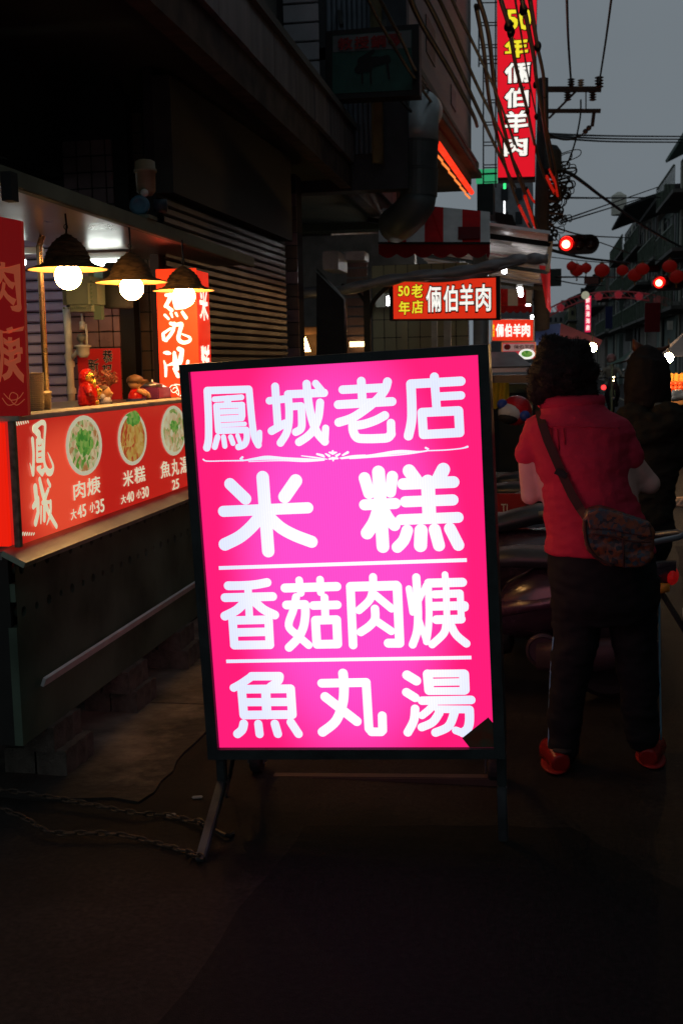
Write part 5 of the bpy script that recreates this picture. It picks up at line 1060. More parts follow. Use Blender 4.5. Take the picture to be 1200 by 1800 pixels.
def cable(label, pts, r, m_=None, knots=(), glint=None):
    P_ = [at(x, y, Y=Y) for x, y, Y in pts]; t = thing('cable', label, 'cable', P_[0]); e = MB(); e.tube(catmull([tuple(p) for p in P_], 8), r, 8, True); e.build('strand', m_ or m_wire, t, smooth=True)
    for x, y, Y, k in knots:
        e = MB(); e.ball(at(x, y, Y=Y), r * 1.9 * k, 12, 8, sz=1.5, jit=.4, js=9); e.build('splice', m_wire, t, smooth=True)
    if glint:
        S = [tuple(at(x, y, Y=Y)) for x, y, Y in glint]; e = MB(); e.tube(catmull(S, 6), r * 1.2, 8); e.build('red_neon_glint', mat('painted_neon_glint', (.5, .03, .015), .3, emit=(.9, .02, .01), es=.28), t, smooth=True)  # red neon reflection on the cable end, put into colour and emission
    return t
m_thick = mat('wrapped_brown_cable', (.06, .035, .02), .45, var=.5, scale=12)
def TY(y): return 9 + 11 * max(0, min(1, (y + 40) / 380))
def tk(pts): return [(x, y, TY(y)) for x, y in pts]
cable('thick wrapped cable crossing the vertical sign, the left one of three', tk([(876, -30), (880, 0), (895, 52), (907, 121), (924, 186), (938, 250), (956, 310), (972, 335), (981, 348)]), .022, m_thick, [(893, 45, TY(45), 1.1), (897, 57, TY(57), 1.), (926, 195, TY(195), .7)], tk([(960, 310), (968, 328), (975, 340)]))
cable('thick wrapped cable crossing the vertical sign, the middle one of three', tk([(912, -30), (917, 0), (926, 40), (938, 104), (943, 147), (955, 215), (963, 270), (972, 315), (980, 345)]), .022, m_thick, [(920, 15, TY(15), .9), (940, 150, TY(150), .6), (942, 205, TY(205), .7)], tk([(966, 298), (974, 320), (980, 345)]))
cable('thick wrapped cable crossing the vertical sign, the right one of three', tk([(926, -30), (931, 0), (944, 82), (955, 139), (959, 216), (972, 280), (985, 352)]), .020, m_thick, [(944, 82, TY(82), 1.), (957, 168, TY(168), .8)])
cable('thin wire running down over the red vertical sign', tk([(903, -30), (905, 0), (915, 58), (925, 120), (937, 180), (948, 230)]), .010)
cable('looping cable with red neon reflection painted on its end below the vertical sign', tk([(888, 205), (896, 230), (905, 262), (911, 290), (920, 325), (930, 345), (945, 361), (955, 352)]), .017, m_thick, [(889, 212, TY(212), .9), (911, 290, TY(290), .8), (925, 331, TY(331), .6)], tk([(926, 333), (934, 349), (944, 360)]))
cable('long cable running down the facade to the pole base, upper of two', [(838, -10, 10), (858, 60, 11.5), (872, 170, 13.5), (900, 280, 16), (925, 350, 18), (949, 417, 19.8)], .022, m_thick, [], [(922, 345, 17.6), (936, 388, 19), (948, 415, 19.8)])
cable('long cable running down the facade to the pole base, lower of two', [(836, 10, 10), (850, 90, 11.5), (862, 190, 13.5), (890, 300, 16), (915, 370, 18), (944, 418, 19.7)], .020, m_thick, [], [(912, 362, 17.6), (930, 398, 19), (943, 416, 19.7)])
for i, (lab, pts, r) in enumerate((
    ('cable slanting across the piano signboard, the left one', [(640, -15, 7.5), (676, 55, 8.2), (733, 145, 9.3), (790, 225, 12), (837, 300, 16)], .012),
    ('cable slanting across the piano signboard, the right one', [(660, -15, 7.5), (705, 70, 8.2), (733, 128, 9.3), (780, 195, 12), (836, 285, 16)], .012),
    ('cable slanting over the mosaic facade, lowest of four', [(716, -15, 7.5), (740, 40, 8.2), (790, 125, 9.5), (830, 200, 11.5), (838, 222, 14)], .020),
    ('cable slanting over the mosaic facade, second of four', [(740, -15, 7.5), (765, 30, 8.2), (820, 150, 10), (872, 262, 14), (905, 330, 17)], .018),
    ('cable slanting over the mosaic facade, third of four', [(765, -15, 7.5), (795, 50, 8.2), (838, 150, 10), (880, 235, 13.5), (920, 320, 17)], .014),
    ('cable slanting over the mosaic facade, topmost of four', [(788, -15, 7.5), (808, 30, 8.2), (835, 85, 9), (870, 160, 11), (908, 260, 15)], .012))):
    cable(lab, pts, r)
skyw = [((1003, 146, 20), (998, 70, 17), (995, -20, 14), .017, 'wire rising from the left insulator of the crossarm'), ((1052, 148, 20), (1064, 70, 17), (1076, -20, 14), .015, 'wire rising from the right insulator of the crossarm'),
  ((958, 235, 20), (1080, 239, 30), (1230, 240, 40), .02, 'upper of three level wires in the sky'), ((958, 238, 20), (1080, 244, 30), (1230, 245, 40), .02, 'middle of three level wires in the sky'), ((958, 241, 20), (1080, 249, 30), (1230, 250, 40), .02, 'lower of three level wires in the sky'),
  ((955, 347, 20), (1060, 348, 30), (1160, 347, 40), .02, 'level wire right of the pole above the traffic light'), ((985, 388, 20), (1060, 362, 30), (1155, 329, 40), .016, 'wire sloping up to the green roofed house, upper one'), ((985, 392, 20), (1070, 366, 30), (1155, 340, 40), .016, 'wire sloping up to the green roofed house, lower one'),
  ((962, 395, 20), (1030, 414, 30), (1108, 418, 44), .018, 'wire passing just above the first traffic light'), ((970, 440, 20), (1030, 454, 28), (1105, 462, 36), .03, 'wire sagging above the red lanterns'), ((998, 415, 26), (1050, 425, 32), (1110, 447, 40), .016, 'thin wire sloping behind the first traffic light'),
  ((975, 487, 25), (1050, 487, 34), (1090, 487, 40), .02, 'level wire below the red lanterns'), ((975, 492, 25), (1020, 500, 30), (1060, 502, 40), .014, 'faint wire above the far pink sign'), ((985, 310, 20), (1002, 306, 22), (1100, 375, 30), .01, 'thin drooping wire near the pole')]
for a_, b_, c_, r, lab in skyw: cable(lab, [a_, b_, c_], r)
cable('thick black cable falling from the pole to the houses on the right', [(985, 300, 20), (1003, 306, 21), (1030, 325, 24), (1060, 348, 28), (1120, 390, 33), (1160, 415, 37), (1200, 436, 42)], .035)
cable('cable curving from the pole up to the strain insulator', [(958, 232, 20), (980, 243, 20), (1000, 245, 20), (1020, 238, 20)], .018)
cable('cable hanging diagonally between crossarm and tangled wires', [(1020, 175, 20), (1019, 205, 20), (1010, 250, 20), (996, 290, 20)], .014)
# red pennant
pn_ = thing('red_pennant', 'red pointed plastic pennant hanging beside the pole under the traffic arm', 'banner', Q(958, 520, 16)); e = MB(); vv = []
for i in range(13):
    u = i / 12; xl = 947 + 17 * max(0, u - .3) ** 1 * 1.2; xr = 967 - 1 * u + 4 * max(0, u - .6)
    if u > .99: xl = xr - 1
    y_ = 432 + 118 * u; vv += [at(xl, y_, Y=16 + .08 * math.sin(u * 9)), at((xl + xr) / 2, y_, Y=16.08 - .05 * math.sin(u * 7)), at(xr, y_, Y=16 + .06 * math.sin(u * 6 + 1))]
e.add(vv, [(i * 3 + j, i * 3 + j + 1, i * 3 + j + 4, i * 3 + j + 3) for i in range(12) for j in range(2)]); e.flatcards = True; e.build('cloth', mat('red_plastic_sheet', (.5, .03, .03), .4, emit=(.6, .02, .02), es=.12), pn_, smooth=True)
# ================================================================== TRAFFIC LIGHTS, LANTERNS, ARCH
m_tl = mat('traffic_light_case', (.02, .014, .014), .4)
def traffic(label, cx, cy, Y, dx, armto=None, sc_=1.):
    c = at(cx, cy, Y=Y); k = (c - CAM).length / F * sc_; t = thing('traffic_light', label, 'traffic light', c)
    R = 15.5 * k; L = 34 * k; n = 10; pts = []
    for j in range(n + 1): a = math.pi / 2 + math.pi * j / n; pts.append((c.x - L + R + math.cos(a) * R, Y, c.z + math.sin(a) * R))
    for j in range(n + 1): a = -math.pi / 2 + math.pi * j / n; pts.append((c.x + L - R + math.cos(a) * R, Y, c.z + math.sin(a) * R))
    e = MB(); e.slab(pts, .25, V((0, -1, 0))); e.build('housing', m_tl, t)
    for i in range(3):
        x = c.x + (-20 + 20 * i) * k; r = 10.2 * k
        m_ = glow('red_lens_glow', (1, .012, .008), 2.2) if i == 0 else mat('dark_lens', (.03, .01, .01), .15)
        e = MB(); e.ball((x, Y - .0, c.z), r, 20, 12, sy=.35); ln = e.build('lens', m_, t, smooth=True)
        if i == 0: e = MB(); e.ball((x - r * .08, Y - r * .36, c.z), r * .66, 18, 10, sy=.2); e.build('lamp_core', glow('signal_core_glow', (1, .42, .22), 6), ln, smooth=True)
        e = MB(); n = 14; vs = []
        for j in range(n + 1): a = math.pi * (-.12) + math.pi * 1.24 * j / n; vs += [(x + math.cos(a) * r * 1.18, Y - .002, c.z + math.sin(a) * r * 1.18), (x + math.cos(a) * r * 1.18, Y - .26 * (.35 + .65 * max(0, math.sin(a))), c.z + math.sin(a) * r * 1.16)]
        e.add(vs, [(j * 2, j * 2 + 1, j * 2 + 3, j * 2 + 2) for j in range(n)]); e.flatcards = True; e.build('visor', m_tl if i else mat('red_lit_visor', (.3, .02, .02), .5, emit=(1, .01, .01), es=1.6), t, smooth=True)  # red halo around the lit lens, painted as emission of the visor
    if armto:
        e = MB(); e.bar((c.x - L, Y + .1, c.z), at(*armto, Y=Y + .1), .06, .06); e.build('arm', m_blk2, t)
    return t
traffic('nearer horizontal traffic light showing red, hung from a long arm beside the pole', 1016, 429, 26, 0, (862, 429))
traffic('farther horizontal traffic light showing red among the red lanterns', 1175, 497, 40, 0, None, .8)
m_lan = mat('red_silk_lantern', (.32, .012, .008), .7, var=.2, emit=(.5, .01, .005), es=.06)
def lantern(x, y, r, Y, lab):
    c = at(x, y, Y=Y); k = (c - CAM).length / F; R = r * k; t = thing('lantern', lab, 'lantern', c - V((0, 0, R)), 'red lanterns hung across the street')
    n = 16; m = 10; vs = []
    for i in range(m + 1):
        th = .25 + (math.pi - .5) * i / m
        for j in range(n * 2): a = math.pi * j / n; rr = R * math.sin(th) * (1 if j % 2 else .95); vs.append(c + V((rr * math.cos(a), rr * math.sin(a), R * .85 * math.cos(th))))
    N = n * 2; e = MB(); e.add(vs, [(i * N + j, (i + 1) * N + j, (i + 1) * N + (j + 1) % N, i * N + (j + 1) % N) for i in range(m) for j in range(N)]); e.build('shade', m_lan, t, smooth=True)
    e = MB(); e.lathe(c + V((0, 0, R * .78)), [(R * .28, 0), (R * .28, R * .16), (R * .05, R * .2), (R * .03, R * .5)], 12); e.build('cap', mat('lantern_cap', (.25, .1, .02), .5), t); e = MB(); e.lathe(c - V((0, 0, R * .98)), [(R * .25, 0), (R * .25, R * .18)], 12).lathe(c - V((0, 0, R * 1.5)), [(R * .02, 0), (R * .12, .01), (R * .06, R * .5)], 8); e.build('tassel', mat('lantern_cap', (.25, .1, .02), .5), t)
for x, y, r, Y, lab in ((1004, 468, 9, 33, 'leftmost red lantern of the row, beside a darker one'), (1013, 475, 12, 34, 'dark large red lantern between the two leftmost lanterns'), (1029, 471, 9.5, 33, 'third red lantern from the left'), (1057, 475, 13, 33, 'big round red lantern hanging alone in the middle of the row'), (1093, 475, 10, 33, 'red lantern between the big round one and the overlapping pair'), (1115, 483, 12, 35, 'darker lower lantern of the overlapping pair'), (1128, 473, 11.5, 33, 'brighter upper lantern of the overlapping pair'), (1176, 468, 12, 33, 'red lantern above the farther traffic light'), (1188, 486, 12.5, 35, 'rightmost lantern partly behind the farther traffic light')):
    lantern(x, y, r, Y, lab)
cable('string carrying the red lanterns across the street', [(968, 452, 33), (1030, 459, 33), (1080, 462, 33), (1128, 460, 33), (1215, 452, 33)], .012)
# flowered steel arch
ar = thing('street_arch', 'arched steel lattice with pink flower ornaments over the far street', 'arch', at(1090, 520, Y=48)); ar.location.z = 0
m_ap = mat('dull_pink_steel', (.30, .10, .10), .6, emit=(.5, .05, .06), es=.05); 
top = [(955, 548), (985, 532), (1030, 517), (1090, 512), (1150, 519), (1190, 533), (1230, 555)]; bot_ = [(955, 562), (985, 545), (1030, 528), (1090, 523), (1150, 531), (1190, 546), (1230, 570)]
for arr in (top, bot_): e = MB(); e.tube(catmull([tuple(at(x, y, Y=48)) for x, y in arr], 6), .035, 6); e.build('chord', m_ap, ar, smooth=True)
tt = catmull([tuple(map(float, p)) for p in top], 6); bb = catmull([tuple(map(float, p)) for p in bot_], 6); e = MB()
for i in range(0, len(tt) - 1): e.tube([at(*tt[i], Y=48), at(*bb[min(i + 1, len(bb) - 1)], Y=48)], .014, 4)
e.build('lattice', m_ap, ar)
for x, y in ((984, 541), (1051, 521), (1086, 518), (1122, 521), (1156, 527), (1190, 538)):
    c = at(x, y, Y=47.8); e = MB()
    for j in range(5): a = math.pi / 2 + j * 1.2566; e.lathe(c + V((math.cos(a) * .09, 0, math.sin(a) * .09)), [(.085, 0), (.085, .03)], 10, V((0, -1, 0)))
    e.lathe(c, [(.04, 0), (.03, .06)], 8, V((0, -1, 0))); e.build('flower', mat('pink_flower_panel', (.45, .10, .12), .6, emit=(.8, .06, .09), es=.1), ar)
for x in (957, 1228): e = MB(); e.tube([(at(x, 555, Y=48).x, 48, 0), at(x, 555, Y=48)], .08, 8); e.build('column', m_ap, ar)
# dark boards, far vertical sign
sb = thing('hanging_sign', 'dark square signboard hanging right of the pole', 'sign', at(973, 502, Y=30)); PB((961, 503), (986, 472), 30, .15, 'board', mat('dark_green_board', (.03, .04, .035), .5, var=.5, scale=2), sb)
sb = thing('hanging_sign', 'small dull red signboard below the third lantern', 'sign', at(1040, 498, Y=42)); PB((1026, 499), (1051, 486), 42, .15, 'board', mat('dull_red_board', (.14, .05, .04), .6), sb)
fs = lit_box('far narrow vertical pink lit sign with white characters topped by a round emblem', 'vertical_sign', [(1027, 584), (1037, 584), (1038, 520), (1028, 520)], 42, .3, glow('far_pink_sign', (.75, .02, .09), .8), .02)
for i, ch in enumerate('鮮魚湯海產'): sign_text(fs, ch, 1032.3, 528 + i * 12, 7, 9.5, 42, m_wt, .02, 0)
e = MB(); e.lathe(at(1028, 519, Y=41.9), [(.14, -.04), (.14, .04)], 16, V((0, -1, 0))); e.build('emblem', mat('pale_emblem', (.5, .5, .35), .5, emit=(.5, .5, .35), es=.5), fs)
# ================================================================== HOUSES ON THE RIGHT
m_win = bpy.data.materials['dark_window_glass']
m_galv2 = mat('weathered_ac_case', (.32, .32, .29), .6, var=.3)
def house(label, Xf, ya, yb, H, m_, floors=3, bays=3, roof=None, balc=True, zb=3.2, over=.9):
    t = thing('street_house', label, 'house', (Xf, (ya + yb) / 2, 0), None)
    e = MB(); e.box((Xf + 4, (ya + yb) / 2, H / 2), (8, yb - ya - .06, H)); e.build('wall', m_, t)
    fh = (H - zb) / max(1, floors); bw_ = (yb - ya) / bays
    for f in range(floors):
        for b in range(bays):
            z0 = zb + f * fh + fh * .22; z1 = zb + f * fh + fh * .82; y0 = ya + bw_ * (b + .18); y1 = ya + bw_ * (b + .82)
            e = MB(); e.box((Xf - .01, (y0 + y1) / 2, (z0 + z1) / 2), (.04, y1 - y0, z1 - z0)); wn = e.build('window', m_win, t)
            e = MB(); e.bar((Xf - .05, y0, z0), (Xf - .05, y1, z0), .06, .08).bar((Xf - .04, y0, z1), (Xf - .04, y1, z1), .06, .06).bar((Xf - .04, (y0 + y1) / 2, z0), (Xf - .04, (y0 + y1) / 2, z1), .05, .05); e.build('frame', m_ss2, wn)
        if balc:
            zz = zb + f * fh; e = MB(); e.box((Xf - .45, (ya + yb) / 2, zz + .06), (.9, yb - ya - .3, .12)); bl = e.build('balcony', m_wall, t)
            e = MB(); e.bar((Xf - .88, ya + .2, zz + .9), (Xf - .88, yb - .2, zz + .9), .05, .05)
            for i in range(int((yb - ya) / .35)): y = ya + .3 + i * .35; e.bar((Xf - .88, y, zz + .1), (Xf - .88, y, zz + .9), .025, .025)
            # near return rail
            for i in range(3): e.bar((Xf - .85 + i * .28, ya + .2, zz + .1), (Xf - .85 + i * .28, ya + .2, zz + .9), .025, .025)
            e.build('railing', m_ss2, bl)
    rr_ = random.Random(label)
    for i in range(bays):
        y = ya + bw_ * (i + .5 + rr_.uniform(-.3, .3)); z_ = zb + fh * rr_.randrange(floors) + fh * .12
        e = MB(); e.box((Xf - .22, y, z_), (.38, .75, .5), bev=.02); ac = e.build('air_conditioner', m_galv2, t)
        e = MB(); e.lathe((Xf - .42, y, z_), [(.18, 0), (.18, .02), (.04, .02)], 14, V((-1, 0, 0))); e.build('fan_grille', m_blk2, ac)
    for i in range(2):
        y = ya + (yb - ya) * rr_.uniform(.05, .95); e = MB(); e.tube([(Xf - .06, y, .2), (Xf - .06, y, H - .2)], .05, 6); e.build('drain_pipe', m_pvc if i else m_blk2, t)
    if roof is not None:
        e = MB(); e.slab([(Xf - over, ya - .2, H + .1), (Xf - over, yb + .2, H + .1), (Xf + 2.2, yb + .2, H + 1.35), (Xf + 2.2, ya - .2, H + 1.35)], .1, V((-.4, 0, 1)).normalized()); e.build('roof', roof, t)
        e = MB(); e.box((Xf + 1.2, ya + .2, H + .5), (1.9, .1, 1.)); e.build('gable_sheet', roof, t)
    return t
m_h1 = mat('grey_house_plaster', (.19, .19, .18), .85, var=.35, scale=.6); m_h2 = mat('greenish_house_plaster', (.16, .2, .175), .85, var=.3, scale=.5); m_h3 = mat('brownish_house_plaster', (.2, .175, .15), .85, var=.35, scale=.5)
m_gr = mat('green_metal_roof', (.02, .09, .06), .5, var=.3, scale=1.5); m_dr = mat('dark_tile_roof', (.03, .03, .03), .8)
house('nearest house on the right with green metal roof', 5.35, 40.5, 46.5, 9.0, m_h1, 3, 2, m_gr, over=.55)
house('second house on the right with lower dark canopy roof', 5.3, 46.6, 54, 7.6, m_h2, 2, 3, m_dr, over=.85)
house('third house on the right with dark pointed roof and white balcony', 5.3, 54.1, 63, 8.3, m_h3, 3, 3, m_dr, over=1.5)
house('fourth house on the right with roof terrace', 5.25, 63.1, 74, 9.2, m_h1, 3, 4, None)
house('fifth house on the right below the lantern row', 5.0, 74.1, 86, 8.2, m_h2, 2, 4, None)
house('sixth house on the right in the distance', 4.8, 86.1, 105, 7.6, m_h3, 2, 5, m_dr)
house('low house far down the street with dark roof', 3.5, 106, 130, 7.0, m_h1, 2, 4, m_dr)
for i_, (y0_, y1_, h__, mm, lab) in enumerate(((-14, -3, 10, m_h2, 'house on the right side behind the photographer'), (-2.9, 8, 9.4, m_h1, 'house on the right side opposite the food stall'), (8.1, 19, 10.2, m_h3, 'house on the right side opposite the striped awning'), (19.1, 30, 9.2, m_h2, 'house on the right side opposite the utility pole'), (30.1, 40.3, 9.6, m_h1, 'house on the right side just before the green roofed one'))):
    house(lab, 5.6, y0_, y1_, h__, mm, 2, 2, None, balc=False)
tk_ = thing('rooftop_tank', 'pale water tank on the roof terrace above the lanterns', 'tank', (5.6, 62, 9.2)); c = at(1086, 432, Y=64); e = MB(); e.lathe((c.x, 64, 9.2), [(.4, 0), (.4, 1.0), (.1, 1.2)], 16); e.build('body', m_pvc, tk_)
# far end of the street
fe = thing('distant_building', 'pale yellow building with small windows at the end of the street', 'building', at(1010, 640, Y=110)); fe.location.z = 0
PB((998, 640), (1024, 540), 110, 8, 'wall', mat('dim_yellow_plaster', (.30, .28, .17), .85), fe)
for x_ in (1005, 1017): PB((x_ - 2, 554), (x_ + 2, 546), 109.9, .1, 'window', m_win, fe)
for i, (x0, x1, yt, Y, lab, m_) in enumerate(((960, 999, 548, 120, 'dark low building at the far left end of the street', m_h1), (985, 1010, 527, 135, 'dark rooftop silhouette behind the pale yellow building', m_h3), (1020, 1050, 530, 125, 'dark building behind the far pink sign', m_h1), (1046, 1075, 505, 100, 'grey building with many signs behind the arch', m_h2))):
    d_ = thing('distant_building', lab, 'building', at((x0 + x1) / 2, 640, Y=Y)); d_.location.z = 0; PB((x0, 650), (x1, yt), Y, 6, 'wall', m_, d_)
    for yy in range(yt + 10, 600, 18):
        for xx in range(x0 + 5, x1 - 6, 9): PB((xx, yy + 8), (xx + 4, yy), Y - .05, .1, 'window', m_win, d_)
# banners hung on the right-hand houses
for i, (x0, x1, y0, y1, Y, m_, lab) in enumerate(((1132, 1160, 532, 584, 44, mat('dark_red_cloth_banner', (.16, .01, .012), .8, var=.2), 'large dark red vertical banner on the right houses'), (1063, 1076, 538, 578, 60, mat('navy_banner', (.03, .035, .10), .8), 'navy blue vertical banner left of the tall red one'), (1172, 1182, 564, 580, 38, m_pvc, 'small pale square sign right of the tall red banner'), (1140, 1158, 452, 476, 50, bpy.data.materials['dark_red_cloth_banner'], 'dark red signboard behind the right lanterns'), (1098, 1112, 545, 600, 66, m_wall, 'grey vertical signboard between the navy and red banners'))):
    t = thing('hanging_banner', lab, 'banner', at((x0 + x1) / 2, y1, Y=Y)); PB((x0, y1), (x1, y0), Y, .08, 'cloth', m_, t)
# ================================================================== MARKET TENTS AND STREET STALLS
def tent(label, apex, corners, Y, mats_, drop=8):
    A_ = at(*apex, Y=Y + 1.2); C_ = [at(x, y, Y=Y + dy) for x, y, dy in corners]; t = thing('market_tent', label, 'tent', (A_.x, Y, 0))
    for i in range(len(C_) - 1):
        e = MB(); a_, b_ = C_[i], C_[i + 1]; m1 = (a_ + b_) / 2
        vs = []; n = 6
        for u in range(n + 1):
            for v_ in range(n + 1):
                p_ = A_.lerp(a_.lerp(b_, v_ / n), u / n); p_ = p_ - V((0, 0, .12 * math.sin(math.pi * u / n) * 1)); vs.append(p_)
        e.add(vs, [(u * (n + 1) + v_, (u + 1) * (n + 1) + v_, (u + 1) * (n + 1) + v_ + 1, u * (n + 1) + v_ + 1) for u in range(n) for v_ in range(n)]); e.flatcards = True
        e.build('canopy_panel', mats_[i % len(mats_)], t, smooth=True)
    for c in C_:
        e = MB(); e.tube([(c.x, c.y, 0), c], .02, 6); e.build('pole', m_ss2, t)
    return t
m_bl = mat('blue_tent_cloth', (.09, .13, .30), .8, var=.15); m_pk = mat('faded_red_tent_cloth', (.34, .08, .08), .8, var=.15)
t = thing('market_tent', 'blue and faded red market parasol behind the curly haired woman', 'tent', (at(985, 600, Y=19).x, 19, 0))
for m_, ps_ in ((m_bl, ((940, 606, 18), (978, 606, 18), (985, 568, 20.2), (940, 574, 20.2))), (m_pk, ((978, 606, 18), (1036, 609, 18.2), (1058, 598, 19.6), (985, 568, 20.2)))):
    e = MB(); c_ = [at(x, y, Y=Y) for x, y, Y in ps_]; n = 8; vs = []
    for u in range(n + 1):
        for v_ in range(n + 1): p_ = c_[0].lerp(c_[1], v_ / n).lerp(c_[3].lerp(c_[2], v_ / n), u / n); vs.append(p_ - V((0, 0, .10 * math.sin(math.pi * u / n))))
    e.add(vs, [(u * (n + 1) + v_, u * (n + 1) + v_ + 1, (u + 1) * (n + 1) + v_ + 1, (u + 1) * (n + 1) + v_) for u in range(n) for v_ in range(n)]); e.flatcards = True; e.build('canopy_panel', m_, t, smooth=True)
e = MB(); q_ = at(985, 568, Y=20.2); e.tube([(q_.x, 20.2, 0), q_], .025, 8); e.build('pole', m_ss2, t)
m_gt = mat('green_striped_tent', (.07, .13, .10), .8, var=.4); m_lt = mat('pale_tent_cloth', (.30, .27, .25), .8, var=.15)
tent('pale green market awning over the motorcyclist', (1112, 612), [(1042, 640, -.5), (1075, 640, -1.4), (1120, 628, -1.2), (1140, 640, .4)], 24, [m_gt, m_lt, m_gt])
tent('pale market tent at the right edge over a lit fruit stall', (1205, 580), [(1108, 626, .3), (1130, 628, -1.4), (1225, 626, -1.2), (1290, 620, .4)], 17, [m_lt, m_lt, m_lt])
def bulb(label, x, y, Y, s, m_):
    c = at(x, y, Y=Y); k = (c - CAM).length / F; t = thing('bare_bulb', label, 'lamp', c - V((0, 0, s * k))); e = MB(); e.ball(c, s * k, 16, 12); e.build('bulb', m_, t, smooth=True); e = MB(); e.tube([c + V((0, 0, s * k)), c + V((0, 0, .25))], .008, 6).lathe(c + V((0, 0, s * k * .8)), [(.02, 0), (.02, .05)], 10); e.build('socket', m_cable, t)
m_hot = glow('market_bulb_glow', (1, .56, .22), 320)
bulb('bright bare bulb under the market parasol', 1040, 611, 17.8, 7.5, m_hot); bulb('bright bare bulb over the fruit stall at the right edge', 1174, 629, 15.6, 8, m_hot)
# fruit stall
fx_ = thing('fruit_stall', 'lit fruit stall with red and amber boxes at the right edge', 'stall', at(1195, 700, Y=15.8)); fx_.location.z = 0
PB((1172, 712), (1260, 688), 15.8, 1.2, 'counter', mat('warm_counter', (.3, .16, .07), .6, var=.4, scale=6), fx_); PB((1176, 760), (1258, 712), 15.9, 1.0, 'skirt', m_blk2, fx_); PB((1170, 686), (1260, 655), 17, .1, 'back_cloth', mat('amber_cloth', (.25, .12, .05), .8, var=.5, scale=9), fx_)
m_fr = mat('red_fruit', (.5, .06, .02), .35, var=.4, scale=20); k_ = 0
for r in range(2):
    for i in range(9):
        c = at(1178 + i * 8.5, 683 - r * 8, Y=15.9 + .15 * r); e = MB(); e.ball(c, .042, 12, 8, jit=.1); e.build('fruit', m_fr, fx_, smooth=True)
for i in range(8):
    c = at(1178 + i * 9.5, 664, Y=16.1); e = MB(); e.box(c, (.06, .06, .12), bev=.01); e.build('bottle', mat('amber_bottle', (.5, .25, .05), .3), fx_)
wb = thing('white_bag', 'crumpled white bag in front of the fruit stall', 'bag', at(1190, 702, Y=14.5)); e = MB(); e.ball(at(1193, 696, Y=14.5), .09, 18, 12, sx=1.4, sz=.7, jit=.5, js=9); e.build('bag', mat('white_plastic_bag', (.5, .45, .38), .4), wb, smooth=True)
# manhole cover
mc = thing('manhole_cover', 'round cast iron manhole cover on the street at the right edge', 'manhole cover', (1.64, 12.3, 0)); m_mc = mat('brown_cast_iron', (.42, .24, .16), .45, .4, var=.4, scale=15)
e = MB(); e.lathe((1.64, 12.3, .004), [(.34, 0), (.34, .012), (.42, .014), (.42, 0)], 48); e.build('ring', m_mc, mc)
e = MB(); e.lathe((1.64, 12.3, .004), [(.335, 0), (.335, .006), (.001, .006)], 48); e.build('lid', mat('dark_cast_iron', (.05, .04, .035), .5, .5), mc)
e = MB()
for i in range(-5, 6): h_ = math.sqrt(max(.01, .3 ** 2 - (i * .055) ** 2)); e.bar((1.64 + i * .055 - h_ * .2, 12.3 - h_, .014), (1.64 + i * .055 + h_ * .2, 12.3 + h_, .014), .022, .008)
e.build('ribs', m_mc, mc)
# ================================================================== SCOOTERS
m_sb = mat('scooter_dark_paint', (.035, .02, .03), .22, .0, var=.3, spec=.7); m_sb2 = mat('scooter_purple_paint', (.06, .03, .05), .25, var=.15, spec=.7); m_seat = mat('black_vinyl_seat', (.02, .024, .028), .4, var=.2, bump=.1, spec=.5)
m_chr = mat('chrome_bars', (.5, .52, .52), .2, 1.); m_red_l = mat('tail_light_lens', (.4, .01, .01), .15, emit=(1, .02, .02), es=.08); m_amb = mat('amber_lens', (.5, .22, .03), .15)
def loft(e, rings, n=16, pw=1.0):
    """rings: (x, z_centre, half_width, half_height)"""
    vs = []
    for x, zc, hw, hh in rings:
        for k in range(n):
            a = 2 * math.pi * k / n; c, s = math.cos(a), math.sin(a); f = (abs(c) ** 3 + abs(s) ** 3) ** (-1 / 3)
            vs.append((x, c * f * hw, zc + s * f * hh))
    m = len(rings); e.add(vs, [(i * n + k, i * n + (k + 1) % n, (i + 1) * n + (k + 1) % n, (i + 1) * n + k) for i in range(m - 1) for k in range(n)] + [tuple(range(n)), tuple(range(m * n - 1, (m - 1) * n - 1, -1))]); return e
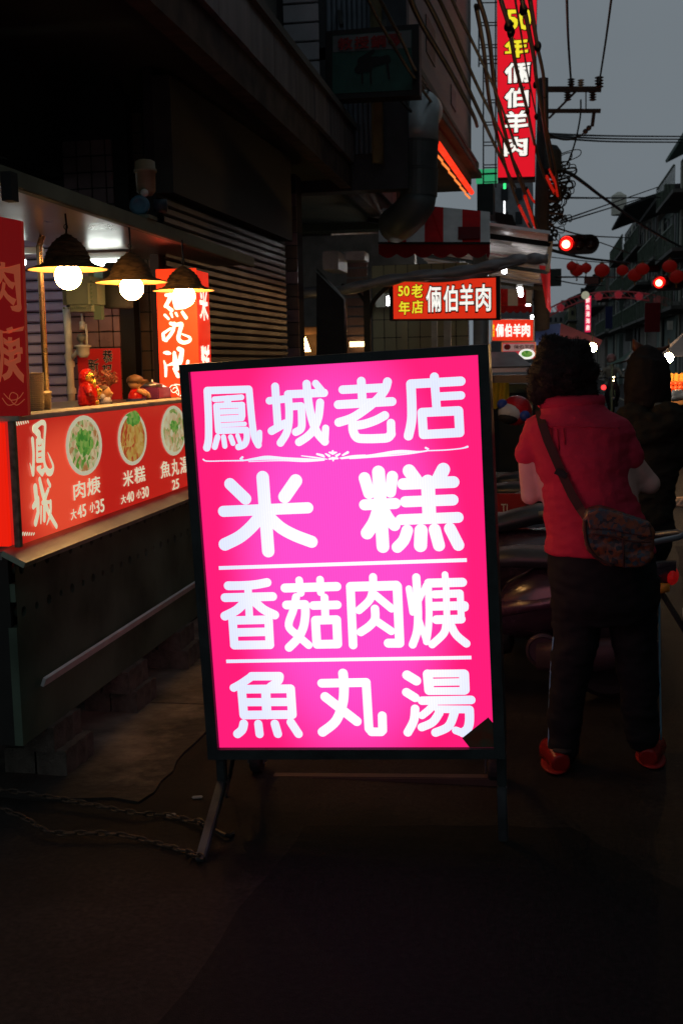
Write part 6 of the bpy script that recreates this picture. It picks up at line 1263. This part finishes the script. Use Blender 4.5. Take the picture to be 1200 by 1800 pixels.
def make_scooter(label, body, seatm, light=None):
    t = thing('parked_scooter', label, 'scooter', (0, 0, 0), 'scooters parked in a row behind the pink sign')
    for x in (-.62, .60):
        e = MB(); R, w_ = .215, .05
        pr_ = [(R - .07, -w_), (R - .03, -w_ * 1.05), (R, -w_ * .5), (R, w_ * .5), (R - .03, w_ * 1.05), (R - .07, w_), (R - .07, -w_)]
        e.lathe((x, 0, R), pr_, 32, V((0, 1, 0))); wh = e.build('tyre', m_rub, t, smooth=False)
        e = MB(); e.lathe((x, 0, R), [(R - .065, -.035), (R - .065, .035), (R - .08, .035), (.05, .02), (.03, .06), (.001, .06)], 24, V((0, 1, 0))).lathe((x, 0, R), [(R - .065, .035), (R - .065, -.035), (R - .08, -.035), (.05, -.02), (.03, -.06), (.001, -.06)], 24, V((0, 1, 0))); e.build('rim', m_ss2, wh)
    e = MB(); loft(e, [(-.02, .38, .10, .06), (.08, .45, .14, .15), (.25, .50, .17, .19), (.5, .56, .17, .14), (.75, .63, .13, .09), (.93, .68, .06, .05)]); e.build('rear_body', body, t, smooth=True)
    e = MB(); loft(e, [(.0, .46, .175, .05), (.3, .52, .19, .05), (.6, .60, .165, .035), (.86, .67, .09, .02)]); e.build('side_trim', m_sb2, t, smooth=True)
    e = MB(); loft(e, [(-.08, .70, .07, .02), (-.02, .72, .13, .045), (.15, .735, .15, .055), (.3, .735, .155, .05), (.36, .75, .15, .055), (.5, .785, .14, .055), (.68, .79, .10, .045), (.74, .78, .06, .025)]); e.build('seat', seatm, t, smooth=True)
    e = MB(); loft(e, [(-.5, .26, .12, .04), (-.3, .25, .16, .035), (0, .26, .16, .05), (.1, .30, .12, .08)]); e.build('floorboard', m_blk2, t, smooth=True)
    e = MB(); vs = []
    for i in range(9):
        u = i / 8; x = -.42 - .14 * u - .05 * math.sin(u * 3.1); z = .26 + .66 * u; hw = .13 + .09 * math.sin(math.pi * min(1, u * 1.1)) 
        for j in range(7): a = -1 + j / 3; vs.append((x + .09 * a * a, a * hw, z)); 
        for j in range(7): a = 1 - j / 3; vs.append((x + .05 + .09 * a * a, a * hw * .95, z))
    e.add(vs, [(i * 14 + j, i * 14 + (j + 1) % 14, (i + 1) * 14 + (j + 1) % 14, (i + 1) * 14 + j) for i in range(8) for j in range(14)]); e.build('front_shield', body, t, smooth=True)
    e = MB(); loft(e, [(-.88, .40, .05, .02), (-.8, .46, .07, .03), (-.62, .48, .075, .035), (-.45, .44, .06, .03)]); e.build('front_fender', body, t, smooth=True)
    e = MB(); e.tube([(-.62, .07, .215), (-.56, .07, .5), (-.5, .03, .9)], .018, 8).tube([(-.62, -.07, .215), (-.56, -.07, .5), (-.5, -.03, .9)], .018, 8); e.build('fork', m_ss2, t, smooth=True)
    e = MB(); loft(e, [(-.66, .98, .05, .03), (-.6, .99, .10, .07), (-.5, .99, .12, .07), (-.42, .99, .06, .05)]); hb = e.build('handlebar_cowl', body, t, smooth=True)
    e = MB(); e.ball((-.62, 0, .985), .065, 16, 10, sx=.5); e.build('headlight', light or mat('headlight_glass', (.5, .5, .5), .08), hb, smooth=True)
    for s in (-1, 1):
        e = MB(); e.tube([(-.5, s * .1, 1.0), (-.46, s * .22, 1.02), (-.42, s * .34, 1.01)], .016, 8); e.build('handle_grip', m_rub, t, smooth=True)
        e = MB(); e.tube([(-.5, s * .2, 1.02), (-.5, s * .26, 1.12), (-.48, s * .30, 1.19)], .006, 6); mr_ = e.build('mirror_stem', m_cable, t, smooth=True)
        e = MB(); e.ball((-.47, s * .31, 1.22), .06, 14, 8, sx=.25, sz=.75); e.build('mirror', m_chr, mr_, smooth=True)
        e = MB(); loft(e, [(.84, .60 + 0, .03, .03), (.9, .61, .02, .02)]); e.v = [v + V((0, s * .09, 0)) for v in e.v]; e.build('turn_signal', m_amb, t, smooth=True)
    e = MB(); e.tube([(.52, -.13, .80), (.75, -.14, .83), (.94, -.09, .865), (.97, 0, .87), (.94, .09, .865), (.75, .14, .83), (.52, .13, .80)], .016, 8); e.build('grab_rail', mat('grey_alloy', (.22, .25, .27), .35, .6), t, smooth=True)
    e = MB(); e.ball((.91, 0, .655), .06, 14, 8, sx=.6, sy=1.7, sz=.8); e.build('tail_light', m_red_l, t, smooth=True)
    e = MB(); e.slab([(.86, -.07, .58), (1.08, -.07, .22), (1.08, .07, .22), (.86, .07, .58)], .015); e.build('mudguard', m_rub, t)
    e = MB(); e.box((.995, 0, .42), (.01, .20, .11), Matrix.Rotation(-.5, 3, 'Y')); e.build('number_plate', m_pvc, t)
    e = MB(); loft(e, [(.25, .24, .06, .07), (.45, .25, .07, .09), (.7, .28, .06, .08), (.85, .3, .04, .05)], 12); e.v = [v + V((0, -.16, 0)) for v in e.v]; e.build('muffler', mat('purple_grey_cover', (.055, .04, .05), .4, .3), t, smooth=True)
    e = MB(); e.lathe((.28, -.15, .27), [(.09, -.03), (.09, .01), (.075, .02), (.07, .012), (.03, .012), (.028, .03), (.001, .03)], 24, V((0, -1, 0))); e.build('engine_cover', bpy.data.materials['purple_grey_cover'], t, smooth=False)
    return t
sc1 = make_scooter('dark purple scooter parked nearest behind the pink sign and the woman', m_sb, m_seat)
sc1.location = (-.20, 5.15, 0); sc1.scale = (.86,) * 3; sc1.rotation_euler = (0, 0, math.radians(-6))
spots_ = [(-.46, 5.95, -5, 'second scooter of the row with a wide black seat'), (-.42, 6.75, 4, 'third scooter of the row, hidden below its seat'), (-.30, 7.5, -8, 'fourth scooter of the row with mirror raised beside the sign'), (-.25, 8.2, 6, 'fifth scooter of the row beside the helmet')]
for i, (x, y, rz, lab) in enumerate(spots_):
    c = copy_tree(sc1); c.location = (x, y, 0); c.rotation_euler = (0, 0, math.radians(rz)); c.scale = (.92,) * 3; c['label'] = lab; c['group'] = sc1['group']
hm = thing('helmet', 'red white and blue helmet resting on a parked scooter', 'helmet', at(905, 735, Y=7.6)); c = at(907, 722, Y=7.6)
e = MB(); e.ball(c, .105, 24, 16, sz=.95); e.build('shell', mat('red_helmet', (.4, .012, .02), .25), hm, smooth=True)
e = MB(); e.ball(c + V((-.03, -.03, -.01)), .09, 20, 12, sz=.8); e.build('white_band', mat('white_helmet', (.45, .47, .5), .3), hm, smooth=True)
e = MB(); e.ball(c + V((-.045, -.05, -.04)), .072, 20, 12, sz=.6); e.build('visor', m_rub, hm, smooth=True)
for dv in ((-.09, -.055, .045), (.055, -.09, -.03)): e = MB(); e.ball(c + V(dv), .035); e.build('blue_patch', mat('blue_helmet', (.03, .06, .3), .3), hm, smooth=True)
rsn = thing('red_notice_board', 'low dark red board with white letters behind the scooters', 'sign', at(895, 905, Y=6.4)); PB((866, 925), (925, 868), 6.45, .03, 'board', mat('deep_red_board', (.22, .012, .012), .6), rsn)
p_ = at(888, 893, Y=6.44); letters('characters', 'TL', m_pvc, rsn, FY(6.445) @ Matrix.Translation((p_.x, p_.z, 0)), .05, .045, .01, .001)

# ================================================================== PEOPLE
m_skin = mat('skin', (.48, .29, .25), .5, var=.08, scale=12); m_skin.node_tree.nodes['Principled BSDF'].inputs['Subsurface Weight'].default_value = .1
m_hair = mat('dark_curly_hair', (.008, .005, .004), .6, var=.4, scale=40, bump=.5); m_shirt = mat('crimson_shirt_cotton', (.40, .022, .05), .8, var=.12, scale=9, bump=.25); m_trs = mat('black_trousers', (.008, .009, .010), .85, var=.2)
def person_rings(Y, data, n=24):
    e = MB(); vs = []
    for row in data:
        y, xc, hw, d = row[:4]; dy = row[4] if len(row) > 4 else 0
        c = at(xc, y, Y=Y); k = abs(at(xc + 1, y, Y=Y).x - c.x)
        for j in range(n):
            a = 2 * math.pi * j / n; vs.append((c.x + math.cos(a) * hw * k, Y + dy + math.sin(a) * d, c.z))
    m = len(data); e.add(vs, [(i * n + j, i * n + (j + 1) % n, (i + 1) * n + (j + 1) % n, (i + 1) * n + j) for i in range(m - 1) for j in range(n)] + [tuple(range(n)), tuple(range(m * n - 1, (m - 1) * n - 1, -1))]); return e
def limb(e, Y, pts, n=16):
    """pts: (px, py, radius_px, dy)"""
    P_ = [at(x, y, Y=Y) + V((0, d, 0)) for x, y, r, d in pts]; k = abs(at(1001, 800, Y=Y).x - at(1000, 800, Y=Y).x)
    e.tube(P_, [r * k for _, _, r, _ in pts], n); 
    for p, (_, _, r, _) in zip(P_, pts): e.ball(p, r * k, 14, 10)
    return e
def hand(e, c, d, up, s=1.):
    d = V(d).normalized(); up = V(up).normalized(); sd = d.cross(up).normalized()
    e.ball(c, .042 * s, 12, 8, sz=.7).tube([c - d * .03, c + d * .04 * s], [.03 * s, .036 * s], 10)
    for i, L in enumerate((.065, .075, .07, .055)):
        b = c + d * .035 * s + sd * (.027 - .018 * i) * s; e.tube([b, b + d * L * .45 * s - up * .006, b + d * L * .8 * s - up * .025 * s, b + d * L * .85 * s - up * .042 * s], [.0095 * s, .009 * s, .008 * s, .0065 * s], 8)
    b = c + sd * .03 * s; e.tube([b, b + sd * .028 * s + d * .02 * s, b + sd * .03 * s + d * .05 * s - up * .01], [.012 * s, .0105 * s, .008 * s], 8)
# --- woman in the crimson shirt
WYY = 4.17
p1 = thing('person', 'woman with short curly hair, crimson shirt, black trousers and red clogs seen from behind', 'person', (at(1050, 900, Y=WYY).x, WYY, 0))
e = person_rings(WYY, [(596 + 34, 994, 30, .06), (640, 994, 38, .085), (665, 996, 38, .09), (690, 1000, 26, .06), (720, 1004, 32, .06), (745, 1010, 70, .08), (800, 1022, 92, .10), (900, 1040, 84, .11), (1000, 1058, 88, .12), (1060, 1060, 84, .12)])
limb(e, WYY, [(948, 760, 17, 0), (934, 786, 17, 0), (927, 812, 18, 0), (931, 872, 18, .02), (958, 872, 15, .14), (985, 850, 13, .26)])
limb(e, WYY, [(1082, 765, 17, 0), (1100, 790, 18, 0), (1111, 812, 19, 0), (1142, 852, 20, .03), (1118, 858, 16, .15), (1070, 840, 13, .27)])
hand(e, at(990, 845, Y=WYY) + V((.01, .30, 0)), (.5, .8, .1), (0, 0, 1)); hand(e, at(1062, 836, Y=WYY) + V((-.01, .31, 0)), (-.5, .8, .1), (0, 0, 1))
limb(e, WYY, [(1022, 1060, 40, 0), (1003, 1170, 24, 0), (988, 1300, 15, 0), (985, 1340, 13, .02)]); limb(e, WYY, [(1095, 1060, 40, .03), (1120, 1170, 24, .05), (1130, 1290, 15, .06), (1132, 1322, 13, .07)])
remeshed(e, 'body', m_skin, p1, .009, 4)
# the face, turned to the street ahead
hc = at(995, 655, Y=WYY) + V((0, .02, 0))
e = MB(); e.tube([hc + V((0, .075, .01)), hc + V((0, .105, -.015)), hc + V((0, .095, -.022))], [.008, .013, .009], 8).ball(hc + V((.077, -.01, -.005)), .018, 10, 8, sx=.4, sz=1.4).ball(hc + V((-.08, -.01, -.005)), .018, 10, 8, sx=.4, sz=1.4); e.build('nose_and_ears', m_skin, p1, smooth=True)
e = MB(); e.ball(hc + V((.03, .082, .008)), .011).ball(hc + V((-.03, .082, .008)), .011); e.build('eyes', mat('eye', (.3, .3, .3), .2), p1, smooth=True)
e = MB(); e.tube([hc + V((-.022, .086, -.05)), hc + V((0, .095, -.048)), hc + V((.022, .086, -.05))], .005, 6); e.build('mouth', mat('lips', (.3, .08, .07), .5), p1, smooth=True)
e = MB(); kx_ = .00215
hcs = [(985, 655, 56), (958, 660, 34), (1018, 655, 34), (972, 622, 34), (1010, 625, 32), (950, 690, 26), (1000, 690, 36), (1030, 690, 22), (990, 612, 22)]
for x, y, r in hcs: e.ball(at(x, y, Y=WYY) + V((0, -.02, 0)), r * kx_ * .9, 20, 14, sy=.85, jit=.18, js=16)
h_ = remeshed(e, 'hair', m_hair, p1, .008, 4, .007, 30)
e = MB(); e.flatcards = True
rh = random.Random(3); hv = [v.co.copy() + wloc(p1) for v in h_.data.vertices]; hn = [v.normal.copy() for v in h_.data.vertices]
for i in range(2600):
    j = rh.randrange(len(hv)); b = hv[j]; n_ = hn[j]; 
    if n_.y > .6: continue
    tv = n_.cross(V((rh.uniform(-1, 1), rh.uniform(-1, 1), rh.uniform(-1, 1)))).normalized(); L = rh.uniform(.004, .013); w_ = .0012
    q0, q1, q2, q3 = b - n_ * .004, b + n_ * L * .5 + tv * L * .35, b + n_ * L * .75 - tv * L * .15, b + n_ * L * .5 - tv * L * .5
    s_ = n_.cross(tv) * w_
    e.add([q0 - s_, q0 + s_, q1 + s_, q1 - s_, q2 + s_, q2 - s_, q3], [(0, 1, 2, 3), (3, 2, 4, 5), (5, 4, 6)])
e.build('hair_curls', m_hair, p1)['kind'] = 'stuff'
shirt_rows = [(694, 1004, 38, .070), (700, 1004, 47, .08), (706, 1005, 50, .082), (722, 1008, 60, .092), (738, 1012, 90, .11), (760, 1016, 100, .122), (800, 1019, 88, .135), (850, 1029, 82, .138), (895, 1040, 86, .14), (940, 1052, 95, .15), (966, 1054, 99, .155), (972, 1055, 97, .153)]
e = person_rings(WYY, shirt_rows); 
limb(e, WYY, [(955, 754, 28, 0), (938, 774, 26, 0), (926, 797, 24, 0)]); limb(e, WYY, [(1074, 756, 29, 0), (1093, 780, 28, 0), (1106, 803, 26, 0)])
sh = remeshed(e, 'shirt', m_shirt, p1, .007, 6, .0065, 7)
e = MB(); cpts = [];
for j in range(17):
    a = math.pi * (1.0 + j / 16); c = at(1003, 700, Y=WYY); cpts.append((c.x + math.cos(a) * .108, WYY + .01 + math.sin(a) * .085, c.z - .012))
e.tube(cpts, [.013] * 17, 8, flat=1.9); e.build('collar', m_shirt, p1, smooth=True)
def back_surf(x, y, lift=.012):
    r0 = shirt_rows[0]
    for a_, b_ in zip(shirt_rows, shirt_rows[1:]):
        if a_[0] <= y <= b_[0]: u = (y - a_[0]) / (b_[0] - a_[0]); r0 = tuple(a_[i] + (b_[i] - a_[i]) * u for i in range(4)); break
    f = max(0., 1 - ((x - r0[1]) / r0[2]) ** 2) ** .5; c = at(x, y, Y=WYY); c = at(x, y, Y=WYY - r0[3] * f - lift); return c
for a_, b_ in (((958, 748), (1088, 752)),):
    e = MB(); e.tube([back_surf(a_[0] + (b_[0] - a_[0]) * i / 12, a_[1] + (b_[1] - a_[1]) * i / 12, .004) for i in range(13)], .0022, 5); e.build('yoke_seam', m_shirt, p1, smooth=True)
for x_, y0, y1 in ((968, 752, 800), (979, 754, 792), (990, 753, 782)):
    e = MB(); e.tube([back_surf(x_ + i * .3, y0 + (y1 - y0) * i / 8, .0035) for i in range(9)], .0022, 5); e.build('pleat', mat('crimson_seam', (.25, .008, .02), .8), p1, smooth=True)
e = person_rings(WYY, [(955, 1053, 93, .145), (985, 1056, 96, .15), (1020, 1060, 98, .15), (1060, 1062, 95, .14), (1095, 1063, 70, .11)])
limb(e, WYY, [(1016, 1040, 50, 0), (1012, 1120, 44, 0), (999, 1200, 35, 0), (991, 1270, 31, 0), (987, 1324, 28, 0)]); limb(e, WYY, [(1106, 1040, 50, .02), (1114, 1120, 44, .03), (1123, 1200, 36, .04), (1127, 1260, 33, .05), (1130, 1306, 30, .06)])
remeshed(e, 'trousers', m_trs, p1, .009, 5, .011, 6)
e = MB(); e.tube(catmull([tuple(at(x, y, Y=WYY + d)) for x, y, d in ((1148, 990, -.02), (1157, 1050, -.02), (1158, 1110, .0), (1159, 1200, .02), (1161, 1300, .04))], 5), .0035, 6); e.build('trouser_piping', mat('blue_piping', (.14, .30, .42), .6), p1, smooth=True); e = MB(); e.tube(catmull([tuple(at(x, y, Y=WYY + d)) for x, y, d in ((972, 1120, -.02), (966, 1200, -.01), (963, 1322, -.01))], 5), .003, 6); e.build('trouser_piping', mat('blue_piping', (.14, .30, .42), .6), p1, smooth=True)
m_clog = mat('glossy_red_clog', (.17, .010, .008), .25, var=.1)
for x_, y_, dy, side in ((985, 1352, 0, -1), (1137, 1328, .1, 1)):
    c = at(x_, y_, Y=WYY - .06 + dy); c.z = 0; e = MB()
    e.tube([c + V((0, -.03, .04)), c + V((side * .01, .03, .045)), c + V((side * .03, .12, .042)), c + V((side * .04, .17, .035))], [.034, .046, .052, .04], 16)
    so = remeshed(e, 'shoe', m_clog, p1, .006, 3)
    e = MB(); e.ball(c + V((side * .018, .065, .010)), .062, 20, 8, sx=.9, sy=1.95, sz=.17); e.build('sole', mat('dark_red_sole', (.2, .01, .01), .5), so, smooth=True)
    e = MB(); e.ball(c + V((-side * .005, .02, .078)), .038, 16, 8, sy=1.1, sz=.35); e.build('opening', m_rub, so, smooth=True)
# sling bag
m_bag = food('floral_bag_cloth', (.008, .008, .014), (.16, .045, .012), (.02, .04, .06), 75); m_bag.node_tree.nodes['Principled BSDF'].inputs['Emission Strength'].default_value = 0
m_strap = mat('brown_webbing_strap', (.06, .025, .02), .7, var=.3)
bg_ = thing('sling_bag', 'small dark floral sling bag on the hip of the woman in crimson', 'bag', at(1090, 1000, Y=WYY - .19))
pts = [(1024, 912), (1034, 896), (1056, 891), (1100, 905), (1140, 918), (1150, 935), (1150, 980), (1138, 997), (1100, 1001), (1062, 994), (1034, 972), (1024, 945)]
e = MB(); e.slab([at(x, y, Y=WYY - .225) for x, y in pts], .085, V((0, -1, 0))); remeshed(e, 'pouch', m_bag, bg_, .006, 7, .006, 14)
e = MB(); fp = [(1030, 905), (1056, 894), (1140, 920), (1147, 945), (1110, 940), (1070, 932), (1035, 930)]; e.slab([at(x, y, Y=WYY - .235) for x, y in fp], .015, V((0, -1, 0))); remeshed(e, 'flap', m_bag, bg_, .004, 3)
e = MB(); e.tube(catmull([tuple(at(x, y, Y=WYY - .232)) for x, y in ((1040, 938), (1080, 944), (1112, 952), (1144, 952))], 5), .0035, 6).tube([at(1094, 948, Y=WYY - .232), at(1096, 996, Y=WYY - .23)], .0035, 6).tube(catmull([tuple(at(x, y, Y=WYY - .225)) for x, y in ((1027, 915), (1030, 950), (1045, 978), (1075, 994))], 5), .006, 6); e.build('piping', m_strap, bg_, smooth=True)
sp_ = [(947, 722), (952, 745), (962, 775), (975, 805), (990, 840), (1004, 870), (1018, 893), (1030, 912)]
L_ = [back_surf(x, y, .016) for x, y in sp_]; L_[-1] = at(1032, 912, Y=WYY - .2)
e = MB(); vs = []
for i, p in enumerate(L_):
    d = (L_[min(i + 1, len(L_) - 1)] - L_[max(0, i - 1)]).normalized(); s_ = d.cross(V((0, 1, 0))).normalized() * .015; vs += [p - s_, p + s_, p + s_ + V((0, .004, 0)), p - s_ + V((0, .004, 0))]
e.add(vs, [(i * 4 + j, i * 4 + (j + 1) % 4, (i + 1) * 4 + (j + 1) % 4, (i + 1) * 4 + j) for i in range(len(L_) - 1) for j in range(4)]); e.build('strap', m_strap, bg_)
e = MB(); e.box(back_surf(985, 832, .02), (.042, .008, .022), Matrix.Rotation(.45, 3, 'Y')); e.build('buckle', m_rub, bg_)
# --- girl in the dark jacket
GY = 5.72
m_jk = mat('dark_olive_jacket', (.018, .016, .010), .85, var=.3, scale=9, bump=.3)
p2_ = thing('person', 'girl with long dark hair and dark jacket standing beyond the woman in crimson', 'person', (at(1130, 900, Y=GY).x, GY, 0))
e = person_rings(GY, [(620, 1136, 22, .06), (640, 1136, 30, .085), (670, 1136, 30, .088), (695, 1134, 20, .06), (720, 1134, 24, .06), (740, 1134, 52, .08), (800, 1132, 50, .09), (860, 1128, 44, .09), (930, 1125, 50, .1)])
limb(e, GY, [(1112, 930, 24, 0), (1108, 1040, 17, 0), (1106, 1140, 11, 0)]); limb(e, GY, [(1142, 930, 24, .02), (1140, 1040, 17, .04), (1138, 1130, 11, .05)])
limb(e, GY, [(1082, 760, 16, 0), (1072, 800, 14, .0), (1085, 830, 12, .15)]); limb(e, GY, [(1182, 765, 17, 0), (1186, 805, 15, 0), (1160, 825, 12, .12)]); hand(e, at(1155, 826, Y=GY) + V((0, .17, 0)), (-.4, .8, 0), (0, 0, 1)); hand(e, at(1090, 830, Y=GY) + V((0, .2, 0)), (.4, .8, 0), (0, 0, 1))
remeshed(e, 'body', m_skin, p2_, .011, 4)
hc = at(1136, 655, Y=GY)
e = MB(); e.tube([hc + V((0, .08, 0)), hc + V((0, .11, -.02)), hc + V((0, .09, -.03))], [.008, .012, .009], 8); e.build('nose', m_skin, p2_, smooth=True)
e = MB(); 
for x, y, r, sz in ((1136, 650, 33, 1.25), (1136, 684, 32, 1.3), (1116, 700, 20, 1.7), (1136, 705, 26, 1.5), (1156, 700, 20, 1.6)): e.ball(at(x, y, Y=GY) + V((0, -.03, 0)), r * .0029, 22, 16, sy=.85, sz=sz, jit=.10, js=10)
rg = random.Random(4)
for i in range(60):
    a = rg.uniform(math.pi, 2 * math.pi); c0 = at(1136, 640, Y=GY) + V((math.cos(a) * .082, -.03 + math.sin(a) * .08, rg.uniform(-.02, .04))); e.tube([c0, c0 + V((math.cos(a) * .018, math.sin(a) * .012, -.10)), c0 + V((math.cos(a) * .004 + rg.uniform(-.02, .02), math.sin(a) * .006, rg.uniform(-.22, -.17)))], [.012, .014, .005], 6)
remeshed(e, 'hair', mat('straight_dark_hair', (.010, .007, .005), .75, var=.4, scale=30, stretch=(4, 4, .4)), p2_, .011, 5, .004, 22)
e = MB(); e.tube([at(1128, 618, Y=GY), at(1118, 610, Y=GY - .02), at(1112, 596, Y=GY - .02)], [.03, .025, .004], 10).tube([at(1150, 618, Y=GY), at(1165, 614, Y=GY), at(1176, 607, Y=GY)], [.02, .012, .004], 8); e.build('hair_bow', mat('brown_hair_clip', (.10, .035, .015), .4), p2_, smooth=True)
e = person_rings(GY, [(714, 1136, 30, .075), (728, 1137, 48, .10), (745, 1137, 60, .12), (780, 1136, 64, .135), (830, 1133, 60, .13), (880, 1128, 56, .13), (945, 1126, 60, .14)])
e.ball(at(1112, 734, Y=GY) + V((0, -.09, 0)), .085, 16, 10, sy=.7, jit=.3, js=12).ball(at(1160, 738, Y=GY) + V((0, -.09, 0)), .09, 16, 10, sy=.7, jit=.3, js=12).ball(at(1136, 752, Y=GY) + V((0, -.11, 0)), .09, 16, 10, sx=1.4, sy=.6, jit=.3, js=12)
limb(e, GY, [(1092, 750, 22, 0), (1078, 790, 22, 0), (1080, 826, 19, .08)]); limb(e, GY, [(1176, 752, 24, 0), (1190, 785, 24, 0), (1180, 815, 21, .06), (1162, 824, 18, .12)])
remeshed(e, 'jacket', m_jk, p2_, .009, 4, .018, 7)
e = MB(); e.tube(catmull([tuple(at(x, y, Y=GY - .09)) for x, y in ((1148, 712), (1162, 716), (1180, 724), (1198, 736), (1208, 752))], 4), [.03] * 17, 10); e.build('hood_trim', mat('grey_green_trim', (.12, .14, .11), .7), p2_, smooth=True)
e = person_rings(GY, [(890, 1127, 54, .13), (960, 1127, 54, .14), (990, 1127, 40, .1)]); limb(e, GY, [(1115, 905, 28, 0), (1110, 1000, 22, 0), (1108, 1090, 17, 0), (1106, 1140, 15, 0)]); limb(e, GY, [(1142, 905, 28, .02), (1140, 1000, 22, .03), (1139, 1090, 17, .04), (1138, 1132, 15, .05)]); remeshed(e, 'trousers', m_trs, p2_, .014, 3)
for x_, dy in ((1106, 0), (1139, .08)):
    c = at(x_, 1150, Y=GY + dy); c.z = .04; e = MB(); e.ball(c + V((0, .04, 0)), .05, 16, 10, sy=2.2, sz=.75); e.build('shoe', m_rub, p2_, smooth=True)
# --- motorcyclist far down the street
RY = 33.0
bk_ = make_scooter('oncoming scooter with bright headlight far down the street', m_sb, m_seat, glow('headlight_glow', (1, .75, .4), 40)); bk_['group'] = 'moving scooters'; del bk_['group']
hx = at(1076, 679, Y=RY); bk_.location = (hx.x, RY + .62, 0); bk_.rotation_euler = (0, 0, math.radians(90))
rd = thing('person', 'helmeted rider in pale jacket on the oncoming scooter', 'person', (hx.x, RY + .85, .0))
O = V((hx.x, RY + .85, 0))
e = MB(); e.tube([O + V((0, 0, .82)), O + V((0, -.03, 1.05)), O + V((0, -.05, 1.28)), O + V((0, -.06, 1.36)), O + V((0, -.07, 1.48))], [.16, .15, .18, .06, .09], 14).ball(O + V((0, -.08, 1.52)), .10)
for s in (-1, 1):
    e.tube([O + V((s * .18, -.05, 1.27)), O + V((s * .27, -.22, 1.1)), O + V((s * .32, -.52, 1.02))], [.06, .05, .035], 10).ball(O + V((s * .33, -.58, 1.02)), .04).tube([O + V((s * .1, 0, .82)), O + V((s * .16, -.42, .76)), O + V((s * .14, -.45, .33))], [.09, .075, .05], 10).ball(O + V((s * .14, -.5, .32)), .06, sy=1.7, sz=.6)
remeshed(e, 'body', mat('pale_jacket_cloth', (.30, .26, .2), .8), rd, .018, 3)
e = MB(); e.ball(O + V((0, -.06, 1.56)), .135, 20, 14); e.build('helmet', mat('pinkish_helmet', (.45, .2, .18), .3), rd, smooth=True)
e = MB(); e.ball(O + V((0, -.12, 1.50)), .09, 16, 10, sz=.8); e.build('face', m_skin, rd, smooth=True)
tlx = at(1060, 681, Y=24); t = thing('brake_light', 'small red brake light left of the oncoming rider', 'lamp', tlx); e = MB(); e.ball(tlx, .05); e.build('lens', glow('brake_red', (1, .03, .03), 3), t, smooth=True)
